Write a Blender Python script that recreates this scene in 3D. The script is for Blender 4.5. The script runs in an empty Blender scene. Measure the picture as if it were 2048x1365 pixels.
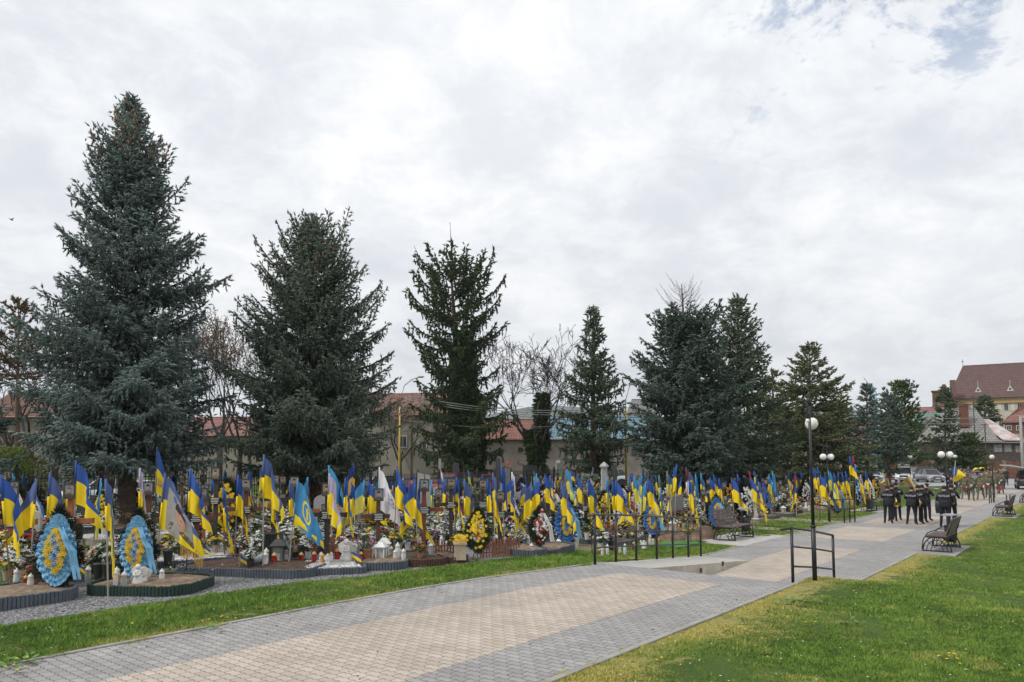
import bpy, bmesh, math, random
import numpy as np
from mathutils import Vector, Matrix
random.seed(7); rng = np.random.default_rng(11)
PI = math.pi; rad = math.radians
SC = bpy.context.scene
COL = SC.collection
# ---------------------------------------------------------------- camera
HC = 2.3; FPX = 1479.0; CY = 806.5; TH = math.atan((915-CY)/FPX)   # optical axis sits a little below the middle of the frame (cropped photograph)
cd = bpy.data.cameras.new('camera'); cam = bpy.data.objects.new('camera', cd); COL.objects.link(cam)
cd.sensor_width = 36; cd.lens = FPX/2048*36; cd.clip_start = .1; cd.clip_end = 6000
cd.shift_y = (CY-682.5)/2048; cam.location = (0, 0, HC); cam.rotation_euler = (PI/2+TH, 0, 0); SC.camera = cam
# ---------------------------------------------------------------- light
SUN_EL = rad(48); SUN_AZ = rad(-115)     # azimuth clockwise from +Y (view direction)
SC.view_settings.view_transform = 'Standard'; SC.view_settings.look = 'None'
SC.view_settings.exposure = 0.22; SC.view_settings.gamma = 1.0; SC.view_settings.use_curve_mapping = False
def nd(nt, t, **kw):
    n = nt.nodes.new(t)
    for k, v in kw.items():
        if k.startswith('i_'):
            key = k[2:]; key = int(key) if key.isdigit() else key.replace('_', ' ')
            n.inputs[key].default_value = v
        else: setattr(n, k, v)
    return n
def math_(nt, op, a, b=None, clamp=False):
    n = nt.nodes.new('ShaderNodeMath'); n.operation = op; n.use_clamp = clamp
    for i, v in enumerate((a, b)):
        if v is None: continue
        if isinstance(v, (int, float)): n.inputs[i].default_value = v
        else: nt.links.new(v, n.inputs[i])
    return n.outputs[0]
def mixc(nt, f, a, b):
    n = nt.nodes.new('ShaderNodeMix'); n.data_type = 'RGBA'
    for i, v in ((0, f), (6, a), (7, b)):
        if isinstance(v, (int, float)): n.inputs[i].default_value = v
        elif isinstance(v, tuple): n.inputs[i].default_value = (v+(1,))[:4]
        else: nt.links.new(v, n.inputs[i])
    return n.outputs[2]
def ramp(nt, f, lo, hi):
    n = nt.nodes.new('ShaderNodeMapRange'); n.interpolation_type = 'SMOOTHSTEP'
    nt.links.new(f, n.inputs[0]); n.inputs[1].default_value = lo; n.inputs[2].default_value = hi
    return n.outputs[0]
W = bpy.data.worlds.new('World'); SC.world = W; W.use_nodes = True
nt = W.node_tree; nt.nodes.clear()
sky = nd(nt, 'ShaderNodeTexSky', sky_type='NISHITA', sun_disc=False, sun_elevation=SUN_EL, sun_rotation=SUN_AZ)
tc = nd(nt, 'ShaderNodeTexCoord'); sp = nd(nt, 'ShaderNodeSeparateXYZ'); nt.links.new(tc.outputs['Generated'], sp.inputs[0])
zz = math_(nt, 'ADD', math_(nt, 'MAXIMUM', sp.outputs[2], 0.0), .38)
cb = nd(nt, 'ShaderNodeCombineXYZ')
nt.links.new(math_(nt, 'DIVIDE', sp.outputs[0], zz), cb.inputs[0]); nt.links.new(math_(nt, 'DIVIDE', sp.outputs[1], zz), cb.inputs[1])
def noise(nt, vec, scale, detail=6, rough=.55, dist=0.0):
    n = nd(nt, 'ShaderNodeTexNoise', i_Scale=scale, i_Detail=detail, i_Roughness=rough, i_Distortion=dist)
    if vec is not None: nt.links.new(vec, n.inputs[0])
    return n.outputs[0]
big = ramp(nt, noise(nt, cb.outputs[0], 1.6, 8, .55, .5), .33, .68)
fine = ramp(nt, noise(nt, cb.outputs[0], 4.8, 10, .66, .25), .36, .66)
val = math_(nt, 'ADD', math_(nt, 'MULTIPLY', big, .5), math_(nt, 'MULTIPLY', fine, .5))
cloud = mixc(nt, val, (6.9, 7.2, 7.75), (10.6, 10.6, 10.55))
m = nt.nodes.new('ShaderNodeVectorMath'); m.operation = 'ADD'; m.inputs[1].default_value = (4.4, 2.1, .7); nt.links.new(cb.outputs[0], m.inputs[0])
hole = ramp(nt, noise(nt, m.outputs[0], 5.5, 10, .7, .2), .535, .64)
side = math_(nt, 'MULTIPLY', ramp(nt, sp.outputs[0], .08, .4), ramp(nt, sp.outputs[2], .3, .5))
hole = math_(nt, 'MULTIPLY', hole, side)
blue = mixc(nt, .45, sky.outputs[0], (4.6, 5.9, 8.2))
skyc = mixc(nt, math_(nt, 'MULTIPLY', hole, .9), cloud, blue)
bg = nd(nt, 'ShaderNodeBackground', i_Strength=.1); nt.links.new(skyc, bg.inputs[0])
wo = nd(nt, 'ShaderNodeOutputWorld'); nt.links.new(bg.outputs[0], wo.inputs[0])
sl = bpy.data.lights.new('sun', 'SUN'); so = bpy.data.objects.new('sun', sl); COL.objects.link(so)
sl.energy = 2.0; sl.angle = rad(10); sl.color = (1, .95, .88)
sd = Vector((math.sin(SUN_AZ)*math.cos(SUN_EL), math.cos(SUN_AZ)*math.cos(SUN_EL), math.sin(SUN_EL)))
so.rotation_euler = sd.to_track_quat('Z', 'Y').to_euler()
# ---------------------------------------------------------------- frame of the place
HD = rad(39.0); D2 = (math.sin(HD), math.cos(HD)); N2 = (math.cos(HD), -math.sin(HD))
TL, TR = -9.2, -4.65           # path edges
S0, S1, ZL = 13.9, 19.9, -.5  # top of stairs, foot of ramp, lower level
def dl(s): return np.interp(s, (8, 10.5, 13.6, 20), (-.4, -.25, .4, 0.))      # the left edge of the paving is not quite straight
def st(x, y):
    s, t = x*D2[0]+y*D2[1], x*N2[0]+y*N2[1]; d = dl(s); w = TR-TL
    return s, np.where(t < TL+d, t-d, np.where(t < TR, (t-d*TR/w)/(1-d/w), t))
def xy(s, t):
    t = t+float(dl(s))*min(1., max(0., (TR-t)/(TR-TL)))
    return s*D2[0]+t*N2[0], s*D2[1]+t*N2[1]
def sm(a, b, x):
    k = min(1, max(0, (x-a)/(b-a))); return k*k*(3-2*k)
def zst(s, t):
    if t < TL: return ZL*sm(S0, S1, s)
    if t > TR: return ZL*sm(S0+1.0, S0+3.0, s)
    return 0 if s < S0 else ZL
def zg(x, y): s, t = st(x, y); return zst(float(s), float(t))
def ray(px, py):
    a = (px-1024)/FPX; b = -(py-CY)/FPX; c, s = math.cos(TH), math.sin(TH)
    return a, c-b*s, s+b*c
def at(px, py, d):               # point seen at px,py at distance d
    r = ray(px, py); k = d/r[1]; return Vector((r[0]*k, d, HC+r[2]*k))
def gp(px, py):                  # ground point under a pixel
    r = ray(px, py); z = 0.
    for _ in range(12):
        k = (z-HC)/r[2]; z = .5*z+.5*zg(r[0]*k, r[1]*k)
    k = (z-HC)/r[2]; return Vector((r[0]*k, r[1]*k, zg(r[0]*k, r[1]*k)))
def gx(px, d):                   # ground point at distance d in the column px (near the horizon line)
    x = (px-1024)/FPX*d*1.0+0; return Vector((x*math.cos(TH)*1.012, d, zg(x, d)))
def topx(p):
    v = Vector(p)-cam.location; c, s = math.cos(TH), math.sin(TH)
    f = v.y*c+v.z*s; u = -v.y*s+v.z*c
    return 1024+v.x/f*FPX, CY-u/f*FPX
# ---------------------------------------------------------------- materials
MC = {}
def M(name, rgb, rough=.75, var=.18, scale=6., bump=0., metal=0., rgb2=None, coat=0.):
    if name in MC: return MC[name]
    m = bpy.data.materials.new(name); m.use_nodes = True; nt = m.node_tree; b = nt.nodes['Principled BSDF']
    tc = nd(nt, 'ShaderNodeTexCoord'); n = noise(nt, tc.outputs['Object'], scale, 5, .6)
    f = ramp(nt, n, .3, .7)
    hi = rgb2 if rgb2 else tuple(min(1, c*(1+var)) for c in rgb); lo = tuple(c*(1-var) for c in rgb) if not rgb2 else rgb
    nt.links.new(mixc(nt, f, lo, hi), b.inputs['Base Color'])
    b.inputs['Roughness'].default_value = rough; b.inputs['Metallic'].default_value = metal
    if coat: b.inputs['Coat Weight'].default_value = coat
    if bump:
        bn = nd(nt, 'ShaderNodeBump', i_Strength=bump, i_Distance=.02); nt.links.new(noise(nt, tc.outputs['Object'], scale*5, 4, .6), bn.inputs['Height'])
        nt.links.new(bn.outputs[0], b.inputs['Normal'])
    MC[name] = m; return m
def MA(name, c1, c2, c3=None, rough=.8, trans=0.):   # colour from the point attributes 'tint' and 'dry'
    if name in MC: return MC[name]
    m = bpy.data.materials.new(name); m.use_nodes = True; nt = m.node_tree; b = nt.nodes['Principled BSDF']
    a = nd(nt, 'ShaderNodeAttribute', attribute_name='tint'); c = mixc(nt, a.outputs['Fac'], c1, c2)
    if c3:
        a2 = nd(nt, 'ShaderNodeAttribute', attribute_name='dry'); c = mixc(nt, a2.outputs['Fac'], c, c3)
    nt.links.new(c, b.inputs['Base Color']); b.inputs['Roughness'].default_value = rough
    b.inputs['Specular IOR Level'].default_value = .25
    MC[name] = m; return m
def MG(name, rgb, rough=.1, alpha=.35):
    if name in MC: return MC[name]
    m = bpy.data.materials.new(name); m.use_nodes = True; b = m.node_tree.nodes['Principled BSDF']
    b.inputs['Base Color'].default_value = rgb+(1,); b.inputs['Roughness'].default_value = rough
    b.inputs['Alpha'].default_value = alpha; MC[name] = m; return m
# ---------------------------------------------------------------- mesh helpers
def npmesh(name, V, F, mats, mi=None, parent=None, smooth=False, attrs=None, link=True):
    V = np.asarray(V, dtype=np.float32); me = bpy.data.meshes.new(name)
    if isinstance(F, np.ndarray):
        k = F.shape[1]; nf = len(F); me.vertices.add(len(V)); me.vertices.foreach_set('co', V.ravel())
        me.loops.add(nf*k); me.loops.foreach_set('vertex_index', F.astype(np.int32).ravel())
        me.polygons.add(nf); me.polygons.foreach_set('loop_start', np.arange(0, nf*k, k, dtype=np.int32))
        try: me.polygons.foreach_set('loop_total', np.full(nf, k, dtype=np.int32))
        except Exception: pass
    else: me.from_pydata([tuple(map(float, v)) for v in V], [], F)
    for m in (mats if isinstance(mats, (list, tuple)) else [mats]): me.materials.append(m)
    if mi is not None: me.polygons.foreach_set('material_index', np.asarray(mi, dtype=np.int32))
    if smooth: me.polygons.foreach_set('use_smooth', np.ones(len(me.polygons), dtype=bool))
    for k, a in (attrs or {}).items():
        at_ = me.attributes.new(k, 'FLOAT', 'POINT'); at_.data.foreach_set('value', np.asarray(a, dtype=np.float32))
    me.update(); me.validate()
    if not link: return me
    o = bpy.data.objects.new(name, me); COL.objects.link(o)
    if parent: o.parent = parent
    return o
class MB:
    def __init__(s): s.v = []; s.f = []; s.m = []; s.cur = 0
    def add(s, V, F, m=None):
        o = len(s.v); s.v += [tuple(v) for v in V]; s.f += [tuple(i+o for i in f) for f in F]; s.m += [s.cur if m is None else m]*len(F); return s
    def box(s, c, d, rz=0, m=None, R=None):
        V = []
        for a in (-.5, .5):
            for b in (-.5, .5):
                for e in (-.5, .5):
                    p = Vector((a*d[0], b*d[1], e*d[2]))
                    if R: p = R @ p
                    if rz: p = Matrix.Rotation(rz, 3, 'Z') @ p
                    V.append(p+Vector(c))
        return s.add(V, [(0,1,3,2),(4,6,7,5),(0,4,5,1),(2,3,7,6),(0,2,6,4),(1,5,7,3)], m)
    def tube(s, pts, r, n=6, m=None, cap=True):
        P = [Vector(p) for p in pts]; k = len(P); rr = r if isinstance(r, (list, tuple)) else [r]*k; V = []
        for i in range(k):
            t = (P[min(i+1, k-1)]-P[max(i-1, 0)]); t = t.normalized() if t.length > 1e-9 else Vector((0,0,1))
            a = Vector((0,0,1)) if abs(t.z) < .9 else Vector((1,0,0)); x = t.cross(a).normalized(); y = t.cross(x)
            for j in range(n):
                w = 2*PI*j/n; V.append(P[i]+rr[i]*(x*math.cos(w)+y*math.sin(w)))
        F = [(i*n+j, i*n+(j+1)%n, (i+1)*n+(j+1)%n, (i+1)*n+j) for i in range(k-1) for j in range(n)]
        if cap: F += [tuple(range(n))[::-1], tuple((k-1)*n+j for j in range(n))]
        return s.add(V, F, m)
    def lathe(s, prof, c=(0,0,0), n=10, m=None, sx=1, sy=1):
        V = []; k = len(prof)
        for r, z in prof:
            for j in range(n): V.append((c[0]+sx*r*math.cos(2*PI*j/n), c[1]+sy*r*math.sin(2*PI*j/n), c[2]+z))
        F = [(i*n+j, i*n+(j+1)%n, (i+1)*n+(j+1)%n, (i+1)*n+j) for i in range(k-1) for j in range(n)]
        F += [tuple(range(n))[::-1], tuple((k-1)*n+j for j in range(n))]
        return s.add(V, F, m)
    def ball(s, c, r, n=8, k=6, m=None, sc=(1,1,1)):
        prof = [(max(1e-4, math.sin(PI*i/k))*r, -math.cos(PI*i/k)*r*sc[2]) for i in range(k+1)]
        return s.lathe(prof, c, n, m, sc[0], sc[1])
    def prism(s, poly, z0, z1, m=None):
        n = len(poly); V = [(x, y, z0) for x, y in poly]+[(x, y, z1) for x, y in poly]
        return s.add(V, [tuple(range(n))[::-1], tuple(range(n, 2*n))]+[(i, (i+1)%n, n+(i+1)%n, n+i) for i in range(n)], m)
    def build(s, name, mats, parent=None, smooth=False, loc=None, rz=0):
        me = bpy.data.meshes.new(name); me.from_pydata(s.v, [], s.f)
        for m in (mats if isinstance(mats, (list, tuple)) else [mats]): me.materials.append(m)
        for p, i in zip(me.polygons, s.m): p.material_index = i; p.use_smooth = smooth
        me.update(); o = bpy.data.objects.new(name, me); COL.objects.link(o)
        if parent: o.parent = parent
        if loc is not None: o.location = loc
        if rz: o.rotation_euler.z = rz
        return o
def tag(o, label=None, cat=None, group=None, kind=None):
    if label: o['label'] = label
    if cat: o['category'] = cat
    if group: o['group'] = group
    if kind: o['kind'] = kind
    return o
def thing(name, label, cat, loc=(0,0,0), rz=0, group=None):
    o = bpy.data.objects.new(name, None); COL.objects.link(o); o.location = loc; o.rotation_euler.z = rz
    o.empty_display_size = .1; return tag(o, label, cat, group)
KIDS = {}
def kids(o):
    if o.name not in KIDS: KIDS[o.name] = [c for c in COL.objects if c.parent == o]
    return KIDS[o.name]
def clone(o, parent=None):
    c = o.copy(); COL.objects.link(c); c.parent = parent
    for ch in kids(o): clone(ch, c)
    return c
class Kind:                      # a kind of thing: first placement uses the built one, the rest are copies
    def __init__(s, make): s.make = make; s.o = None
    def put(s, loc, rz=0, sc=1, label=None, group=None, tilt=(0, 0)):
        if s.o is None: s.o = s.make(); [kids(c) for c in kids(s.o)]; o = s.o
        else: o = clone(s.o)
        o.location = loc; o.rotation_euler = (tilt[0], tilt[1], rz); o.scale = (sc, sc, sc)
        if label: o['label'] = label
        if group: o['group'] = group
        return o
# automatic labels: look + rank + row + place, so that each one singles out one thing
AUTO = []
ZONES = [(110,'at the left edge'),(230,'left of nearest spruce'),(330,'at nearest spruce trunk'),(470,'between nearest spruces'),(600,'left of second spruce'),(740,'at second spruce trunk'),(870,'left of ivy-clad spruce'),(1000,'before ivy-clad spruce'),(1110,'before bare tree'),(1215,'before slender spruce'),(1330,'behind ramp railing'),(1420,'behind railing end'),(1530,'behind left bench'),(1620,'behind nearest lamp'),(1680,'around second lamp'),(9999,'near far bench')]
ROWS = [(-14.3,'front row'),(-17.2,'second row'),(-20,'third row'),(-22.8,'fourth row'),(-25.6,'fifth row'),(-28.4,'sixth row'),(-99,'back row')]
def auto(o, look, cat, group=None):
    o['category'] = cat
    if group: o['group'] = group
    AUTO.append((o, look)); return o
ORD = ['leftmost','second','third','fourth','fifth','sixth','seventh','eighth','ninth','tenth','eleventh','twelfth','thirteenth','fourteenth','fifteenth','sixteenth','seventeenth','eighteenth','nineteenth','twentieth','twenty-first','twenty-second','twenty-third','twenty-fourth','twenty-fifth','twenty-sixth','twenty-seventh','twenty-eighth','twenty-ninth','thirtieth']
def finish_labels():
    G = {}
    for o, look in AUTO:
        l = o.location; px = topx(l)[0]; t = st(l.x, l.y)[1]
        z = next(n for a, n in ZONES if px < a); r = next(n for a, n in ROWS if t > a or a == -99)
        G.setdefault((look, z, r), []).append((px, o))
    for (look, z, r), L in G.items():
        L.sort(key=lambda a: a[0])
        for i, (px, o) in enumerate(L):
            rank = '' if len(L) == 1 else (' '+ORD[min(i, 29)]+('' if i == 0 else ' from left')+',')
            o['label'] = (look+','+rank+' '+r+', '+z)
# ================================================================ ground, paths, stairs
def paver(name, c1, c2, mort, scale=1.0):
    m = bpy.data.materials.new(name); m.use_nodes = True; nt = m.node_tree; b = nt.nodes['Principled BSDF']
    g = nd(nt, 'ShaderNodeNewGeometry'); mp = nd(nt, 'ShaderNodeMapping'); mp.inputs['Rotation'].default_value = (0, 0, HD)
    nt.links.new(g.outputs['Position'], mp.inputs[0]); s = nd(nt, 'ShaderNodeSeparateXYZ'); nt.links.new(mp.outputs[0], s.inputs[0])
    pp = math_(nt, 'PINGPONG', s.outputs[0], .05); yy = math_(nt, 'ADD', s.outputs[1], math_(nt, 'MULTIPLY', pp, .45))
    c = nd(nt, 'ShaderNodeCombineXYZ'); nt.links.new(s.outputs[0], c.inputs[0]); nt.links.new(yy, c.inputs[1])
    br = nd(nt, 'ShaderNodeTexBrick', offset=.5, i_Scale=1.0, i_Mortar_Size=.007, i_Mortar_Smooth=.3, i_Bias=0., i_Brick_Width=.2, i_Row_Height=.115)
    br.inputs['Color1'].default_value = c1+(1,); br.inputs['Color2'].default_value = c2+(1,); br.inputs['Mortar'].default_value = mort+(1,)
    nt.links.new(c.outputs[0], br.inputs[0])
    n = noise(nt, g.outputs['Position'], .7, 6, .65); n2 = noise(nt, g.outputs['Position'], 60, 3, .6)
    f = math_(nt, 'ADD', math_(nt, 'MULTIPLY', ramp(nt, n, .3, .7), .26), math_(nt, 'MULTIPLY', n2, .24))
    n3 = ramp(nt, noise(nt, g.outputs['Position'], 2.6, 8, .7), .6, .8)
    mulv = nt.nodes.new('ShaderNodeVectorMath'); mulv.operation = 'SCALE'; nt.links.new(br.outputs[0], mulv.inputs[0])
    nt.links.new(math_(nt, 'SUBTRACT', math_(nt, 'ADD', .8, f), math_(nt, 'MULTIPLY', n3, .22)), mulv.inputs['Scale'])
    nt.links.new(mulv.outputs[0], b.inputs['Base Color']); b.inputs['Roughness'].default_value = .85
    bn = nd(nt, 'ShaderNodeBump', i_Strength=.5, i_Distance=.006); nt.links.new(br.outputs['Fac'], bn.inputs['Height']); bn.invert = True
    nt.links.new(bn.outputs[0], b.inputs['Normal']); return m
PAV_G = paver('paver_grey', (.25,.242,.236), (.31,.301,.293), (.10,.098,.088))
PAV_T = paver('paver_tan', (.365,.312,.262), (.445,.382,.325), (.16,.135,.11))
CONC = M('concrete_kerb', (.29,.28,.265), .9, .15, 3, .3)
def ground_mat():
    m = bpy.data.materials.new('lawn_and_gravel'); m.use_nodes = True; nt = m.node_tree; b = nt.nodes['Principled BSDF']
    g = nd(nt, 'ShaderNodeNewGeometry'); P = g.outputs['Position']
    n1 = ramp(nt, noise(nt, P, .9, 6, .65), .3, .7); n2 = noise(nt, P, 22, 4, .7)
    grass = mixc(nt, n1, (.04,.085,.014), (.08,.13,.025)); grass = mixc(nt, ramp(nt, n2, .45, .75), grass, (.12,.13,.035))
    v = nd(nt, 'ShaderNodeTexVoronoi', i_Scale=32.); nt.links.new(P, v.inputs[0])
    sc = nd(nt, 'ShaderNodeSeparateColor'); nt.links.new(v.outputs['Color'], sc.inputs[0])
    grav = mixc(nt, sc.outputs[0], (.16,.16,.17), (.42,.42,.43)); grav = mixc(nt, ramp(nt, v.outputs['Distance'], .35, .75), grav, (.05,.05,.05))
    dirt = mixc(nt, ramp(nt, noise(nt, P, 3, 8, .7), .3, .7), (.13,.095,.065), (.25,.2,.15))
    dry = mixc(nt, n2, (.2,.18,.06), (.36,.32,.12))
    def msk(name, sc_=2.2, amp=.9):
        a = nd(nt, 'ShaderNodeAttribute', attribute_name=name)
        x = math_(nt, 'ADD', a.outputs['Fac'], math_(nt, 'MULTIPLY', math_(nt, 'SUBTRACT', noise(nt, P, sc_, 6, .7), .5), amp))
        return ramp(nt, x, .42, .58)
    c = mixc(nt, msk('dryness', 5, 1.3), grass, dry); c = mixc(nt, msk('gravel', 3, .8), c, grav); c = mixc(nt, msk('dirt', 2., 1.2), c, dirt)
    nt.links.new(c, b.inputs['Base Color']); b.inputs['Roughness'].default_value = .95; b.inputs['Specular IOR Level'].default_value = .2
    bn = nd(nt, 'ShaderNodeBump', i_Strength=.8, i_Distance=.03); nt.links.new(noise(nt, P, 30, 5, .7), bn.inputs['Height']); nt.links.new(bn.outputs[0], b.inputs['Normal'])
    return m
GRAV_EDGE = [gp(*p) for p in ((0,1250),(200,1222),(390,1190),(600,1163),(730,1152),(960,1122),(1040,1112))]
GE = sorted(tuple(map(float, st(v.x, v.y))) for v in GRAV_EDGE)
def gravel_t(s):
    return np.interp(s, [a for a, b in GE], [b for a, b in GE])
def lin(a, b, h): return list(np.arange(a, b, h))
ss = [-1200,-400,-120,-40,-20]+lin(-10, 60, .28)+lin(60, 110, 3)+[130,200,400,900,2500,4500]
ts = [-3500,-1500,-500,-200,-100,-60,-45]+lin(-38, TL-.01, .28)+[TL-.001, TL+.001, TR-.001, TR+.001]+lin(TR+.1, 14, .35)+[20,30,50,100,250,800,2500]
Vg = []; ag = []; ad = []; ay = []
for s_ in ss:
    for t_ in ts:
        x, y = xy(s_, t_)
        if TL < t_ < TR and s_ < 110: z = -.06 if s_ < S0 else -.66
        else:
            z = zst(s_, t_)-.012
            z += .018*math.sin(s_*1.7+t_*.6)*math.sin(t_*1.3-s_*.4)*min(1, abs(t_-TL)*2, abs(t_-TR)*2) if abs(s_) < 60 else 0
        Vg.append((x, y, z-(.03 if s_ > 60 else 0)))
        gv = 0.; dv = 0.; yv = 0.
        if t_ < TL and -12 < s_ < 58 and t_ > -34:
            e = float(gravel_t(s_)) if s_ < GE[-1][0] else -12.2
            gv = min(1, max(0, .5+(e-t_)*1.2))*(1 if s_ < 16 else .45) if t_ > -15.2 else .32
            if s_ > 17: dv = min(.62, max(0, .5+(-11.6-t_)*.7))*(.9 if t_ > -24 else .6)
            if t_ < -15.2: dv = max(dv, .36)
            if t_ > -10.5: yv = .42
        if TR < t_ < TR+1.0: yv = .75-.45*(t_-TR)
        if t_ >= TR+1.0: yv = .12
        ag.append(gv); ad.append(dv); ay.append(yv)
ns, ntt = len(ss), len(ts); F = []
for i in range(ns-1):
    for j in range(ntt-1): F.append((i*ntt+j, i*ntt+j+1, (i+1)*ntt+j+1, (i+1)*ntt+j))
GM = ground_mat()
tag(npmesh('ground', Vg, np.array(F)[:, ::-1], GM, smooth=True, attrs={'gravel': ag, 'dirt': ad, 'dryness': ay}), kind='structure')
def sheet(name, poly, z, mat, th=.05):       # poly in (s,t)
    Q = []
    for i, p in enumerate(poly):
        q = poly[(i+1) % len(poly)]; n = 1 if len(poly) > 20 else max(1, int(abs(q[0]-p[0])/.5)); Q += [(p[0]+(q[0]-p[0])*k/n, p[1]+(q[1]-p[1])*k/n) for k in range(n)]
    b = MB(); P = [xy(*p) for p in Q]
    b.prism(P, z-th, z); return tag(b.build(name, mat), kind='structure')
def qs(s0, s1, t0, t1): return [(s0, t0), (s1, t0), (s1, t1), (s0, t1)]
sheet('path', [(s, TL) for s in np.linspace(-14, S0, 60)]+[(s, TR) for s in np.linspace(S0, -14, 60)], 0, PAV_G)
sheet('path', qs(S0+.9, 92, TL, TR), ZL, PAV_G)
sheet('path', qs(-14, 12.95, -7.92, -5.68), .004, PAV_T, .003)
for i, (a, b_) in enumerate(((16.2, 24.25), (27.0, 32.3), (34.2, 40), (42, 48), (50, 57), (59, 67), (69, 77))):
    sheet('path', qs(a if i else S0+.95, b_, -7.8 if i == 0 else -8.5, -6.05), ZL+.004, PAV_T, .003)
b = MB()
for k in range(3): b.prism([xy(*p) for p in qs(S0+.3*k-(0 if k else 0), S0+.3*(k+1), -7.84, TR)], -.66, -.125*(k+1))
tag(b.build('steps', CONC), kind='structure')
b = MB(); P = [(S0, 0), (S1, ZL), (S1, -.66), (S0, -.66)]; V = []
for t_ in (TL, -7.84):
    for s_, z_ in P: V.append((*xy(s_, t_), z_+.002))
b.add(V, [(0,1,2,3)[::-1], (4,5,6,7), (0,4,5,1), (1,5,6,2), (2,6,7,3), (3,7,4,0)])
ramp_o = tag(b.build('ramp', M('ramp_paving', (.40,.385,.36), .9, .12, 4, .4)), kind='structure')
b = MB()                          # rendered wall flank of the ramp
V = []
for t_ in (-7.84, -7.76):
    for s_, z_ in ((S0+.0, .012), (S1, ZL+.012), (S1, -.66), (S0+.0, -.66)): V.append((*xy(s_, t_), z_))
b.add(V, [(0,1,2,3)[::-1], (4,5,6,7), (0,4,5,1), (1,5,6,2), (2,6,7,3), (3,7,4,0)])
wl = tag(b.build('ramp_wall', M('render_wall', (.44,.40,.34), .9, .2, 2.5, .3)), 'low concrete wall flanking the ramp beside the steps', 'wall')
for s_ in (15.0, 16.4, 17.8):
    b = MB(); x, y = xy(s_, -7.755); b.box((x, y, -.42+.08), (.1, .03, .1), rz=PI/2-HD); b.build('wall_light', M('dark_metal', (.03,.03,.035), .5), wl)
# kerb stones along the path
for (s0, s1, t_, z_) in ((-14, S0, TL-.045, 0), (-14, S0+.1, TR+.045, 0), (19.9, 23.0, TL-.045, ZL), (27.0, 92, TL-.045, ZL), (15.6, 24.5, TR+.045, ZL), (27.5, 41.3, TR+.045, ZL), (44.4, 54.5, TR+.045, ZL),(57.5, 66, TR+.045, ZL)):
    b = MB(); n = int((s1-s0)/1.0); L = (s1-s0)/n
    for k in range(n): b.prism([xy(*p) for p in qs(s0+k*L+.004, s0+(k+1)*L-.004, t_-.043, t_+.043)], z_-.12, z_+.012+random.uniform(0,.004))
    tag(b.build('kerb', CONC), kind='structure')
def slanted_kerb():
    b = MB(); n = 5
    for k in range(n):
        a, c = S0+k*(S1-S0)/n, S0+(k+1)*(S1-S0)/n-.006; V = []
        for t_ in (TL-.09, TL-.002):
            for s_ in (a, c): z = ZL*(s_-S0)/(S1-S0); V += [(*xy(s_, t_), z+.012), (*xy(s_, t_), z-.2)]
        b.add(V, [(0,2,3,1), (4,5,7,6), (0,4,6,2), (1,3,7,5), (0,1,5,4), (2,6,7,3)])
    tag(b.build('kerb', CONC), kind='structure')
slanted_kerb()
# bench pads, cross paths, car park
PADS = [(23.0, 27.0, TL-1.9, TL-.001), (41.3, 44.9, TL-1.7, TL-.001), (24.5, 27.5, TR+.001, TR+1.05), (41.3, 44.4, TR+.001, TR+1.05), (54.5, 57.5, TR+.001, TR+1.05)]
for p in PADS: sheet('bench_pad', qs(p[0], p[1], p[2], p[3]), ZL+.002, PAV_G if p[2] > -9 else M('ramp_paving', (.4,.385,.36)), .16)
ASPH = M('asphalt', (.2,.2,.2), .9, .12, 1.5, .3)
PAVF = M('far_paving', (.33,.33,.335), .9, .1, .8)
def wsheet(name, pts, z, mat):
    b = MB(); b.prism([(p[0], p[1]) for p in pts], z-.03, z); return tag(b.build(name, mat), kind='structure')
wsheet('car_park', [(26, 88), (46, 84), (60, 80), (150, 78), (150, 120), (10, 120)], ZL+.006, PAVF)
wsheet('side_path', [(38.8, 71.5), (45, 74), (58, 79.9), (46, 83.9), (41, 84.9)], ZL+.003, PAVF)
wsheet('side_path', [(50, 62), (150, 68), (150, 77.9), (60, 79.9), (45, 72)], ZL+.0035, PAVF)
wsheet('road', [xy(19.5, -45.5), xy(85, -45.5), xy(85, -37.6), xy(19.5, -37.6)][::-1], ZL+.004, ASPH)
wsheet('cross_path', [xy(33.5, -13.5), xy(35, -13.5), xy(34.6, TL-.1), xy(33.1, TL-.1)][::-1], ZL+.004, M('worn_soil', (.3,.25,.2), .95, .15, 2, .3))
wsheet('cross_path', [xy(29.2, -13.2), xy(30.0, -13.2), xy(29.6, TL-.1), xy(28.6, TL-.1)][::-1], ZL+.004, M('worn_soil', (.3,.25,.2)))
# hills
def ridge(px0, px1, d, tops, col):
    V = []; F = []; n = 60
    for i in range(n+1):
        u = i/n; px = px0+(px1-px0)*u; zt = at(px, np.interp(u, *zip(*tops)), d).z+d*.0016*(math.sin(u*37)+math.sin(u*91)*.6)
        for k, (dd, f) in enumerate(((-.18, 0), (-.08, .6), (0, 1), (.2, .3))):
            p = at(px, 915, d*(1+dd)); V.append((p.x, p.y, -1+(zt+1)*f))
    for i in range(n):
        for k in range(3): a = i*4+k; F.append((a, a+4, a+5, a+1))
    tag(npmesh('hills', V, np.array(F), col, smooth=True), kind='structure')
ridge(-300, 2400, 2300, [(0,905),(.2,880),(.35,862),(.48,824),(.515,810),(.55,818),(.62,840),(.70,822),(.745,818),(.8,850),(.9,885),(1,900)], M('forest_hill', (.06,.085,.06), .95, .3, .01))
ridge(-500, 2600, 900, [(0,896),(.3,903),(.5,899),(.7,902),(.85,890),(1,896)], M('near_hill', (.05,.06,.04), .95, .35, .02))
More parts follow.
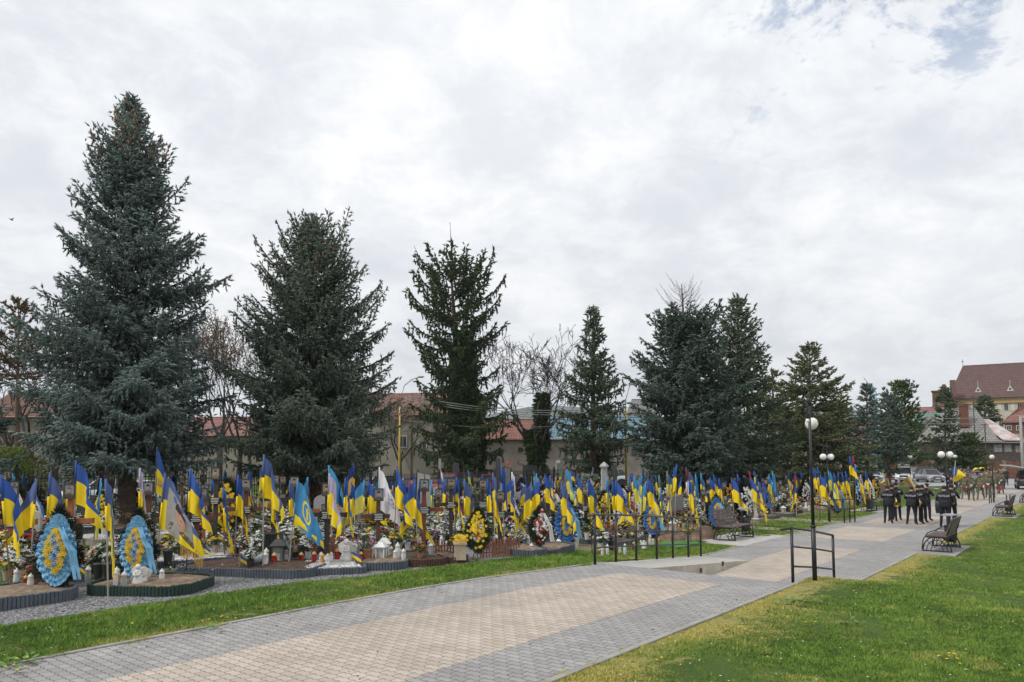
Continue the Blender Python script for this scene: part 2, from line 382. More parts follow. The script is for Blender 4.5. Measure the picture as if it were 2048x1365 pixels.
# ================================================================ grass
VG = rng.uniform(0, 1, (256, 256))
def vnoise(x, y, sc, off=0):
    x, y = x/sc+off*17.3, y/sc+off*9.1; i, j = np.floor(x).astype(int), np.floor(y).astype(int); u, v = x-i, y-j; u, v = u*u*(3-2*u), v*v*(3-2*v)
    g = lambda a, b: VG[a % 256, b % 256]
    return (g(i, j)*(1-u)+g(i+1, j)*u)*(1-v)+(g(i, j+1)*(1-u)+g(i+1, j+1)*u)*v
def grass(name, n, area, hgt, wid, keep=None, dryf=None, label=''):
    P = area(n); x, y = P[:, 0], P[:, 1]; d = np.hypot(x, y); N = len(x); nb = 5
    z = np.array([zg(a, b) for a, b in zip(x, y)])-.012
    pat = .5+.2*np.sin(x*1.9+1.3*np.sin(y*1.1))+.18*np.sin(y*2.3+np.sin(x*1.7)*1.5)+.22*np.sin(x*7.3+2*np.sin(y*5.1))*np.sin(y*6.7+2*np.sin(x*4.3))
    lush = .25*pat+.25*vnoise(x, y, .8)+.35*vnoise(x, y, .2, 1)+.3*vnoise(x, y, .08, 2); lush = np.clip((lush-.52)*2.1+.45+rng.normal(0, .1, N), 0, 1)
    dry = dryf(x, y) if dryf else np.zeros(N)
    dry = np.clip(dry*(.55+.9*vnoise(x, y, .18, 3))+np.clip((vnoise(x, y, .45, 4)*.6+vnoise(x, y, .12, 5)*.4-.6)*2.2, 0, .5), 0, 1)
    V = np.zeros((N, nb, 3, 3)); T = np.zeros((N, nb, 3)); Y = np.zeros((N, nb, 3))
    for k in range(nb):
        a = rng.uniform(0, 2*PI, N); h = hgt*(.25+1.25*lush**1.3)*rng.uniform(.5, 1.3, N)*(1-.35*dry); w = wid*(1+.09*d)*rng.uniform(.6, 1.3, N)
        ox, oy = rng.normal(0, .018, N), rng.normal(0, .018, N); ln = rng.uniform(.3, 1.1, N)*h; b = rng.uniform(0, 2*PI, N)
        V[:, k, 0] = np.stack([x+ox-w*np.cos(a), y+oy-w*np.sin(a), z], 1); V[:, k, 1] = np.stack([x+ox+w*np.cos(a), y+oy+w*np.sin(a), z], 1)
        V[:, k, 2] = np.stack([x+ox+ln*np.cos(b), y+oy+ln*np.sin(b), z+h], 1)
        T[:, k, :] = np.clip(lush*.75+rng.uniform(-.15, .35, N), 0, 1)[:, None]; Y[:, k, :] = np.clip(dry+rng.uniform(-.15, .15, N), 0, 1)[:, None]
    F = np.arange(N*nb*3).reshape(-1, 3)
    return tag(npmesh(name, V.reshape(-1, 3), F, GRASSM, attrs={'tint': T.ravel(), 'dry': Y.ravel()}), label, 'grass', kind='stuff')
GRASSM = MA('grass_blade', (.035,.095,.012), (.19,.32,.052), (.48,.43,.13), .75)
def fan(n, t0, t1, y0, y1):                 # points spread inside the strip, thinner with distance
    out = []; c = 0
    while c < n:
        k = n*3; y = y0*(y1/y0)**rng.uniform(0, 1, k); x = y*rng.uniform(-.95, .95, k)
        s_, t_ = st(x, y)
        ok = (t_ > t0(s_)) & (t_ < t1(s_))
        for p in PADS: ok &= ~((s_ > p[0]-.05) & (s_ < p[1]+.05) & (t_ > p[2]-.05) & (t_ < p[3]+.05))
        out.append(np.stack([x, y], 1)[ok]); c += ok.sum()
    return np.concatenate(out)[:n]
def dryR(x, y):
    s_, t_ = st(x, y); e = t_-TR
    return np.clip((1.15+.45*np.sin(s_*2.1+np.sin(s_*5)))*np.exp(-(e/(.72+.25*np.sin(s_*1.3)))**2)+.3*(rng.uniform(0,1,len(x))>.94), 0, .95)
def dryL(x, y):
    s_, t_ = st(x, y); e = TL-t_
    return np.clip((.35+.5*np.sin(s_*1.7))*np.exp(-(e/.3)**2), 0, .85)
grass('lawn_grass', 120000, lambda n: fan(n, lambda s: TR+.02-.10*np.maximum(0, np.sin(s*3.1)*np.sin(s*7.7+1))+0*s, lambda s: 30+0*s, 6.5, 55), .036, .0028, dryf=dryR, label='short spring lawn right of the path, yellowed along its edge')
def gl(s): return np.where(s < GE[-1][0], gravel_t(s)+.12, -12.)
grass('verge_grass', 42000, lambda n: fan(n, gl, lambda s: TL-.02+.09*np.maximum(0, np.sin(s*2.7)*np.sin(s*8.3)), 7, 48), .05, .0028, dryf=dryL, label='green grass verge between the path and the grave gravel')
def patchy(n):
    P = fan(n, lambda s: -31+0*s, gl, 14, 50); k = np.sin(P[:, 0]*1.1+2*np.sin(P[:, 1]*.5))+np.sin(P[:, 1]*1.3)+rng.normal(0, .4, len(P)); return P[(k > .75)]
grass('cemetery_grass', 26000, patchy, .045, .0028, label='patchy grass growing between the rows of graves')
b = MB(); yb = MB()
for i in range(260):
    P = fan(1, lambda s: TR+.3+0*s, lambda s: 12+0*s, 7, 24)[0] if i % 4 else fan(1, gl, lambda s: TL-.15+0*s, 8, 22)[0]
    z = zg(*P)+.035; r = random.uniform(.007, .012); b.lathe([(r*.5, 0), (r, .004), (.001, .006)], (P[0], P[1], z), 6)
tag(b.build('daisies', M('daisy_white', (.8,.8,.78), .7, .05)), 'tiny white daisies scattered through the lawn', 'wild flowers', kind='stuff')
for p in ((55,1325),(38,1340),(70,1343),(415,1247),(432,1243),(452,1253),(462,1246),(250,1257),(1327,1330),(1908,1322),(1915,1330),(1903,1326),(1560,1195),(1705,1190),(1480,1262),(1620,1250)):
    q = gp(*p); r = .017
    for k in range(2): yb.lathe([(r*.5, 0), (r, .008), (.002, .012)], (q.x+random.uniform(-.1,.1), q.y+random.uniform(-.15,.15), q.z+.05), 7)
tag(yb.build('dandelions', M('dandelion_yellow', (.75,.5,.02), .7, .1)), 'yellow dandelions in the grass beside the path', 'wild flowers', kind='stuff')
b = MB()
for c, n in ((gp(45,1325), 26), (gp(20,1345), 20), (gp(415,1262), 16), (gp(1600,1205), 30), (gp(1570,1212), 24), (gp(1860,1135), 20), (gp(1700,1250), 14)):
    for k in range(n):
        a = random.uniform(0, 2*PI); r = random.uniform(.02, .25); x, y = c.x+r*math.cos(a), c.y+r*math.sin(a); L = random.uniform(.06, .12); w = L*.28; h = random.uniform(.02, .07)
        u = Vector((math.cos(a), math.sin(a), .35)); v = Vector((-math.sin(a), math.cos(a), 0)); p = Vector((x, y, c.z+.015+h*.3))
        b.add([p, p+u*L*.5+v*w, p+u*L+Vector((0,0,-.01)), p+u*L*.5-v*w], [(0,1,2,3)])
tag(b.build('broad_leaf_weeds', M('weed_green', (.1,.2,.03), .6, .3, 9)), 'clumps of broad-leaved weeds in the lawn', 'weeds', kind='stuff')

b = MB()                          # dead leaves, crumbs of soil and moss tufts along the paving edges
for i in range(420):
    s_ = 4+30*random.random()**1.6; e = random.random() < .5; t_ = (TL+abs(random.gauss(0, .35))) if e else (TR-abs(random.gauss(0, .35)))
    if random.random() < .2: t_ = random.uniform(TL+.1, TR-.1)
    if S0-.05 < s_ < S1: continue
    x, y = xy(s_, t_); z = (0 if s_ < S0 else ZL)+.007; L_ = random.uniform(.008, .028); a = random.uniform(0, PI)
    u = Vector((math.cos(a), math.sin(a), 0))*L_; v = Vector((-math.sin(a), math.cos(a), random.uniform(.1, .6)))*L_*.6; p = Vector((x, y, z))
    b.add([p-u, p+v, p+u, p-v*.3], [(0, 1, 2, 3)])
tag(b.build('leaf_litter', M('dead_leaves', (.12,.075,.04), .95, .5, 3)), 'crumbs of dead leaves scattered on the paving', 'leaf litter', kind='stuff')
# ================================================================ trees
def unit(a): return a/np.maximum(1e-9, np.linalg.norm(a, axis=-1, keepdims=True))
def tuft_template(nn=8, slim=.15, nl=.42, nw=.06):
    V = [(0,0,0)]; F = []
    for j in range(4): V.append((.4, slim*math.cos(j*PI/2), slim*math.sin(j*PI/2)))
    V.append((1,0,0)); F += [(0,1+(j+1)%4,1+j) for j in range(4)]+[(5,1+j,1+(j+1)%4) for j in range(4)]
    for k in range(nn):
        a = 2*PI*k*.382; x0 = .1+.75*k/nn; o = len(V); r = nl
        c, s = math.cos(a), math.sin(a)
        V += [(x0-nw, 0, 0), (x0+nw, 0, 0), (x0+nl*.75, r*c*.8, r*s*.8)]; V[o] = (x0, -nw*s, nw*c); V[o+1] = (x0, nw*s, -nw*c)
        F.append((o, o+1, o+2))
    return np.array(V), np.array(F)
TUFT = tuft_template(); TUFT_FAR = tuft_template(5, .2, .5, .1)
def place_tufts(P, Dr, L, tmpl):
    V, F = tmpl; n = len(P); x = unit(Dr); up = np.tile([0, 0, 1.], (n, 1))+rng.normal(0, .4, (n, 3)); y = unit(np.cross(up, x)); z = np.cross(x, y)
    R = np.stack([x, y, z], 2)*L[:, None, None]
    VV = np.einsum('nij,vj->nvi', R, V)+P[:, None, :]
    FF = F[None]+(np.arange(n)*len(V))[:, None, None]
    return VV.reshape(-1, 3), FF.reshape(-1, 3)
def conifer(label, px, d, prof, colr, top=None, crown_low=None, tl=.2, e_low=-.25, e_top=.75, curl=.5, hang=0., per=8, gap=.33, trunk_r=.2, far=False, dead_top=None, cones=None, side=.42, lean=0., base=None, asym=None, tx=None, lob=.2, tipk=.6, category='tree', group='conifers in and around the cemetery', twig=1.0, trunkcol=None, jag=.28, miss=.06):
    # prof: list of (photo y, half width px), top first; converted to heights and radii at distance d
    base = base if base is not None else Vector((at(px, 900, d).x, d, zg(at(px, 900, d).x, d)))
    zs = [at(px, y, d).z-base.z for y, _ in prof]; rs = [w/FPX*d for _, w in prof]
    zs[0] -= tl*(1.7 if not far else 1.3); H = zs[0]; zl = zs[-1]; rf = lambda h: float(np.interp(h, zs[::-1], rs[::-1]))
    T = thing('spruce_tree', label, category, base, 0, group)
    P = []; Dd = []; Ls = []; Tn = []; lb = MB(); h = zl; wh = 0; top_x = at(tx if tx is not None else px, prof[0][0], d).x-base.x; lean = max(-1.6, min(1.6, top_x)); f1, f2 = random.uniform(0, 6), random.uniform(0, 6)
    dead = MB()
    while h < H-.05:
        f = (h-zl)/(H-zl); em = math.tan(max(-.3, min(1.1, e_low+(e_top-e_low)*f+curl*.12))); R0 = rf(h); R0 = rf(min(H, h+.85*R0*em)); R0 = .93*rf(min(H, h+.85*R0*em)); R0 = min(R0, tipk*(H-h)+.14); a0 = random.uniform(0, 2*PI)
        nb = max(4, int(per*(1-.35*f)))
        for k in range(nb):
            if random.random() < miss: continue
            a = a0+2*PI*k/nb+random.uniform(-.3, .3); L = R0*(1-jag*random.random()**1.5)*(1.13 if random.random() < .12 else 1)
            L *= 1+lob*(math.sin(2*a+h/H*9+f1)*.6+math.sin(3*a-h/H*19+f2)*.5)
            hh = h+random.uniform(-.5, .5)*gap
            e0 = e_low+(e_top-e_low)*f+random.uniform(-.12, .12)
            if L < .16: L = .16
            ca, sa = math.cos(a), math.sin(a); q = np.array([0., 0., hh]); n = max(3, int(L/(tl*.62))); stp = L/n*1.08; pts = [q.copy()]; dirs = []
            isdead = dead_top is not None and f > dead_top
            q0 = q.copy(); hs = sum(math.cos(e0+curl*(i/n-.35)*(1 if i/n > .3 else .4)) for i in range(n))*stp; stp *= max(1., min(1.7, L/max(hs, .01)))
            for i in range(n):
                tau = i/n; e = e0+curl*(tau-.35)*(1 if tau > .3 else .4); dv = np.array([ca*math.cos(e), sa*math.cos(e), math.sin(e)]); q = q+dv*stp; pts.append(q.copy()); dirs.append(dv)
            r0 = .012+.012*L
            if isdead:
                dead.tube([tuple(p) for p in pts[::max(1, n//4)]]+[tuple(pts[-1])], [r0*.7]+[r0*.35]*(len(pts[::max(1, n//4)])), 3)
                for i in range(1, n): 
                    s_ = random.choice((-1, 1)); dv = dirs[i]+np.array([-sa, ca, 0])*s_*.9; dead.tube([tuple(pts[i]), tuple(pts[i]+unit(dv)*L*(1-i/n)*.5)], [.008, .004], 3)
                continue
            if L > .5 and hh < H*.9: lb.tube([tuple(p) for p in pts[::max(1, n//4)]], [r0*(1-.7*i/len(pts[::max(1, n//4)])) for i in range(len(pts[::max(1, n//4)]))], 4 if not far else 3)
            bt = random.random()
            for i in range(n):
                tau = (i+1)/n
                if tau < .12: continue
                p0 = pts[i+1]; dv = dirs[i]
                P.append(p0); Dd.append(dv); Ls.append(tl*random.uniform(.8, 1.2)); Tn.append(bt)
                for s_ in (-1, 1):
                    lt = (side*L*(1-tau)**.8+tl*.9)*twig*random.uniform(.65, 1.15)
                    if tau < .4: lt *= tau/.4+.2
                    dr = unit(dv*.75+np.array([-sa, ca, 0])*s_*.8+np.array([0, 0, random.uniform(-.3, .12)-hang*.35])); m_ = max(1, int(lt/(tl*.72)))
                    for j in range(m_):
                        c = p0+dr*(j+.3)*tl*.72; c = c+np.array([0, 0, -.05*(j*tl)**2])
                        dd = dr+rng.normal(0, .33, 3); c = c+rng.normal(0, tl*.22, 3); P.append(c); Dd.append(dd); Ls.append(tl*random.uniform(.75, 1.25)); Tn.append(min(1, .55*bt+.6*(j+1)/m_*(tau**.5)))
                        if hang and random.random() < hang*.8:
                            for g in range(random.randint(1, 3)): P.append(c-np.array([0, 0, tl*.55*(g+.2)])); Dd.append(np.array([rng.normal(0, .2), rng.normal(0, .2), -1.])); Ls.append(tl*random.uniform(.7, 1.1)); Tn.append(bt*.6)
        h += gap*(1-.45*f)*random.uniform(.8, 1.2); wh += 1
    if dead_top is None:
        for k in range(6): P.append(np.array([0, 0, H-.25*k*tl])); Dd.append(np.array([rng.normal(0, .25), rng.normal(0, .25), 1.])); Ls.append(tl*1.2); Tn.append(.5)
    P = np.array(P); Dd = np.array(Dd); Ls = np.array(Ls); Tn = np.array(Tn)
    ok = P[:, 2]+Ls*.7*np.maximum(0, unit(Dd)[:, 2]) < H+.9*tl; P, Dd, Ls, Tn = P[ok], Dd[ok], Ls[ok], Tn[ok]
    tm = TUFT_FAR if far else TUFT; P[:, 0] += lean*np.clip(P[:, 2]/H, 0, 1)
    V, F = place_tufts(P, Dd, Ls, tm)
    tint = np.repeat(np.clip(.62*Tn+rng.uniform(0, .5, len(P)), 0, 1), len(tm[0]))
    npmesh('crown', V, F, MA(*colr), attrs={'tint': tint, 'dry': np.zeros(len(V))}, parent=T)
    tb = MB(); ztop = H if dead_top is None else H; tb.tube([(0,0,-.1), (0,0,.15), (lean*.3,0,H*.3), (lean*.7,0,H*.7), (lean,0,ztop-.02)], [trunk_r*1.35, trunk_r*1.1, trunk_r*.8, trunk_r*.4, .02], 10)
    bark = trunkcol or M('spruce_bark', (.085,.06,.045), .95, .4, 9, .6)
    tr = tb.build('trunk', bark, T, smooth=True)
    lb.v = [(v[0]+lean*v[2]/H, v[1], v[2]) for v in lb.v]; dead.v = [(v[0]+lean*v[2]/H, v[1], v[2]) for v in dead.v]
    lb.build('limbs', bark, T)
    if dead.v: dead.build('dead_branches', M('dead_wood', (.11,.09,.085), .95, .3), T)
    if cones:
        cb_ = MB(); n = 0
        sel = [i for i in range(len(P)) if P[i][2]/H > cones[0] and np.hypot(P[i][0], P[i][1]) > .1]
        random.shuffle(sel)
        for i in sel[:cones[1]]:
            p = P[i]; r = random.uniform(.022, .032); L_ = random.uniform(.10, .16)
            cb_.lathe([(.004, 0), (r, -L_*.35), (r*.9, -L_*.7), (.004, -L_)], (p[0]*1.06+random.uniform(-.04,.04), p[1]*1.06-.06, p[2]-.02), 5)
        tag(cb_.build('cones', M('cone_brown', (.27,.13,.065), .9, .4, 30), T), kind='stuff')
    return T
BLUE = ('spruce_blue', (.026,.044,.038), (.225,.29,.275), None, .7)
BLUE2 = ('spruce_bluegreen', (.024,.038,.026), (.19,.235,.185), None, .7)
DARK = ('spruce_dark', (.014,.032,.012), (.08,.11,.05), None, .8)
MIDG = ('spruce_mid', (.018,.038,.018), (.12,.155,.10), None, .75)
OLIVE = ('spruce_olive', (.03,.045,.018), (.15,.17,.085), None, .8)
DEEP = ('spruce_deepblue', (.014,.030,.023), (.13,.175,.145), None, .75)
def asymT1(a, f):
    return 1.0
def branch_out(T, base_h, az, L, tl, colr, e0=-.05, curl=.9, thick=1.):
    pass
conifer('tallest pale blue spruce on the left with brown cones at its tip', 258, 24.6,
  [(186,4),(215,22),(260,36),(300,58),(330,95),(370,108),(420,104),(470,138),(520,146),(560,138),(600,150),(650,168),(700,174),(760,188),(820,200),(870,208),(905,190)], BLUE, tl=.21, e_low=-.2, e_top=.85, curl=.75, per=13, gap=.4, trunk_r=.27, cones=(.85, 420), side=.5, hang=.2, jag=.45, miss=.1, tx=264, lob=.3)
conifer('second blue-green spruce with open ascending boughs', 637, 28.6,
  [(418,3),(445,10),(480,36),(510,66),(560,112),(600,118),(640,142),(690,162),(740,172),(800,188),(860,196),(905,200),(930,165)], BLUE2, tl=.2, e_low=-.2, e_top=.95, curl=.8, per=12, gap=.38, trunk_r=.24, side=.4, hang=.3, jag=.42, cones=(.8, 110), tx=624, miss=.08, lob=.28)
conifer('blue spruce cut off by the left edge of the view', -150, 27,
  [(430,4),(560,70),(640,120),(740,150),(850,180),(930,190),(950,165)], BLUE, tl=.24, e_low=-.25, e_top=.8, curl=.8, per=7, gap=.5, trunk_r=.2, far=True)
T3 = conifer('huge dark Norway spruce with sweeping boughs and an ivy-clad trunk', 935, 62,
  [(497,34),(520,76),(560,108),(600,118),(640,112),(690,86),(720,116),(760,84),(800,120),(850,132),(890,120),(925,90)], DARK, tl=.42, e_low=-.4, e_top=.65, curl=1.25, per=8, gap=1.12, trunk_r=.5, far=True, side=.25, hang=.75, twig=.8, jag=.34, miss=.15, tx=886, lob=.16, tipk=1.5)
conifer('slender lone Norway spruce behind the fence', 1186, 58,
  [(608,3),(640,14),(680,28),(720,42),(760,55),(800,66),(840,74),(880,88),(915,80),(930,50)], MIDG, tl=.36, e_low=-.3, e_top=.6, curl=.9, per=8, gap=.72, trunk_r=.3, far=True, side=.3, hang=.6, twig=.85, miss=.1)
conifer('broad dense blue-green spruce with a bare dead leader on top', 1385, 43,
  [(556,5),(585,42),(612,62),(625,68),(650,84),(700,98),(760,112),(820,122),(880,132),(925,135),(952,112)], DEEP, tl=.28, e_low=-.22, e_top=.75, curl=.7, per=11, gap=.5, trunk_r=.3, side=.4, tx=1363, tipk=1.1, dead_top=.795, far=True, hang=.15, jag=.36)
conifer('tall dark spruce behind the broad one, open ragged top', 1475, 50,
  [(584,4),(620,22),(650,40),(690,58),(730,72),(780,84),(850,100),(920,115),(948,100)], MIDG, tl=.32, e_low=-.1, e_top=.75, curl=.6, per=9, gap=.62, trunk_r=.3, side=.32, far=True, hang=.2)
conifer('olive green spruce with a thin stepped tip, behind the second lamp', 1618, 57,
  [(680,4),(705,20),(740,46),(770,70),(810,90),(860,106),(910,120),(948,104)], OLIVE, tl=.36, e_low=-.18, e_top=.5, curl=.5, per=9, gap=.66, trunk_r=.28, side=.36, far=True)
conifer('brownish spruce filling the gap between the tall spruces', 1545, 62,
  [(735,20),(760,48),(800,70),(860,80),(920,85),(948,60)], OLIVE, tl=.4, e_low=-.2, e_top=.4, curl=.5, per=8, gap=.85, trunk_r=.26, side=.36, far=True)
conifer('dull green spruce filling the gap right of the olive spruce', 1686, 72, [(800,4),(830,22),(865,38),(900,46),(940,42)], MIDG, tl=.42, e_low=-.15, e_top=.5, curl=.5, per=8, gap=.7, trunk_r=.2, side=.36, far=True)
conifer('small dark pointed spruce beside the car park', 1733, 67,
  [(764,3),(800,16),(840,28),(880,36),(915,38),(935,20)], DEEP, tl=.36, e_low=-.15, e_top=.6, curl=.5, per=8, gap=.6, trunk_r=.2, side=.36, far=True)
conifer('dark spruce in front of the parked white car', 1775, 62,
  [(775,3),(810,18),(850,32),(890,42),(918,42),(936,18)], DEEP, tl=.36, e_low=-.15, e_top=.6, curl=.5, per=8, gap=.6, trunk_r=.2, side=.36, far=True)
THUJ = ('thuja_green', (.022,.045,.012), (.065,.105,.03), None, .8)
conifer('feathery yellow-green conifer behind the car park', 1802, 84,
  [(757,3),(790,22),(820,36),(860,48),(900,54),(928,45)], THUJ, tl=.5, e_low=.3, e_top=1.1, curl=.4, per=9, gap=.8, trunk_r=.2, side=.35, far=True)
conifer('narrow dark spruce standing before the wooden house', 1889, 92,
  [(770,3),(800,14),(830,20),(870,26),(900,30),(930,26)], DARK, tl=.5, e_low=-.1, e_top=.6, curl=.4, per=8, gap=.8, trunk_r=.2, side=.3, far=True)
conifer('low round green thuja before the wooden house', 1936, 92,
  [(862,14),(875,30),(895,40),(915,42),(936,32)], THUJ, tl=.55, e_low=.2, e_top=1.0, curl=.3, per=10, gap=.7, trunk_r=.15, side=.4, far=True)
conifer('spreading dark pine before the arched building', 1968, 130,
  [(786,20),(800,36),(822,42),(842,38)], DARK, tl=.7, e_low=.0, e_top=.5, curl=.3, per=8, gap=.9, trunk_r=.2, side=.5, far=True)
conifer('browned old thuja at the left edge', 38, 48,
  [(590,12),(640,40),(700,48),(760,44)], ('thuja_brown', (.07,.05,.03), (.14,.10,.06), None, .9), tl=.36, e_low=.2, e_top=.9, curl=.3, per=6, gap=.7, trunk_r=.2, side=.35, far=True)
conifer('small grey-green spruce among the graves behind the railing', 1178, 31,
  [(945,3),(975,20),(1010,34),(1040,38)], BLUE2, tl=.22, e_low=.0, e_top=.7, curl=.3, per=6, gap=.4, trunk_r=.06, side=.3, far=True)
conifer('little blue spruce planted among the front graves', 950, 23,
  [(965,4),(1000,20),(1040,28),(1060,26)], BLUE2, tl=.2, e_low=.0, e_top=.7, curl=.3, per=6, gap=.35, trunk_r=.05, side=.3, far=True)
# broadleaf, bare
def grow(mb, p, d, L, r, depth, spread=.5, up=.12, ends=None, kink=.17, minr=.012):
    n = 4; pts = [p.copy()]; q = p.copy(); dv = d.copy()
    for i in range(n):
        dv = (dv+Vector((random.gauss(0, kink), random.gauss(0, kink), random.gauss(0, kink)+up*.3))).normalized(); q = q+dv*L/n; pts.append(q.copy())
    r1 = max(minr, r*.62); mb.tube(pts, [r+(r1-r)*i/n for i in range(n+1)], 6 if r > .08 else 3, cap=False)
    if ends is not None and depth <= 2: ends += pts[2:]
    if depth == 0: return
    for k in range(2 if random.random() < .55 else 3):
        ax = Vector((random.gauss(0, 1), random.gauss(0, 1), random.gauss(0, 1))).normalized(); v = (Matrix.Rotation(random.uniform(.5, 1.2)*spread, 3, ax) @ dv); v.z += up; v.normalize()
        grow(mb, pts[random.choice((3, 4, 4))], v, L*random.uniform(.58, .88), r1*random.uniform(.7, .95), depth-1, spread, up, ends, kink, minr)
BARK = M('grey_bark', (.055,.046,.042), .95, .3, 5, .4)
def bare_tree(label, px, d, H, depth=6, r=.25, trunkfrac=.25, bark=BARK, lean=(0,0), spread=.55, blossom=None, leaf=None, minr=.018, fan=None, group='bare deciduous trees'):
    x = at(px, 900, d).x; T = thing('bare_tree', label, 'tree', (x, d, zg(x, d)), 0, group); b = MB(); ends = []
    t0 = H*trunkfrac; b.tube([(0,0,-.1), (lean[0]*.5, 0, t0*.5), (lean[0], lean[1], t0)], [r*1.2, r, r*.85], 8); c = MB()
    for k in range(fan or 4):
        a = 2*PI*k/(fan or 4)+random.uniform(-.3, .3); v = Vector((math.cos(a)*.55, math.sin(a)*.55, 1)).normalized()
        grow(c, Vector((lean[0], lean[1], t0*random.uniform(.85, 1))), v, H*.24, r*.5, depth-1, spread, .09, ends, minr=minr)
    b.build('trunk', bark, T, smooth=True); c.build('branches', bark, T)
    if blossom or leaf:
        P = []; 
        for e in ends:
            for k in range(2): P.append(np.array(e)+rng.normal(0, .12, 3))
        P = np.array(P); V, F = place_tufts(P, rng.normal(0, 1, (len(P), 3)), rng.uniform(.1, .22, len(P)), TUFT_FAR)
        npmesh('crown', V, F, MA(*(blossom or leaf)), attrs={'tint': rng.uniform(0, 1, len(V)), 'dry': np.zeros(len(V))}, parent=T)
    return T
def ivy(T, r0, z0, z1, n, name='ivy', size=.16, cx=lambda z: 0., wob=.25):
    P = []; Dd = []
    for i in range(n):
        z = z0+(z1-z0)*random.random()**(1. if z1 > 10 else 1.5); a = random.uniform(0, 2*PI); r = r0*(1+wob*math.sin(z*1.9+a*2)+random.uniform(-.35, .15))*(1.2-.75*((z-z0)/(z1-z0))**2); P.append((cx(z)+r*math.cos(a), r*math.sin(a), z)); Dd.append((math.cos(a), math.sin(a), random.uniform(-1.2, .2)))
    P = np.array(P); V, F = place_tufts(P, np.array(Dd), rng.uniform(.7, 1.4, n)*size, TUFT_FAR)
    npmesh(name, V, F, MA('ivy_green', (.018,.04,.01), (.055,.095,.025), None, .6), attrs={'tint': rng.uniform(0, 1, len(V)), 'dry': np.zeros(len(V))}, parent=T)
# ivy up the Norway spruce's trunk: wide dark column
ivy(T3, .95, .1, 13.5, 7000, size=.42, cx=lambda z: .1-.04*z, wob=.22)
BT = bare_tree('bare fan-shaped tree with ivy-covered twin trunk behind the fence', 1072, 62, 14.2, 7, .34, .22, lean=(.2, 0), spread=.62, fan=6, minr=.02)
ivy(BT, .5, 0, 8.2, 2600, size=.36, cx=lambda z: .1 if z < 2.5 else .1+(z-2.5)*.09, wob=.5)
ivy(BT, .34, 0, 5.2, 900, size=.32, cx=lambda z: -.1-max(0, z-2.)*.18, wob=.5)
bare_tree('leafless tree behind the left spruce, thin twiggy crown', 112, 55, 13.6, 7, .25, .3, minr=.022)
bare_tree('leafless pale-budded tree seen between the two blue spruces', 440, 60, 15, 6, .25, .3, minr=.022, leaf=('bud_tan', (.17,.13,.09), (.3,.22,.15), None, .9))
bare_tree('pink blossoming tree behind the second spruce', 800, 70, 9.8, 6, .2, .25, minr=.02, blossom=('blossom_pink', (.4,.3,.27), (.6,.48,.43), None, .9))
bare_tree('pale willow-like budding tree behind the red roof', 1015, 95, 8.0, 6, .2, .3, minr=.03, leaf=('bud_green', (.22,.26,.13), (.36,.4,.22), None, .9))
bare_tree('leafless tree with fine twigs behind the nearest spruce', 175, 62, 13.5, 7, .25, .3, minr=.018)
bare_tree('leafless tree right behind the pale-budded one', 480, 66, 13, 7, .25, .3, minr=.018)
bare_tree('second bare tree beside the browned thuja', 62, 57, 13, 7, .22, .3, minr=.018)
bare_tree('bare tree at the far left edge', 20, 50, 11, 6, .2, .3, minr=.022)
def shrub(label, px, d, w, h, col, n=1500, sz=.2, z0=0., name='shrub'):
    x = at(px, 900, d).x; T = thing(name, label, 'shrub', (x, d, zg(x, d)+z0), 0, 'shrubs and bushes')
    P = []
    for i in range(n):
        a = random.uniform(0, 2*PI); u = random.random()**.4; th = random.uniform(0, 1); k = 1+.25*math.sin(a*3+th*4); P.append((math.cos(a)*u*w/2*k*math.sqrt(1-(th*.95)**2), math.sin(a)*u*w/2*k*math.sqrt(1-(th*.95)**2), h*th))
    P = np.array(P); V, F = place_tufts(P, P*[1, 1, .6]+rng.normal(0, .6, P.shape), rng.uniform(.6, 1.4, n)*sz, TUFT_FAR)
    npmesh('crown', V, F, MA(*col), attrs={'tint': rng.uniform(0, 1, len(V)), 'dry': np.zeros(len(V))}, parent=T)
    b = MB()
    for k in range(5): b.tube([(0,0,0), (random.uniform(-.3,.3)*w, random.uniform(-.3,.3)*w, h*.6)], [.03, .01], 4)
    b.build('stems', BARK, T); return T
LG = ('shrub_spring', (.08,.12,.02), (.17,.22,.05), None, .8)
shrub('yellow-green spring bush at the left edge behind the graves', 25, 46, 3.2, 3.0, LG)
shrub('bright green hedge bush under the browned thuja', 60, 58, 4.5, 2.8, LG, 1800)
shrub('brown twiggy bush at the left edge', 15, 56, 5, 4.6, ('shrub_brown', (.08,.06,.04), (.15,.12,.08), None, .9), 1500)
shrub('dark rounded bush by the fence behind the white headstones', 935, 47, 1.3, 1.4, DARK, 700)
shrub('olive bush left of the fenced headstones', 705, 40, 1.6, 1.5, OLIVE, 900, .16)
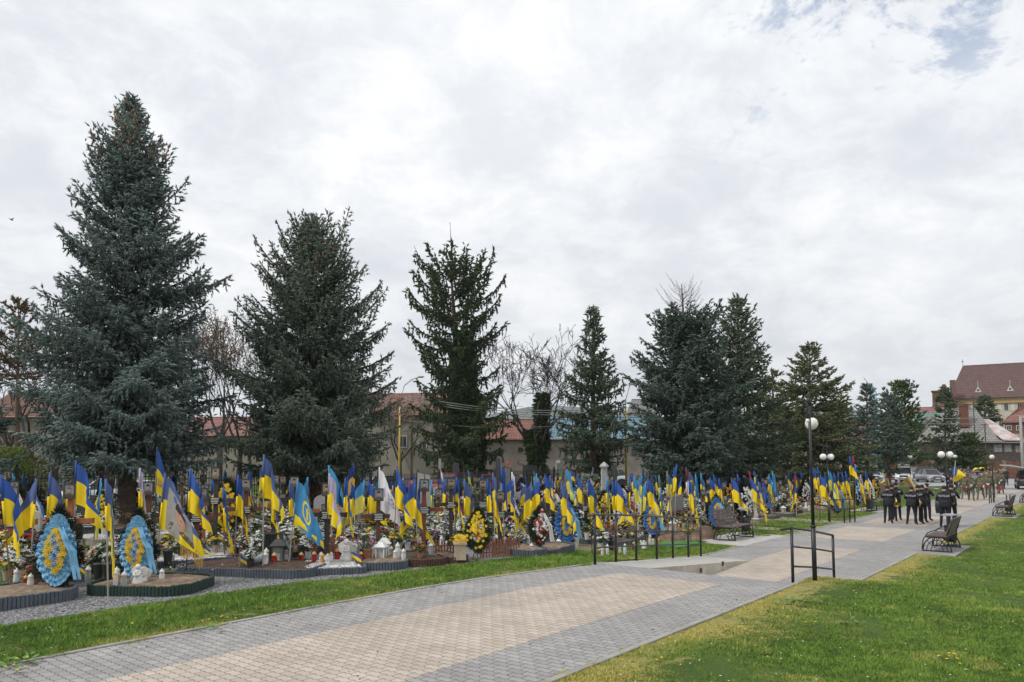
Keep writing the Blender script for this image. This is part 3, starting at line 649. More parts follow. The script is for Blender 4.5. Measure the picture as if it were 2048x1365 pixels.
# ================================================================ buildings
BLK = M('black_paint', (.018,.018,.02), .45, .3, 8)
GLS = M('window_glass', (.03,.035,.045), .15, .2, 2)
WHT = M('white_frame', (.6,.6,.58), .6, .08)
def tile_mat(name, c1, c2, rh=.35, bw=.25):
    m = bpy.data.materials.new(name); m.use_nodes = True; nt = m.node_tree; b = nt.nodes['Principled BSDF']
    tc = nd(nt, 'ShaderNodeTexCoord'); br = nd(nt, 'ShaderNodeTexBrick', offset=.5, i_Scale=1., i_Mortar_Size=.03, i_Mortar_Smooth=.4, i_Brick_Width=bw, i_Row_Height=rh)
    s = nd(nt, 'ShaderNodeSeparateXYZ'); c = nd(nt, 'ShaderNodeCombineXYZ'); nt.links.new(tc.outputs['Object'], s.inputs[0]); nt.links.new(s.outputs[0], c.inputs[0]); nt.links.new(s.outputs[2], c.inputs[1])
    nt.links.new(c.outputs[0], br.inputs[0]); br.inputs['Color1'].default_value = c1+(1,); br.inputs['Color2'].default_value = c2+(1,); br.inputs['Mortar'].default_value = tuple(x*.35 for x in c1)+(1,)
    n = ramp(nt, noise(nt, tc.outputs['Object'], .6, 6, .7), .3, .75); nt.links.new(mixc(nt, math_(nt, 'MULTIPLY', n, .3), br.outputs[0], tuple(x*.5 for x in c1)), b.inputs['Base Color'])
    b.inputs['Roughness'].default_value = .8; bn = nd(nt, 'ShaderNodeBump', i_Strength=.7, i_Distance=.05); bn.invert = True; nt.links.new(br.outputs['Fac'], bn.inputs['Height']); nt.links.new(bn.outputs[0], b.inputs['Normal']); return m
RED = tile_mat('red_tiles', (.22,.095,.072), (.28,.125,.098), .35, .3); BLU = tile_mat('blue_tiles', (.14,.24,.30), (.17,.29,.36), .35, .35)
BRN = tile_mat('brown_tiles', (.105,.058,.052), (.135,.074,.067), .7, .5); GRY = tile_mat('grey_slate', (.22,.21,.20), (.27,.26,.245), .35, .5)
GRN = tile_mat('green_metal', (.13,.22,.19), (.15,.25,.21), 2, .6); DRD = tile_mat('dark_red_tiles', (.24,.10,.09), (.28,.13,.11), .4, .4)
PLAS = M('beige_plaster', (.27,.25,.21), .95, .12, .5, .15); PLAS2 = M('worn_plaster', (.24,.21,.18), .95, .2, .6, .2); CREAM = M('cream_plaster', (.48,.44,.37), .9, .1, 1); OCH = M('ochre_plaster', (.30,.23,.15), .9, .15, .8)
BRICK = tile_mat('brick_red', (.26,.10,.065), (.32,.135,.09), .09, .24); WOOD_D = M('dark_boards', (.07,.058,.05), .9, .35, 2.5, .5)
class Bld:                       # building with its own frame: x along the facade, y into depth, facade facing -y
    def __init__(s, label, pxl, pxr, d, yeave, depth=8, d2=None, name='house', z0=ZL, mat=PLAS, cat='building'):
        a = at(pxl, 900, d); tl_, tr_ = a.x/a.y, at(pxr, 900, d).x/d
        if d2 is None and pxl > 1500: d2 = d*(1+tl_*tl_)/(1+tl_*tr_)
        c = at(pxr, 900, d2 or d); s.w = (c-a).to_2d().length; s.az = math.atan2(c.y-a.y, c.x-a.x); s.d = d
        s.T = thing(name, label, cat, (a.x, a.y, z0), s.az); s.z0 = z0; s.h = at((pxl+pxr)/2, yeave, (d+(d2 or d))/2).z-z0; s.depth = depth; s.mat = mat
        b = MB(); b.box((s.w/2, depth/2, s.h/2), (s.w, depth, s.h)); b.build('wall', mat, s.T)
    def X(s, px): t = at(px, 900, 1).x; a = s.T.location; return (t*a.y-a.x)/(math.cos(s.az)-t*math.sin(s.az))
    def Z(s, py, px=None, dd=0):
        y = s.T.location.y+(s.X(px) if px else s.w/2)*math.sin(s.az); return at(px or 1024, py, y+dd*math.cos(s.az)).z-s.z0
    def gable(s, yr, mat, over=.4, x0=None, x1=None, name='roof', hip=0.):
        x0 = -over if x0 is None else x0; x1 = s.w+over if x1 is None else x1; zr = s.Z(yr, None, s.depth/2); dp = s.depth; b = MB(); o = over; th = .14; ze = s.h-.05
        V = [(x0,-o,ze),(x1,-o,ze),(x1-hip,dp/2,zr),(x0+hip,dp/2,zr),(x0,dp+o,ze),(x1,dp+o,ze)]; n = 6; V2 = [(x,y,z+th) for x,y,z in V]
        b.add(V+V2, [(0,1,2,3)[::-1],(3,2,5,4)[::-1],(6,7,8,9),(9,8,11,10),(0,6,7,1)[::-1],(4,5,11,10)[::-1],(0,3,9,6)[::-1],(3,4,10,9)[::-1],(1,7,8,2)[::-1],(2,8,11,5)[::-1]])
        if hip < .1:
            
            for xx, fc in ((x0+o, (0,2,1)), (x1-o, (0,1,2))): g = MB(); g.add([(xx,0.01,ze),(xx,dp-.01,ze),(xx,dp/2,zr-.02)], [fc]); g.build('gable_wall', s.mat, s.T)
        else: b.add([(x0,-o,ze+.15),(x0,dp+o,ze+.15),(x0+hip,dp/2,zr+.15),(x1,-o,ze+.15),(x1,dp+o,ze+.15),(x1-hip,dp/2,zr+.15)], [(0,2,1),(3,4,5)])
        r = b.build(name, mat, s.T); g = MB(); g.tube([(x0,-o-.06,ze+.05),(x1,-o-.06,ze+.05)], .06, 6); g.build('gutter', M('gutter_metal', (.25,.12,.09), .5, .1), r)
        rc = MB(); rc.tube([(x0+hip,dp/2,zr+th),(x1-hip,dp/2,zr+th)], .11, 6); rc.build('ridge', mat, r); return r
    def win(s, px, py, wpx, hpx, frame=WHT, glass=GLS, arch=False, bars=True, name='window', y=0):
        k = s.d/FPX; w, h = wpx*k, hpx*k; x, z = s.X(px), s.Z(py, px); b = MB(); f = .07
        for sx in (-1, 1): b.box((x+sx*w/2, y-.03, z), (f, .1, h+f))
        for sz in (-1, 1): b.box((x, y-.035, z+sz*h/2), (w-f, .1, f))
        if bars: b.box((x, y-.03, z), (.04, .06, h-f))
        o = b.build(name, frame, s.T); p = MB()
        if arch:
            P = [(x+w/2*math.cos(a), z+h/2+w/2*math.sin(a)) for a in [PI*i/8 for i in range(9)]]; V = [(q[0], y-.012, q[1]) for q in P]+[(x-w/2, y-.012, z-h/2), (x+w/2, y-.012, z-h/2)]; p.add(V, [tuple(range(len(V)))]); V2 = [(x+(w/2+.09)*math.cos(a), y-.03, z+h/2+(w/2+.09)*math.sin(a)) for a in [PI*i/8 for i in range(9)]]
            t = MB(); t.tube(V2, .09, 4); t.build('arch', M('ochre_trim', (.42,.27,.13), .9, .1), o)
        else: p.box((x, y-.012, z), (w, .02, h))
        p.build('pane', glass, o); return o
B1 = Bld('beige plastered house with red tiled roof behind the second spruce', 560, 915, 74, 832, 9, 70); B1.gable(792, RED)
for p in ((701,862,18,14),(806,884,16,22),(845,893,17,12),(893,880,9,10),(740,880,14,18)): B1.win(*p)
b = MB(); b.tube([(B1.X(823),-.09,B1.h),(B1.X(823),-.09,0)], .05); b.build('downpipe', M('rust_pipe', (.2,.08,.05), .6), B1.T)
B1b = Bld('plastered house with dark red roof seen through the gap between the two blue spruces', 300, 545, 76, 872, 9, 74); B1b.gable(838, DRD)
for p in ((400,895,12,14),(440,895,12,14),(480,895,12,14)): B1b.win(*p)
B2 = Bld('long low plastered outbuilding with one red and one blue roof half', 915, 1345, 84, 880, 8, 88, mat=PLAS2)
xm = B2.X(1095)
r1 = B2.gable(843, RED, x1=xm); r2 = B2.gable(836, BLU, x0=xm+.05)
for p in ((1041,900,9,9),(1096,897,10,10),(1040,925,6,5),(1270,905,14,14),(1190,900,10,10)): B2.win(*p, frame=M('brown_frame', (.12,.06,.04), .7, .1))
b = MB(); b.box((B2.X(1090)-.01,4,B2.Z(822)-.3),(.5,.5,2.0)); b.box((B2.X(1090),4,B2.Z(822)+.75),(.8,.8,.12)); b.build('chimney', M('chimney_dark', (.1,.09,.09), .9), r2)
for p in ((1041,925),(1116,924)):
    b = MB(); b.box((B2.X(p[0]),-.03,B2.Z(p[1])),(.4,.04,.35)); b.build('meter_box', WHT, B2.T)
B3 = Bld('ochre house behind the yellow street lamp', 1255, 1420, 96, 862, 9, mat=OCH); B3.gable(838, M('grey_roof', (.2,.2,.2), .8), hip=2)
for p in ((1290,905,10,14),(1325,905,10,14),(1355,905,10,14)): B3.win(*p)
B4 = Bld('tall grey-roofed block rising behind the blue roof', 1268, 1312, 130, 826, 6, mat=M('grey_wall', (.28,.28,.28), .9, .1)); B4.gable(801, M('grey_metal_roof', (.16,.16,.17), .6), hip=.6)
for k in range(4): B4.win(1276+k*9, 843, 5, 9)
B5 = Bld('low red-brown roofed house left of the tall spruce', -40, 150, 66, 835, 8, mat=PLAS2); B5.gable(790, M('red_brown_roof', (.13,.065,.05), .9, .25, 3))
for p in ((20,872,12,16),(80,872,12,16)): B5.win(*p)
B6 = Bld('low reddish roofed house behind the olive spruce', 1560, 1745, 150, 895, 9, mat=PLAS2); B6.gable(845, DRD)
for p in ((1690,905,7,9),(1715,905,7,9)): B6.win(*p)
# wooden house
B7 = Bld('old dark wooden house with grey slate roof and brick chimney', 1868, 2042, 106, 884, 11, mat=WOOD_D, name='wooden_house')
r = B7.gable(820, GRY, x0=-.8, x1=B7.X(2000), hip=2.4); 
b = MB(); b.box((B7.X(1932), 2.2, B7.Z(832)), (1.15, .9, 3.0)); b.box((B7.X(1932), 2.2, B7.Z(832)+1.56), (1.3, 1.05, .12)); b.build('chimney', BRICK, r)
b = MB(); zt, zb = B7.Z(836), B7.h+.2; xa, xb = B7.X(1958), B7.X(2046)
b.add([(xa, 5, zt), (xa+1.6, 5, zt), (xb, -.6, zb), (xb-2.2, -.6, zb), (xa, 5, zt-.1), (xa+1.6, 5, zt-.1), (xb, -.6, zb-.1), (xb-2.2, -.6, zb-.1)], [(0,3,2,1), (4,5,6,7), (0,1,5,4), (1,2,6,5), (2,3,7,6), (3,0,4,7)])
b.build('metal_roof', M('rusty_metal_roof', (.5,.5,.52), .5, 0, 1.2, rgb2=(.36,.2,.14)), B7.T)
b = MB(); b.add([(B7.X(1960), -.55, B7.h), (B7.X(2050), -.55, B7.h-.1), (B7.X(2050), 3, B7.h+1.1), (B7.X(1960), 3, B7.h+1.3), (B7.X(1960), -.55, B7.h-.15), (B7.X(2050), -.55, B7.h-.25), (B7.X(2050), 3, B7.h+.95), (B7.X(1960), 3, B7.h+1.15)], [(0,1,2,3), (7,6,5,4), (0,4,5,1), (1,5,6,2), (2,6,7,3), (3,7,4,0)]); b.build('porch_roof', GRY, B7.T)
for p in ((1996,897,14,15),(2016,897,12,15),(2037,898,10,14)): B7.win(*p, frame=M('brown_frame', (.12,.06,.04)), glass=M('curtain_glass', (.2,.22,.23), .3, .4, 3))
for p in ((1880,905,10,16),): B7.win(*p, frame=M('brown_frame', (.12,.06,.04)))
B7b = Bld('grey slate roofed wooden wing left of the narrow spruce', 1838, 1902, 103, 884, 9, mat=WOOD_D, name='wooden_house'); B7b.gable(836, GRY, hip=3.2)
B7b.win(1850, 903, 8, 14, frame=M('brown_frame', (.12,.06,.04)))
b = MB(); b.box((2.3, -1.2, B7b.Z(925)), (5.5, 2.4, .1)); b.build('lean_to_roof', M('concrete_slab', (.32,.32,.3), .9), B7b.T)
B8 = Bld('green metal roofed house between the conifers', 1828, 1885, 124, 846, 8); B8.gable(828, GRN); B8.win(1845, 860, 7, 10)
B9 = Bld('dark red roofed house on the skyline behind the green roof', 1815, 1890, 140, 830, 8); B9.gable(817, DRD); B9.win(1840, 838, 6, 8)
B10 = Bld('brick house with bright red tiled hip roof at the right edge', 2012, 2125, 122, 843, 10, mat=BRICK); B10.gable(806, RED, hip=5); 
for p in ((2020,856,8,9),(2040,856,8,9)): B10.win(*p)
# big arched building
PL = Bld('large cream building with arcaded windows and steep brown roof', 1908, 2110, 172, 795, 20, mat=CREAM, name='arcaded_building')
r = PL.gable(730, BRN, hip=3.4, over=.8)
for px in (1962, 2027):
    x, z = PL.X(px), PL.Z(779); b = MB(); b.add([(x-.75,.9,z-.5),(x+.75,.9,z-.5),(x,.9,z+.95),(x-.75,4,z-.5),(x+.75,4,z-.5),(x,4,z+.95)], [(0,1,2),(0,2,5,3),(1,4,5,2),(0,3,4,1),(3,5,4)]); dm = b.build('dormer', M('pale_stone', (.5,.5,.48), .8, .1), PL.T)
    c = MB(); c.lathe([(.22,0),(.22,.02)], (0,0,0), 8); c2 = MB(); c2.add([(x+.25*math.cos(a),.88,z+.05+.25*math.sin(a)) for a in [2*PI*i/8 for i in range(8)]], [tuple(range(8))[::-1]]); c2.build('pane', GLS, dm)
    c = MB(); c.tube([(x,.9,z+.95),(x,.9,z+1.9)], .05); c.ball((x,.9,z+1.9), .12); c.build('finial', M('pale_stone', (.5,.5,.48)), dm)
for xx in (3.4-.8, PL.w+.8-3.4):
    c = MB(); z = PL.Z(730, None, 10); c.tube([(xx,10,z),(xx,10,z+1.8)], .06); c.ball((xx,10,z+1.2), .2); c.build('finial', M('lead_grey', (.2,.2,.22), .5), PL.T)
c = MB(); c.box((PL.w/2, -.15, PL.h-.9), (PL.w+.2, .3, .9)); c.build('cornice', M('ochre_trim', (.42,.27,.13), .9, .1), PL.T)
c = MB(); c.box((PL.w/2, -.3, PL.h+.1), (PL.w+1, .5, .25)); c.build('gutter', M('gutter_grey', (.3,.3,.32), .5), PL.T)
for i in range(11): PL.win(1922+i*13.5, 814, 6.5, 14, arch=True, frame=CREAM, glass=GLS if i % 2 else M('pale_blind', (.6,.58,.52), .7))
for i in range(9): PL.win(1925+i*16, 845, 7, 16, frame=M('ochre_trim', (.42,.27,.13)))
PL2 = Bld('side wing of the arcaded building with gabled brown roof', 1872, 1916, 168, 812, 12, mat=OCH, name='arcaded_building'); PL2.gable(771, BRN, hip=2.2)
for p in ((1885,822,5,9),(1900,822,5,9)): PL2.win(*p)
c = MB(); c.box((PL2.X(1877), 2, PL2.Z(800)), (1.6, 1.6, 4)); c.box((PL2.X(1877), 2, PL2.Z(800)+2.1), (2., 2., .3)); c.build('chimney', BRICK, PL2.T)
c = MB(); c.box((PL2.X(1912), 4, PL2.Z(776)), (1.2, 1.2, 4)); c.build('chimney', M('brown_brick', (.16,.09,.08), .9), PL2.T)
# tower crane, skyline pole
T = thing('tower_crane', 'blue construction crane far off beyond the car park trees', 'crane', (at(1752,900,420).x, 420, 0)); b = MB(); zt = at(1752,788,420).z
CRB = M('crane_blue', (.12,.3,.5), .5, .1)
for sx in (-.8, .8):
    for sy in (-.8, .8): b.tube([(sx, sy, 0), (sx, sy, zt)], .16, 4)
for k in range(int(zt/3)): b.tube([(-.8, -.8, k*3), (.8, -.8, k*3+3)], .12, 4); b.tube([(.8, -.8, k*3), (-.8, -.8, k*3+3)], .1, 4)
b.build('mast', CRB, T); b = MB()
zj = at(1740,764,420).z; b.box((-2.2, 0, (zt+zj)/2+.6), (7.6, 1.2, 1.1), R=Matrix.Rotation(rad(22), 3, 'Y')); b.tube([(1.5,0,zt+.5),(-5.6,0,zj+2.4)], .2, 4); b.box((1.6,0,zt-.4),(1.6,1.4,1.2)); b.build('jib', CRB, T)
# ================================================================ walls and fences
def px_fence():
    T = thing('board_fence', 'long reddish brown board fence behind the car park', 'fence', (at(1770,900,97).x, 97, ZL)); L = at(2150,900,97).x-at(1770,900,97).x; n = int(L/.16)
    b = MB()
    for k in range(n): b.box((k*.16+.08, random.uniform(-.006,.006), 1.12+random.uniform(-.01,.01)), (.152, .03, 2.2))
    b.build('boards', M('fence_brown', (.16,.07,.04), .85, .3, 2), T)
    for k in range(0, int(L/3.1)+1): b = MB(); b.box((k*3.1, .0, 1.18), (.42, .3, 2.4)); b.build('pillar', M('brick_pillar', (.22,.17,.13), .95, .2, 4), T)
px_fence()
def iron_fence():
    FM = M('fence_iron', (.03,.028,.027), .6, .3, 5); s0, s1, t0, t1 = 6, 58, -31.5, -35.3
    n = 26; grp = 'panels of the wrought iron cemetery fence'
    def make():
        T = thing('iron_fence', 'x', 'fence', group=grp); b = MB(); b.box((0,0,.95),(.14,.14,1.9)); b.lathe([(.09,1.9),(.05,1.98),(.07,2.03),(.01,2.1)], n=6); b.build('post', FM, T)
        b = MB(); b.box((1,0,.25),(1.86,.04,.05)); b.box((1,0,1.5),(1.86,.04,.05)); b.box((1,0,1.2),(1.86,.03,.03))
        for k in range(14): x = .12+k*.135; b.box((x,0,.98),(.022,.022,1.5)); b.lathe([(.004,1.7),(.03,1.76),(.002,1.88)], (x,0,0), 4)
        for k in range(7): x = .19+k*.27; b.tube([(x+.07*math.cos(a),0,1.35+.07*math.sin(a)) for a in [2*PI*i/8 for i in range(9)]], .01, 3)
        b.build('panel', FM, T); return T
    K = Kind(make); L = 2.0; N = int((s1-s0)/L)
    for i in range(N):
        s_ = s0+i*L; t_ = t0+(t1-t0)*i/N; x, y = xy(s_, t_); x2, y2 = xy(s_+L, t_+(t1-t0)/N)
        o = K.put((x, y, zg(x, y)-.02), math.atan2(y2-y, x2-x)); auto(o, 'wrought iron spiked fence panel with post', 'fence', grp)
iron_fence()
# ================================================================ street furniture
def make_bench():
    T = thing('park_bench', 'x', 'bench', group='iron-framed park benches'); FE = M('bench_iron', (.02,.02,.022), .5, .2)
    WD = M('bench_slat', (.13,.095,.085), .8, .3, 3, .4)
    for sx in (-.8, .8):
        b = MB(); arc = lambda r, cy, a0=0, a1=PI, z0=.03: [(sx, cy+r*math.cos(a), z0+r*math.sin(a)*1.12) for a in [a0+(a1-a0)*i/14 for i in range(15)]]
        b.tube(arc(.37, -.02), .019, 6); b.tube(arc(.275, -.02), .013, 5); b.tube(arc(.16, -.02), .011, 5); b.box((sx, -.02, .02), (.04, .8, .03))
        for a in (PI*.25, PI*.5, PI*.75): b.tube([(sx, -.02+.16*math.cos(a), .03+.18*math.sin(a)), (sx, -.02+.37*math.cos(a), .03+.41*math.sin(a))], .01, 4)
        b.tube([(sx, .18, .38), (sx, .3, .62), (sx, .4, .98)], .019, 6); b.tube([(sx, -.42, .05), (sx, -.38, .34), (sx, -.25, .55), (sx, .05, .68), (sx, .31, .68)], .016, 5)
        b.box((sx, -.02, .42), (.04, .56, .035)); b.build('side_frame', FE, T)
    for k in range(5): b = MB(); b.box((0, -.27+k*.118, .455), (1.72, .1, .028)); b.build('seat_slat', WD, T)
    for k in range(5): b = MB(); u = k/4; b.box((0, .235+.155*u, .52+.42*u), (1.72, .028, .095), R=Matrix.Rotation(rad(-17), 3, 'X')); b.build('back_slat', WD, T)
    b = MB(); b.tube([(-.8, .18, .36), (.8, .18, .36)], .014, 5); b.tube([(-.8, -.1, .12), (.8, -.1, .12)], .012, 5); b.build('tie_bar', FE, T); return T
BN = Kind(make_bench)
def on(s, t, dz=0): x, y = xy(s, t); return (x, y, ZL+.002+dz)
# face direction: seat faces local -y
AZ_R = -HD+PI/2      # rotate so that -y points along ... computed below
def face(dx, dy): return math.atan2(dy, dx)+PI/2   # rz making local -y point along (dx,dy)
BN.put(on(24.9, TL-1.12), face(N2[0], N2[1]), 1.0, 'wooden slat bench with arched iron sides on the left pad beyond the ramp')
BN.put(on(43.1, TL-.9), face(N2[0], N2[1]), 1.0, 'farther left bench with arched iron sides, left of the band')
BN.put(on(26.0, TR+.5), face(-N2[0], -N2[1]), 1.0, 'nearest bench on the right of the path, seen from its end')
BN.put(on(42.8, TR+.5), face(-N2[0], -N2[1]), 1.0, 'second bench on the right, in front of the marching soldiers')
BN.put(on(56.0, TR+.5), face(-N2[0], -N2[1]), 1.0, 'farthest bench at the right edge of the lawn')
def make_bin():
    T = thing('litter_bin', 'x', 'litter bin', group='black litter bins with flat roofs'); IR = M('bin_iron', (.02,.02,.022), .5, .2)
    b = MB(); b.lathe([(.13,.12),(.165,.2),(.175,.55),(.165,.62),(.15,.62),(.155,.25),(.01,.2)], n=16); b.build('bucket', IR, T, smooth=False)
    b = MB()
    for sx in (-.2, .2): b.box((sx*1.1, 0, .45), (.03, .04, .9))
    b.box((0,0,.02),(.5,.3,.03)); b.build('stand', IR, T); b = MB(); b.box((0,0,.92),(.5,.34,.03)); b.box((0,.0,.94),(.42,.27,.02)); b.build('lid', M('bin_lid', (.3,.31,.33), .45, .15), T); return T
BI = Kind(make_bin)
BI.put(on(26.5, TL-1.3), HD, 1, 'black litter bin with flat roof beside the left bench')
BI.put(on(41.7, TL-.7), HD, 1, 'black litter bin beside the farther left bench')
BI.put(on(27.2, TR+.55), HD, 1.05, 'litter bin with grey lid behind the nearest right bench')
BI.put(on(44.1, TR+.55), HD, 1.05, 'litter bin with grey lid behind the second right bench')
def lamp(label, pos, h, both=True, sleeve=1.0, rz=0., globe=.14, cols=None):
    T = thing('street_lamp', label, 'street lamp', pos, rz, 'black park lamps with white globes'); s = h/3.25
    b = MB(); b.tube([(0,0,-.1),(0,0,sleeve)], .043, 12); b.build('base_sleeve', BLK, T, smooth=True)
    b = MB(); b.tube([(0,0,sleeve),(0,0,h)], [.032,.024], 10); b.lathe([(.05,0),(.05,.04),(.02,.1),(.03,.16),(.004,.26)], (0,0,h), 8); b.lathe([(.05,0),(.05,.03),(.034,.05)], (0,0,sleeve-.03), 12); b.build('pole', BLK, T, smooth=True)
    for k, sx in enumerate((-1, 1)):
        b = MB(); cx, cz, R = sx*.13, h-.02, .12
        b.tube([(cx+sx*R*math.cos(a)*-1, 0, cz+R*math.sin(a)) for a in [PI*i/10 for i in range(11)]]+[(cx+sx*R, 0, cz-.16)], .02, 6)
        b.tube([(cx+.07*math.cos(a), 0, cz+.01+.07*math.sin(a)) for a in [2*PI*i/10 for i in range(11)]], .012, 5); b.lathe([(.05,-.02),(.045,-.09),(.02,-.12)][::-1], (cx+sx*R, 0, cz-.14), 8)
        b.build('arm', BLK, T)
        if both or k == 1:
            g = MB(); g.ball((cx+sx*R, 0, cz-.25-globe+.03), globe, 20, 14); g.build('globe', M('opal_glass', (.78,.77,.75), .25, .03), T, smooth=True)
        else:
            g = MB(); g.ball((cx+sx*R, 0, cz-.29), .035, 10, 8, sc=(1,1,1.3)); g.build('bulb', M('opal_glass', (.78,.77,.75)), T, smooth=True)
    return T
r_ = ray(1631, 1162); k_ = -HC/r_[2]; pA = Vector((r_[0]*k_, r_[1]*k_, 0.)); lamp('nearest black lamp post beside the stair rail, one globe missing', (pA.x+.03, pA.y+.1, -.03), at(1608,811,14.7).z, False, at(1626,1043,14.7).z, rz=1.05, globe=.12).rotation_euler = (0, -.028, 1.05)
for px, py, rz, lb in ((1658,1043,.5,'double-globe lamp post left of the band, at the path edge'),(1822,980,.8,'slim double-globe lamp post with white sign board before the car park'),(1913,978,.9,'small far double-globe lamp post behind the flag bearer'),(1988,1005,1.0,'double-globe lamp post beside the marching soldiers')):
    p = gp(px, py); lamp(lb, p, 3.2 if px != 1913 else 3.25, True, .9, rz)
p = gp(1897, 1046); lamp('double-globe lamp post rising above the drummer and flag', p, 3.3, True, .9, .35, .145)
# white sign board on the lamp by the car park
q = gp(1822, 980); T = thing('sign_board', 'white sign board of stacked strips on a far lamp post', 'sign', (q.x-.62, q.y-.1, 0)); zc = at(1813,930,q.y).z
for k in range(3):
    b = MB(); b.box((0,0,zc+.22-k*.2),(1.05,.04,.13)); b.build('strip', WHT, T)
b = MB(); b.box((.42,.05,zc),(.04,.03,.6)); b.box((-.42,.05,zc),(.04,.03,.6)); b.build('bracket', BLK, T)
# railings
def railing(name, label, posts, tops, rails, r=.029, extra=None):
    T = thing(name, label, 'railing', posts[0]); o = Vector(posts[0])
    for p, q in zip(posts, tops):
        b = MB(); b.tube([Vector(p)-o-Vector((0,0,.05)), Vector(q)-o], r, 8); b.build('post', BLK, T, smooth=True)
    for f in rails:
        b = MB(); b.tube([Vector(p).lerp(Vector(q), f)-o for p, q in zip(posts, tops)], .02 if f < 1 else .024, 6)
        if f == 1 and extra: b.tube([Vector(e)-o for e in extra], .024, 6)
        b.build('rail' if f < 1 else 'handrail', BLK, T)
    return T
ps = []; tp = []
for px, py in ((1190,1131),(1232,1127),(1273,1123),(1314,1119),(1346,1116),(1377,1113),(1402,1110)):
    a = (px-1024)/FPX; s_lo, s_hi = 11., 25.
    for _ in range(40):
        mid = (s_lo+s_hi)/2; x, y = xy(mid, TL+.06); z = ZL*max(0, min(1, (mid-S0)/(S1-S0)))
        if topx((x, y, z))[0] < px: s_lo = mid
        else: s_hi = mid
    ps.append((x, y, z)); tp.append((x, y, z+1.06))
e0 = Vector(tp[0])
railing('ramp_railing', 'long black three-rail railing along the left side of the ramp', ps, tp, (1, .66, .33), extra=[tp[0], (tp[0][0]-.3*D2[0], tp[0][1]-.3*D2[1], tp[0][2]-.02)])
def rl(lst, z0s, label, h=1.0, rails=(1,.66,.33)):
    P = []
    for (s_, t_), z0 in zip(lst, z0s): x, y = xy(s_, t_); P.append((x, y, z0))
    return railing('stair_railing', label, P, [(p[0], p[1], p[2]+h) for p in P], rails, extra=[(P[0][0], P[0][1], P[0][2]+h), (P[0][0]-.22*N2[0]-.05, P[0][1]+.1*N2[1], P[0][2]+h-.03)])
r_ = ray(1584, 1166); k_ = -HC/r_[2]; a, t_ = map(float, st(r_[0]*k_, r_[1]*k_)); t_ += .02
rl([(a, t_), (a+1.12, t_+.04), (a+2.35, t_+.06)], (0, -.14, -.32), 'short sloping black stair railing in front of the nearest lamp post', 1.0, (1,.66,.3))
for px0, lb in ((1690, 'black railing beside the path, right of the second lamp post'),):
    P = []
    for px, py in ((1660,1046),(1689,1046),(1700,1045),(1710,1044)): q = gp(px, py); P.append(tuple(q))
    railing('path_railing', lb, P, [(p[0], p[1], p[2]+.98) for p in P], (1,.6,.25))
P = [tuple(gp(px, py)) for px, py in ((1979,1007),(1983,1006),(1987,1004))]
railing('path_railing', 'small black railing at the foot of the lamp by the soldiers', P, [(p[0], p[1], p[2]+.98) for p in P], (1,.5))
# yellow street light masts, wires, utility pole
YEL = M('yellow_paint', (.5,.36,.06), .6, .15, 2)
masts = []
for px, d, lb in ((1252, 60, 'yellow steel street light mast in front of the outbuilding'), (799, 60, 'yellow steel street light mast half hidden by the second spruce')):
    x = at(px, 900, d).x; zt = at(px, 815, d).z; T = thing('street_light_mast', lb, 'street light', (x, d, ZL)); b = MB(); b.tube([(0,0,0),(0,0,zt-ZL)], [.1,.07], 8); b.build('mast', YEL, T, smooth=True)
    b = MB(); za = at(px, 760, d).z-ZL; b.tube([(0,0,zt-ZL),(.02,0,zt-ZL+.6),(.35,-.1,za-.5),(1.0,-.3,za),(1.6,-.5,za+.15)], .035, 6); b.build('arm', M('lamp_arm_grey', (.25,.25,.22), .6), T)
    b = MB(); b.ball((1.75,-.55,za+.17), .2, 8, 6, sc=(1.4,.6,.4)); b.build('lamp_head', M('lamp_arm_grey', (.25,.25,.22)), T); masts.append(Vector((x, d, zt)))
WIR = M('wire_grey', (.3,.3,.3), .6, .05)
def wire(a, c, sag, r=.016, lb=''):
    b = MB(); b.tube([Vector(a).lerp(Vector(c), i/24)-Vector((0,0,sag*4*(i/24)*(1-i/24)))-Vector(a) for i in range(25)], r, 4)
    o = b.build('overhead_wire', WIR, loc=a); tag(o, lb, 'wire', 'overhead wires'); 
A0 = at(560, 775, 61)
for k, (lb) in enumerate(('uppermost pale cable strung to the yellow mast', 'second cable just below the uppermost one', 'lowest of the three bundled cables at the yellow mast')):
    wire(masts[1]+Vector((0,0,.2-.18*k+.9)), masts[0]+Vector((0,0,-.18*k+.05)), .75, .026, lb)
wire(masts[1]+Vector((0,0,-1.0)), masts[0]+Vector((0,0,-.9)), .7, .012, 'thin dark wire well below the cable bundle')
wire(masts[0], at(1420, 838, 60), .2, .02, 'cable leaving the yellow mast to the right')
x = at(2044, 900, 78).x; T = thing('utility_pole', 'grey concrete utility pole with lamp at the right edge', 'pole', (x, 78, ZL)); zt = at(2044, 832, 78).z-ZL
b = MB(); b.tube([(0,0,0),(0,0,zt)], [.17,.12], 8); b.build('pole', M('pole_concrete', (.3,.3,.29), .9, .15, 2), T, smooth=True); b = MB(); b.tube([(0,0,zt-.3),(.3,-.4,zt),(.8,-1,zt+.1)], .04, 6); b.ball((.9,-1.1,zt+.08), .16, 8, 6, sc=(1.3,.8,.5)); b.build('lamp_head', WHT, T)
for px, yt, d, lb in ((1972, 847, 98, 'thin dark pole in front of the wooden house'), (1951, 792, 104, 'thin aerial mast above the slate roof')):
    x = at(px,900,d).x; T = thing('slender_pole', lb, 'pole', (x, d, ZL)); b = MB(); zt = at(px,yt,d).z-ZL; b.tube([(0,0,0),(0,0,zt)], .07, 6); b.build('pole', M('pole_dark', (.06,.06,.06), .8), T); b = MB(); b.box((0,0,zt-.2),(1.1,.08,.08)); b.build('crossarm', M('pole_dark', (.06,.06,.06)), T)
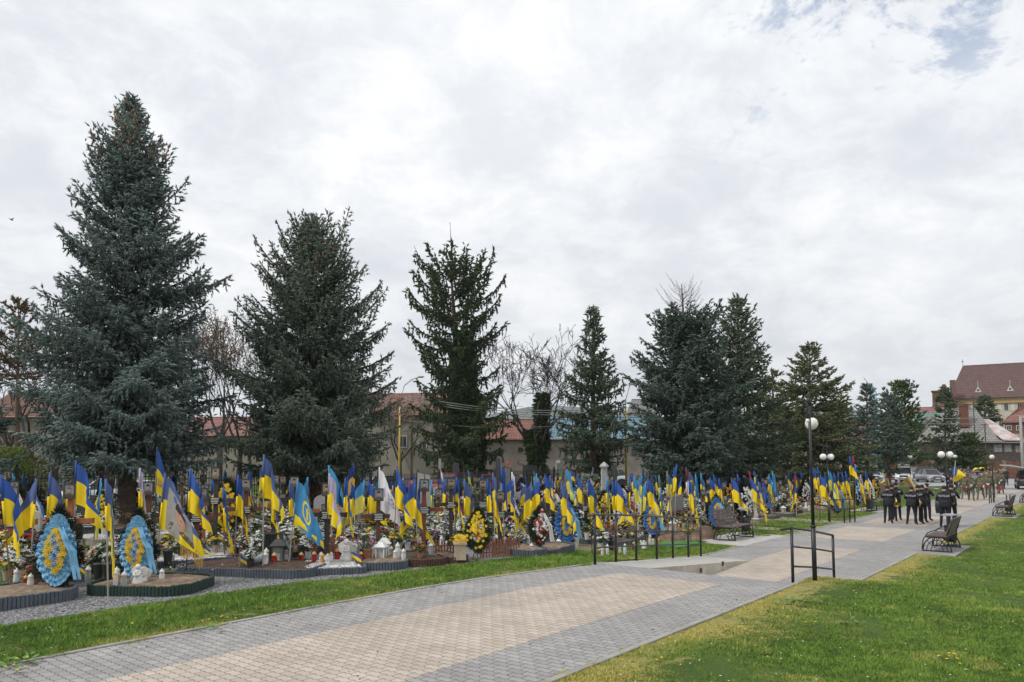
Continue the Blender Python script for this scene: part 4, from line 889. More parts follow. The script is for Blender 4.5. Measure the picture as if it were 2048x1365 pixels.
for y1, y2, lb in ((836,829,'long wire crossing before the slate roof'),(846,842,'lower wire crossing before the slate roof')):
    wire(at(1815, y1, 92), at(2070, y2, 80), .25, .02, lb)
# bird
T = thing('flying_bird', 'small dark bird flying in the sky at far left', 'bird', at(23, 440, 60)); b = MB(); b.ball((0,0,0), .07, 8, 6, sc=(1,2.2,.8)); b.ball((0,.17,.02), .035, 6, 5); b.add([(-.02,-.1,0),(.02,-.1,0),(.05,-.26,0),(-.05,-.26,0)], [(0,1,2,3)])
b.build('body', M('bird_dark', (.06,.055,.055), .9), T); b = MB()
for s_ in (-1, 1): b.add([(0,.08,.02),(0,-.08,.02),(s_*.18,-.06,.14),(s_*.3,-.1,.1),(s_*.17,.07,.15)], [(0,1,2,4),(4,2,3)])
b.build('wings', M('bird_dark', (.06,.055,.055)), T)
# ================================================================ cars
def make_car(col, suv=False, name='parked_car'):
    T = thing(name, 'x', 'car', group='cars parked around the cemetery'); L, Wd = 4.4, 1.82; H = 1.66 if suv else 1.46; hb = .98 if suv else .86; zb = .28 if suv else .22
    # body lower: stations along y (front at -y)
    st_ = [(-L/2, .62, zb+.22, hb-.32), (-L/2+.12, .84, zb+.04, hb-.2), (-L/2+.5, .9, zb, hb-.08), (-L/2+1.25, .91, zb, hb), (0, .91, zb, hb+.02), (L/2-1.2, .91, zb, hb+.04), (L/2-.4, .9, zb, hb+.03), (L/2-.1, .85, zb+.06, hb-.05), (L/2, .7, zb+.2, hb-.2)]
    def sect(y, w, z0, z1): w *= Wd/1.82; return [(w*.9, y, z0), (w, y, z0+.14), (w, y, (z0+z1)/2), (w*.97, y, z1-.1), (w*.86, y, z1), (0, y, z1+.025), (-w*.86, y, z1), (-w*.97, y, z1-.1), (-w, y, (z0+z1)/2), (-w, y, z0+.14), (-w*.9, y, z0)]
    b = MB(); V = []; F = []
    for q in st_: V += sect(*q)
    n = 11
    for i in range(len(st_)-1):
        for j in range(n): F.append((i*n+j, (i+1)*n+j, (i+1)*n+(j+1)%n, i*n+(j+1)%n))
    F += [tuple(range(n)), tuple((len(st_)-1)*n+j for j in range(n))[::-1]]
    b.add(V, F); PT = M('car_'+col[0], col[1], .3, .04, 2, coat=.8, metal=.1); bd = b.build('body', PT, T, smooth=True)
    y0, y1, y2, y3 = (-L/2+1.05, -L/2+1.9, L/2-1.15, L/2-.35) if not suv else (-L/2+1.15, -L/2+1.85, L/2-.75, L/2-.25)
    g = MB(); gw, tw = .80, .62; zr = H
    V = [(gw,y0,hb-.02),(gw,y3,hb),(-gw,y3,hb),(-gw,y0,hb-.02),(tw,y1,zr-.03),(tw,y2,zr-.03),(-tw,y2,zr-.03),(-tw,y1,zr-.03)]
    g.add(V, [(0,4,7,3),(1,2,6,5),(0,1,5,4),(2,3,7,6),(4,5,6,7)]); g.build('windows', M('car_glass', (.04,.05,.055), .08, .1, 1), T)
    r = MB(); r.box((0,(y1+y2)/2,zr-.01),(tw*2+.06,(y2-y1)+.08,.05))
    for s_ in (-1, 1):
        for a, c in ((V[0], V[4]), (V[1], V[5])): r.tube([(s_*abs(a[0]), a[1], a[2]), (s_*abs(c[0]), c[1], c[2])], .035, 4)
        ym = (y1+y2)/2; r.tube([(s_*.81, ym, hb), (s_*.63, ym, zr-.03)], .03, 4)
    r.build('roof', PT, T)
    for sx in (-1, 1):
        for y in (-L/2+.85, L/2-.85):
            w = MB(); R = .335; prof = [(.12,-.1),(R*.62,-.11),(R*.95,-.09),(R,-.05),(R,.05),(R*.95,.09),(.1,.1)]
            w.lathe(prof, n=18); w.v = [(sx*(.80+0)+v[2]*sx, y+v[0], R+v[1]) for v in w.v]; wo_ = w.build('wheel', M('tyre', (.02,.02,.02), .85), T, smooth=True)
            h = MB(); h.lathe([(.01,.0),(.2,.0),(.2,.012),(.01,.02)], n=10); h.v = [(sx*(.905+v[2]), y+v[0], R+v[1]) for v in h.v]; h.build('rim', M('rim_alloy', (.35,.35,.36), .35, .05, metal=.6), wo_)
        h = MB(); h.ball((sx*.66,-L/2+.17,hb-.26), .15, 10, 6, sc=(1.35,.6,.62)); h.build('headlight', M('headlight', (.6,.62,.64), .1, .05), T, smooth=True)
        h = MB(); h.ball((sx*.7,L/2-.08,hb-.16), .12, 8, 6, sc=(1.2,.5,.8)); h.build('tail_light', M('tail_red', (.4,.02,.02), .2), T, smooth=True)
        h = MB(); h.ball((sx*(.98),y0+.25,hb+.08), .1, 8, 6, sc=(1,.7,.75)); h.build('mirror', PT, T, smooth=True)
    h = MB(); h.box((0,-L/2+.005,zb+.42),(.82,.07,.2 if suv else .12)); h.box((0,-L/2+.01,zb+.16),(1.0,.06,.08)); h.build('grille', M('grille_black', (.02,.02,.02), .5), T)
    h = MB(); h.box((0,-L/2-.035,zb+.27),(.5,.02,.11)); h.build('number_plate', M('plate_white', (.7,.7,.68), .5), T); return T
def car(px, py_base, d, col, suv, rz, label):
    T = make_car(col, suv); x = at(px, 900, d).x; T.location = (x, d, zg(x, d)+.005); T.rotation_euler.z = rz; T['label'] = label; return T
CW = ('white', (.72,.73,.74)); CS = ('silver', (.5,.54,.56)); CG = ('grey', (.12,.125,.13)); CR = ('red', (.42,.02,.03)); CB_ = ('black', (.025,.027,.03)); CP = ('pearl', (.55,.52,.56))
car(1742, 0, 85, CS, False, -.3, 'silver sedan half hidden behind the thin spruce trunks')
car(1806, 0, 84, CW, True, -.5, 'white suv with dark grille facing the camera, roof load')
car(1833, 0, 90, CG, True, -1.5, 'dark grey suv behind the white suv and sign')
car(1857, 0, 84, CP, False, -.15, 'pale hatchback parked at an angle, right of the white suv')
car(1788, 0, 93, CR, False, -.5, 'red car partly hidden behind the white suv')
car(1716, 0, 88, CG, False, -.4, 'grey car at the left end of the car park')
car(1888, 0, 92, CB_, True, -.2, 'black suv right of the pale hatchback')
car(1925, 0, 90, CB_, False, 1.2, 'black car behind the funeral crowd')
car(2052, 0, 66, CB_, True, 2.6, 'black hearse at the right edge with its white tailgate up')
x = at(2040,900,64).x; T = thing('raised_canopy', 'white raised canopy at the right edge above the hearse', 'canopy', (x, 64, ZL)); z = at(2040,933,64).z-ZL; b = MB(); b.add([(-.9,0,z+.12),(1.6,0,z-.35),(1.6,1.4,z-.35),(-.9,1.4,z+.12),(-.9,0,z+.05),(1.6,0,z-.42),(1.6,1.4,z-.42),(-.9,1.4,z+.05)], [(0,1,2,3),(7,6,5,4),(0,4,5,1),(1,5,6,2),(2,6,7,3),(3,7,4,0)]); b.build('cover', WHT, T); b = MB(); b.tube([(1.4,.1,0),(1.4,.1,z-.35)], .03, 6); b.build('strut', BLK, T)
for px, d, col, suv, rz, lb in ((905, 54, CR, True, -.68, 'red car seen through the fence before the ivy spruce'), (983, 58, CR, False, -.66, 'second red car behind the fence, half hidden by flags'), (1085, 62, CW, False, -.68, 'white sedan behind the fence before the bare tree'), (1218, 72, CW, True, -.7, 'white car behind the fence left of the yellow mast'),(205,36,CW,False,-.68,'white car behind the fence left of the nearest spruce trunk'),(300,38,CS,False,-.66,'silver car behind the fence right of the nearest trunk'),(745,47,CS,True,-.68,'silver car behind the fence by the second spruce'),(1310,78,CG,False,-.68,'dark car behind the fence at the broad spruce')):
    car(px, 0, d, col, suv, rz, lb)
# ================================================================ cemetery things
BLUEC = M('flag_blue', (.025,.085,.32), .85, .12, 4); YELC = M('flag_yellow', (.82,.60,.01), .85, .08, 4)
FADB = M('flag_faded_blue', (.07,.11,.27), .85, .12, 4); LBL = M('flag_light_blue', (.05,.24,.48), .85, .12, 4); LYE = M('flag_pale_yellow', (.62,.56,.10), .85, .1, 4)
REDC = M('flag_red', (.45,.02,.06), .85, .1, 4); BLKC = M('flag_black', (.03,.03,.035), .85, .1, 4); LILC = M('flag_lilac', (.38,.34,.46), .85, .1, 4); PURC = M('flag_purple', (.13,.10,.27), .85, .1, 4); WTC = M('flag_white', (.66,.64,.68), .85, .05, 4); MAR = M('flag_maroon', (.14,.04,.07), .85, .3, 9); GRNC = M('flag_green', (.12,.22,.14), .85, .2, 6)
COLS = {'uk2': (M('flag_deep_blue', (.015,.04,.2), .85, .12, 4), M('flag_golden', (.72,.42,.01), .85, .1, 4)), 'ukr': (BLUEC, YELC), 'fad': (FADB, YELC), 'lgt': (LBL, LYE), 'rb': (REDC, BLKC), 'lil': (LILC, YELC), 'wht': (WTC, PURC), 'mar': (MAR, WTC), 'grn': (GRNC, LYE), 'blu': (BLUEC, BLUEC), 'lbl': (LBL, LBL)}
POLM = [M('pole_wood', (.2,.13,.08), .8, .2, 6), M('pole_steel', (.33,.32,.29), .5, .15, 4), M('pole_black', (.04,.035,.035), .6), M('pole_pale', (.45,.38,.28), .7, .1)]
def cloth(seed, L=1.2, Hh=.86, at_=1.15, ab=.5, k=1.5, B=1.25, ph=None, drift=0.):
    r = random.Random(seed); ph = r.uniform(0, 2*PI) if ph is None else ph; NU, NV = 36, 14; k2 = r.uniform(2.5, 4)
    G = np.zeros((NU+1, NV+1, 3))
    for j in range(NV+1):
        v = j/NV; al = at_+(ab-at_)*v**.8; q = np.array([0., 0., -v*Hh]); G[0, j] = q
        for i in range(NU):
            u = (i+.5)/NU; th = B*math.sin(2*PI*k*u+ph+.5*v)*min(1, u*5)+.35*math.sin(2*PI*k2*u+2*v)*min(1, u*4)+drift*u-B*math.sin(ph)*.2
            a = al*min(1, .25+u*3.2); ds = L/NU; q = q+ds*np.array([math.cos(a)*math.cos(th), math.cos(a)*math.sin(th), -math.sin(a)]); G[i+1, j] = q
    m = G[-8:].reshape(-1, 3).mean(0); an = -math.atan2(m[1], m[0]); x, y = G[..., 0].copy(), G[..., 1].copy(); G[..., 0] = x*math.cos(an)-y*math.sin(an); G[..., 1] = x*math.sin(an)+y*math.cos(an)
    G[..., :2] *= {7: .9, 9: 1.05, 1: .86, 3: .88, 5: .82, 6: .8}.get(seed, .68)
    return G
def cloth_mb(G, split=.4, vert=False):
    NU, NV = G.shape[0]-1, G.shape[1]-1; b = MB(); V = [tuple(G[i, j]) for i in range(NU+1) for j in range(NV+1)]; n = NV+1
    for i in range(NU):
        for j in range(NV):
            f = (i*n+j, (i+1)*n+j, (i+1)*n+j+1, i*n+j+1); b.f.append(f); b.m.append(1 if ((j >= NV*split) if not vert else (i > NU*split)) else 0)
    b.v = V; return b
VARI = {   # shape variants: at, ab, k, B, phase, drift
 'a': dict(seed=1, at_=1.12, ab=.5, k=1.9, B=1.65, ph=.3), 'b': dict(seed=2, at_=1.2, ab=.62, k=2.6, B=1.8, ph=2.0), 'c': dict(seed=3, at_=1.02, ab=.42, k=1.6, B=1.45, ph=4.2),
 'd': dict(seed=4, at_=1.25, ab=.8, k=2.2, B=1.75, ph=1.0, drift=1.2), 'e': dict(seed=5, at_=1.12, ab=.6, k=1.7, B=1.5, ph=5.2, drift=-2.4), 'f': dict(seed=6, at_=1.15, ab=.6, k=1.3, B=1.5, ph=3.4, drift=2.8), 'g': dict(seed=7, at_=1.0, ab=.5, k=1.2, B=1.05, ph=.8), 'h': dict(seed=8, at_=1.3, ab=.95, k=3.1, B=1.9, ph=.2), 'w': dict(seed=9, at_=.9, ab=.42, k=.8, B=.5, ph=2.6)}
CLM = {}
def text_poly(body, size):
    c = bpy.data.curves.new('lettering', 'FONT'); c.body = body; c.size = size; c.align_x = 'CENTER'; c.align_y = 'CENTER'; c.resolution_u = 2
    o = bpy.data.objects.new('lettering', c); COL.objects.link(o); dg = bpy.context.evaluated_depsgraph_get(); me = bpy.data.meshes.new_from_object(o.evaluated_get(dg))
    bm = bmesh.new(); bm.from_mesh(me); bmesh.ops.triangulate(bm, faces=bm.faces)
    for _ in range(2): bmesh.ops.subdivide_edges(bm, edges=[e for e in bm.edges if e.calc_length() > size*.18], cuts=1); bmesh.ops.triangulate(bm, faces=bm.faces)
    V = [v.co[:] for v in bm.verts]; F = [tuple(v.index for v in f.verts) for f in bm.faces]; bm.free()
    bpy.data.objects.remove(o); bpy.data.curves.remove(c); bpy.data.meshes.remove(me); return V, F
def on_cloth(G, P2, u0, v0, L, Hh, off):
    NU, NV = G.shape[0]-1, G.shape[1]-1; out = []
    for x, y in P2:
        u = min(.999, max(0, u0+x/L))*NU; v = min(.999, max(0, v0-y/Hh))*NV; i, j = int(u), int(v); a, b = u-i, v-j
        p = (1-a)*(1-b)*G[i, j]+a*(1-b)*G[i+1, j]+(1-a)*b*G[i, j+1]+a*b*G[i+1, j+1]; nrm = np.cross(G[i+1, j]-G[i, j], G[i, j+1]-G[i, j]); nrm /= np.linalg.norm(nrm)+1e-9; out.append(p+nrm*off)
    return out
def flag_mesh(var, col, L=1.2, Hh=.86, vert=False):
    key = (var, col, L, Hh)
    if key not in CLM:
        G = cloth(L=L, Hh=Hh, **VARI[var]); b = cloth_mb(G, vert=vert)
        b.tube([(0,0,.06),(0,0,-Hh*.5)], .022, 6, m=0); b.tube([(0,0,-Hh*.5),(0,0,-Hh)], .022, 6, m=1)
        me = bpy.data.meshes.new('flag_cloth'); me.from_pydata(b.v, [], b.f)
        for m in COLS[col]: me.materials.append(m)
        for p, i in zip(me.polygons, b.m): p.material_index = i; p.use_smooth = True
        CLM[key] = (me, G)
    return CLM[key]
def pole_mesh(i):
    k = ('pole', i)
    if k not in CLM: b = MB(); b.tube([(0,0,0),(0,0,1)], [.013,.011], 6); me = bpy.data.meshes.new('flag_pole'); me.from_pydata(b.v, [], b.f); me.materials.append(POLM[i]); CLM[k] = (me, None)
    return CLM[k][0]
LOOK = {'uk2': 'dark blue and golden flag', 'ukr': 'blue and yellow flag', 'fad': 'faded blue and yellow flag', 'lgt': 'pale light blue and yellow flag', 'rb': 'red and black flag', 'lil': 'lilac topped yellow flag', 'wht': 'white and purple banner', 'mar': 'maroon patterned banner', 'grn': 'greenish unit flag', 'blu': 'plain deep blue flag', 'lbl': 'light blue flag'}
def flag(base, top, var='a', col='ukr', rz=0., pole=0, L=1.2, Hh=.86, label=None, small=1.):
    base, top = Vector(base), Vector(top); T = thing('flag_on_pole', label, 'flag', base, 0, 'flags on poles over the graves'); d = top-base; ln = d.length
    q = Vector((0, 0, 1)).rotation_difference(d); e = q.to_euler(); 
    po = bpy.data.objects.new('pole', pole_mesh(pole)); COL.objects.link(po); po.parent = T; po.rotation_mode = 'QUATERNION'; po.rotation_quaternion = q; po.scale = (1, 1, ln)
    me, G = flag_mesh(var, col, L, Hh); c = bpy.data.objects.new('cloth', me); COL.objects.link(c); c.parent = T; c.location = d*(1-.03/ln)
    c.rotation_euler = (q @ Matrix.Rotation(rz, 3, 'Z').to_quaternion()).to_euler(); c.scale = (small,)*3
    if not label: auto(T, LOOK[col], 'flag')
    return T, c, G
def F_(px, py, d, var, col='ukr', rz=0., pole=0, bx=None, L=1.2, Hh=.86, label=None, small=1.):
    top = at(px, py, d); bpx = bx if bx is not None else px+random.uniform(-4, 4); x = at(bpx, 1000, d).x; dd = d+random.uniform(-.1, .1)
    return flag((x, dd, zg(x, dd)-.05), top, var, col, rz, pole, L, Hh, label, small)
def mono_text(parent, body, size, mat, loc, rot, name='lettering', th=.004):
    V, Fc = text_poly(body, size); o = npmesh(name, V, Fc, mat, parent=parent); o.location = loc; o.rotation_euler = rot; return o
# ---- front flags read from the photograph (pole top px, py, distance, shape, colours, turn, pole kind)
R_ = rad
FL = [(1,952,12.6,'e','ukr',-.4,0,28),(72,960,13.2,'c','fad',2.9,1,72),(100,948,14.2,'e','fad',-.5,1,96),(152,924,14.6,'g','ukr',-.35,1,150),(212,961,12.5,'h','fad',-.2,1,228),(280,939,14.5,'b','lil',-.3,2,282),
 (381,939,14.6,'c','ukr',-.35,2,380),(476,952,15.6,'b','ukr',.6,0,474),(528,912,14.7,'a','fad',-.2,1,527),(543,944,15.8,'d','ukr',-.6,2,545),(615,957,17.5,'f','lgt',-.5,0,616),(580,963,17.2,'h','fad',0.,0,580),
 (659,949,15.6,'a','lil',-.7,2,654),(691,958,17.4,'b','ukr',-.3,0,688),(703,966,19.5,'h','ukr',0,1,704),(728,962,20,'g','lgt',2.9,0,730),(737,963,20.2,'c','ukr',-.2,0,738),(795,936,16.3,'c','ukr',-.75,0,786),(829,961,16.6,'a','ukr',2.7,1,839),(839,966,16.9,'f','ukr',-.2,3,840),
 (806,962,20.5,'h','ukr',.2,0,806),(822,963,21,'b','rb',2.9,0,822),(863,962,22,'h','lgt',1.,0,863),(890,960,22,'b','ukr',2.8,1,890),(903,962,21,'h','ukr',.2,0,903),(913,956,19.3,'b','ukr',-.4,2,911),(929,960,17.6,'e','fad',-.2,1,931),
 (975,960,19.4,'b','ukr',-.2,2,976),(986,948,18.4,'d','fad',-.7,3,990),(1003,934,18.9,'h','blu',-.3,3,1010),(1026,964,20.2,'f','ukr',-.4,2,1027),(1024,946,26,'h','wht',-.4,1,1024),(1062,968,18.9,'a','fad',2.75,1,1063),(1073,949,25,'b','lgt',2.8,0,1073),(1078,962,24,'c','ukr',2.9,0,1079),
 (1090,952,25,'a','ukr',-.6,0,1091),(1100,953,27,'b','fad',-.2,0,1100),(1123,966,19.6,'a','fad',-.7,2,1123),(1134,940,28,'a','lgt',-.9,0,1134),(1155,952,26,'c','ukr',-.8,1,1156),(1176,962,19.8,'e','ukr',-.3,2,1184),(1213,958,24,'h','lgt',.3,0,1213),(1225,965,22.5,'h','ukr',-.2,2,1226),
 (1232,962,21.2,'c','ukr',-.5,2,1230),(1259,956,23,'f','ukr',2.9,0,1259),(1291,966,22.4,'b','lgt',2.7,2,1290),(1296,958,24,'a','ukr',-.5,0,1297),(1268,955,28,'a','lgt',-.5,0,1268),(1283,950,30,'b','lgt',2.9,1,1284),(1318,952,29,'h','grn',.2,0,1318),(1334,944,27,'h','grn',.1,0,1334),(1353,930,25.5,'d','ukr',2.7,1,1347),
 (1372,937,24.8,'b','mar',-.3,0,1376),(1378,962,24.6,'b','ukr',-.2,0,1380),(1391,950,30,'h','lbl',.1,1,1391),(1402,948,32,'h','lgt',.3,0,1402),(1420,957,28.5,'a','ukr',-.5,1,1421),(1427,950,34,'a','ukr',-.2,0,1427),(1438,958,33,'b','ukr',.3,0,1438),(1463,957,28,'c','ukr',-.4,1,1468),(1475,951,30,'e','ukr',-.3,0,1478),(1488,953,30,'a','ukr',.3,0,1489),(1502,957,29.5,'c','ukr',-.8,0,1504),(1512,952,33,'b','ukr',.4,0,1512),(1517,965,31,'d','fad',0,0,1519),
 (1499,944,40,'h','rb',.2,0,1500),(1545,944,34,'b','lbl',.1,0,1546),(1538,950,36,'b','lgt',.4,0,1538),(1577,944,42,'a','ukr',.3,0,1577),(1590,944,42,'b','ukr',.5,0,1590),(1602,944,42,'a','ukr',.1,0,1602),
 (1626,937,33,'b','ukr',-.5,0,1634),(1635,935,33.2,'h','ukr',.1,0,1636),(1641,951,32.2,'c','ukr',-.4,2,1640),(1657,942,35,'e','lgt',-.5,0,1662),(1668,948,35.5,'d','ukr',.3,0,1670),(1684,946,36,'h','ukr',.1,0,1690),(1691,944,36,'d','ukr',.3,0,1696),
 (1699,914,37,'a','ukr',-.2,0,1700),(1706,914,38,'h','rb',.1,0,1707),(1710,930,38,'h','lbl',.1,0,1711),(1721,951,38.5,'b','lil',.4,0,1722),(1731,944,39,'b','ukr',.2,0,1732),(1650,950,38,'b','ukr',.2,0,1650),(1676,946,40,'a','ukr',.3,0,1676)]
for i, (px, py, d, var, col, rz, pole, bx) in enumerate(FL): F_(px, py, d, var, col, rz, pole, bx, small=.93 if d < 23 else 1.0)
# special flags
T, c, G = F_(314, 897, 14.8, 'g', 'ukr', .55, 2, 314, label='blue and yellow flag lettered ЩИТ hanging by the nearest spruce trunk'); c.scale = (.5, .5, 1.)
G2 = G
c.name = c.name
V, Fc = text_poly('ЩИТ', .2); P = on_cloth(G2, [(v[0], v[1]) for v in V], .2, .72, 1.2, .86, -.008); npmesh('lettering', P, Fc, PURC, parent=c)
P = on_cloth(G2, [(v[0], v[1]) for v in V], .2, .72, 1.2, .86, .008); npmesh('lettering', P, Fc, PURC, parent=c)
T, c, G = F_(330, 950, 13.6, 'w', 'fad', -.15, 1, 314, L=1.25, Hh=.95, label='memorial flag printed with a man\'s portrait, gold fringe at its corner'); c.scale = (.8, .8, 1.)
def blob(cx, cy, rx, ry, n=14, a0=0): return [(cx+rx*math.cos(a0+2*PI*i/n), cy+ry*math.sin(a0+2*PI*i/n)) for i in range(n)]
def patch(parent, G, pts, mat, name, u0=.5, v0=.5, L=1.25, Hh=.95, off=.008):
    for o_ in (off, -off):
        V = []; Fc = []; n = len(pts); cx = sum(p[0] for p in pts)/n; cy = sum(p[1] for p in pts)/n; rings = 4
        for k in range(1, rings+1): V += [(cx+(p[0]-cx)*k/rings, cy+(p[1]-cy)*k/rings) for p in pts]
        V.append((cx, cy)); Fc = [(len(V)-1, i, (i+1)%n) for i in range(n)]+[(k*n+i, (k+1)*n+i, (k+1)*n+(i+1)%n, k*n+(i+1)%n) for k in range(rings-1) for i in range(n)]
        npmesh(name, on_cloth(G, V, u0, v0, L, Hh, o_), Fc, mat, parent=parent, smooth=True)
SK = M('skin', (.45,.25,.17), .6, .1, 5); HAIR = M('hair_dark', (.03,.022,.018), .8, .3, 8); CAMO = M('camouflage', (.06,.06,.035), .9, 0, 9, rgb2=(.19,.16,.10)); CAMD = M('camouflage_dark', (.05,.055,.035), .9, 0, 9, rgb2=(.14,.12,.08))
GREYB = M('print_grey', (.30,.28,.27), .9, .15, 3)
patch(c, G, [(-.5,-.44),(0,-.44),(.5,-.44),(.52,0),(.5,.34),(.2,.36),(0,.38),(-.2,.36),(-.5,.34),(-.52,0)], GREYB, 'printed_background', off=.005)
patch(c, G, [(-.45,-.42),(.45,-.42),(.36,-.24),(.12,-.14),(-.12,-.14),(-.36,-.24)], CAMO, 'printed_shoulders', off=.008); patch(c, G, blob(0, .04, .19, .24, 18), SK, 'printed_face', off=.011)
patch(c, G, [(.21*math.cos(a), .11+.2*math.sin(a)) for a in [PI*i/10 for i in range(11)]], HAIR, 'printed_hair', off=.014)
for sx in (-.07, .07): patch(c, G, blob(sx, .05, .03, .012, 8), HAIR, 'printed_eye', off=.014)
patch(c, G, blob(0, -.09, .05, .012, 8), M('lips_print', (.3,.1,.08), .8), 'printed_mouth', off=.014)
b = MB(); e = G[-1, -1]; f = G[int(30*.55), -1]
for k in range(26): u = k/25; p = G[20+int(u*15), -1]; b.tube([tuple(p), (p[0]+random.uniform(-.01,.01), p[1]+random.uniform(-.01,.01), p[2]-.16-.05*math.sin(u*9))], .009, 4)
b.build('gold_fringe', M('gold_fringe', (.55,.32,.05), .7, .2, 20), c)
T, c, G = F_(596, 960, 15.3, 'w', 'lbl', -.1, 1, 577, L=1.15, Hh=.9, label='light blue banner with round yellow emblem on a leaning pole'); c.scale = (.68, .68, 1.)
patch(c, G, [(-.6,-.45),(.6,-.45),(.6,-.2),(-.6,-.2)], YELC, 'yellow_band', L=1.15, Hh=.9, off=.004); patch(c, G, blob(-.1, .05, .21, .24, 20), YELC, 'emblem', L=1.15, Hh=.9, off=.007); patch(c, G, blob(-.1, .05, .16, .19, 20), LBL, 'emblem_field', L=1.15, Hh=.9, off=.010)
patch(c, G, [(-.12,-.1),(-.06,-.1),(-.05,.04),(.0,.13),(-.06,.11),(-.09,.2),(-.12,.11),(-.18,.13),(-.13,.04)], YELC, 'emblem_bird', L=1.15, Hh=.9, off=.013)
T, c, G = F_(759, 937, 16.8, 'w', 'wht', -.3, 2, 757, L=1.0, Hh=.9, label='white banner with purple strokes and border on a dark pole'); c.scale = (.62, .62, 1.)
me = c.data
for p in me.polygons: p.material_index = 0 if p.center.z > -1.3 else 1
V, Fc = text_poly('1 ЕЗ', .34)
for o_ in (.008, -.008): npmesh('lettering', on_cloth(G, [(v[0]*.9, v[1]) for v in V], .5, .45, 1.0, .9, o_), Fc, PURC, parent=c)
# ---- generic graveside kinds
WOODC = [M('cross_brown', (.10,.045,.025), .7, .3, 4), M('cross_orange', (.32,.11,.04), .7, .25, 4), M('cross_dark', (.035,.028,.025), .6, .3, 4), M('cross_redbrown', (.17,.05,.035), .6, .25, 4)]
FRM = M('portrait_frame', (.05,.045,.045), .5); PBG = [M('portrait_sky', (.24,.29,.35), .7, .2, 9), M('portrait_grey', (.27,.27,.27), .7, .2, 9), M('portrait_sand', (.3,.26,.2), .7, .2, 9)]
PLQ = M('plaque_black', (.02,.02,.022), .35); PLT = M('plaque_lettering', (.6,.6,.58), .7, .05)
def add_portrait(T, z, kind, y=-.06, s=1.):
    b = MB(); s *= .72; w, h = .27*s, .36*s
    for sx in (-1, 1): b.box((sx*w/2, y, z), (.022, .03, h+.022))
    for sz in (-1, 1): b.box((0, y-.001, z+sz*h/2), (w-.024, .03, .022))
    o = b.build('portrait', FRM, T); b = MB(); b.box((0, y+.004, z), (w-.02, .01, h-.02)); b.build('photograph', PBG[kind % 3], o)
    b = MB(); p = [(x*s, q*s) for x, q in [(-.11,-.165),(.11,-.165),(.1,-.09),(.04,-.05),(-.04,-.05),(-.1,-.09)]]; b.add([(x, y-.006, z+q) for x, q in p], [tuple(range(6))]); b.build('uniform', CAMD if kind % 2 else CAMO, o)
    b = MB(); b.add([(q[0]*s, y-.008, z+q[1]*s) for q in blob(0, .035, .048, .06, 12)], [tuple(range(12))]); b.build('face', SK, o)
    b = MB(); b.add([(q[0]*s, y-.0095, z+q[1]*s) for q in [(.052*math.cos(a), .055+.055*math.sin(a)) for a in [PI*i/8 for i in range(9)]]], [tuple(range(9))]); b.build('hair', HAIR if kind != 1 else M('cap_olive', (.12,.12,.07)), o)
def add_plaque(T, z, y=-.06, w=.26, h=.15):
    b = MB(); b.box((0, y, z), (w, .02, h)); o = b.build('plaque', PLQ, T); b = MB()
    for k in range(4): b.box((random.uniform(-.01,.01), y-.0115, z+h*.33-k*h*.22), (w*random.uniform(.5,.8), .002, h*.09))
    b.build('inscription', PLT, o)
def make_cross(ci, H=1.55, wd=.85, port=True, kind=0, thick=.09):
    def f():
        T = thing('grave_cross', 'x', 'cross', group='wooden grave crosses'); b = MB(); b.box((0,0,H/2),(thick,thick*.75,H)); b.box((0,0,H+.012),(thick*1.15,thick*.95,.03)); b.build('upright', WOODC[ci], T)
        b = MB(); zc = H*.66; b.box((0,-.012,zc),(wd,thick*.7,thick)); 
        for s_ in (-1, 1): b.box((s_*(wd/2+.01),-.012,zc),(.025,thick*.85,thick*1.15))
        b.build('crossbar', WOODC[ci], T)
        if port: add_portrait(T, H+.02, kind, y=-.065)
        add_plaque(T, zc-.01, y=-.065, w=.28, h=.17); return T
    return f
CX = [Kind(make_cross(i % 4, 1.35+.12*(i % 3), .8, i != 5, i)) for i in range(6)]
CLOOK = ['brown wooden cross with portrait', 'orange wooden cross with portrait', 'black wooden cross with portrait', 'reddish wooden cross with portrait', 'tall brown cross with sandy portrait', 'orange wooden cross without portrait']
FD = face(.08, -1)   # fronts look back towards the viewer
def blossom(b, c, r, m=0, n=6, nrm=None, cm=None, tilt=.35):
    N = Vector(nrm) if nrm else Vector((random.uniform(-.6,.6), -1, random.uniform(.1,.9))); N.normalize(); a = N.orthogonal().normalized(); e = N.cross(a); c = Vector(c); V = [c]; F = []
    for k in range(n):
        w = 2*PI*k/n; w1, w2 = w-PI/n*.9, w+PI/n*.9; o = len(V)
        V += [c+(a*math.cos(w1)+e*math.sin(w1))*r*.6, c+(a*math.cos(w)+e*math.sin(w))*r+N*r*tilt, c+(a*math.cos(w2)+e*math.sin(w2))*r*.6]; F.append((0, o, o+1, o+2))
    b.add(V, F, m)
    b.add([c+N*r*.22+(a*math.cos(2*PI*k/5)+e*math.sin(2*PI*k/5))*r*.3 for k in range(5)]+[c+N*r*.4], [(k, (k+1)%5, 5) for k in range(5)], m if cm is None else cm)
FC = {'white': M('petal_white', (.72,.72,.7), .8, .06), 'yellow': M('petal_yellow', (.72,.5,.03), .8, .12), 'pink': M('petal_pink', (.6,.2,.32), .8, .2), 'red': M('petal_red', (.42,.02,.025), .8, .2), 'blue': M('petal_blue', (.06,.18,.5), .8, .2), 'peach': M('petal_peach', (.68,.45,.27), .8, .15), 'orange': M('petal_orange', (.65,.28,.03), .8, .2), 'purple': M('petal_purple', (.25,.12,.4), .8, .2), 'lightblue': M('petal_lightblue', (.2,.45,.68), .8, .12)}
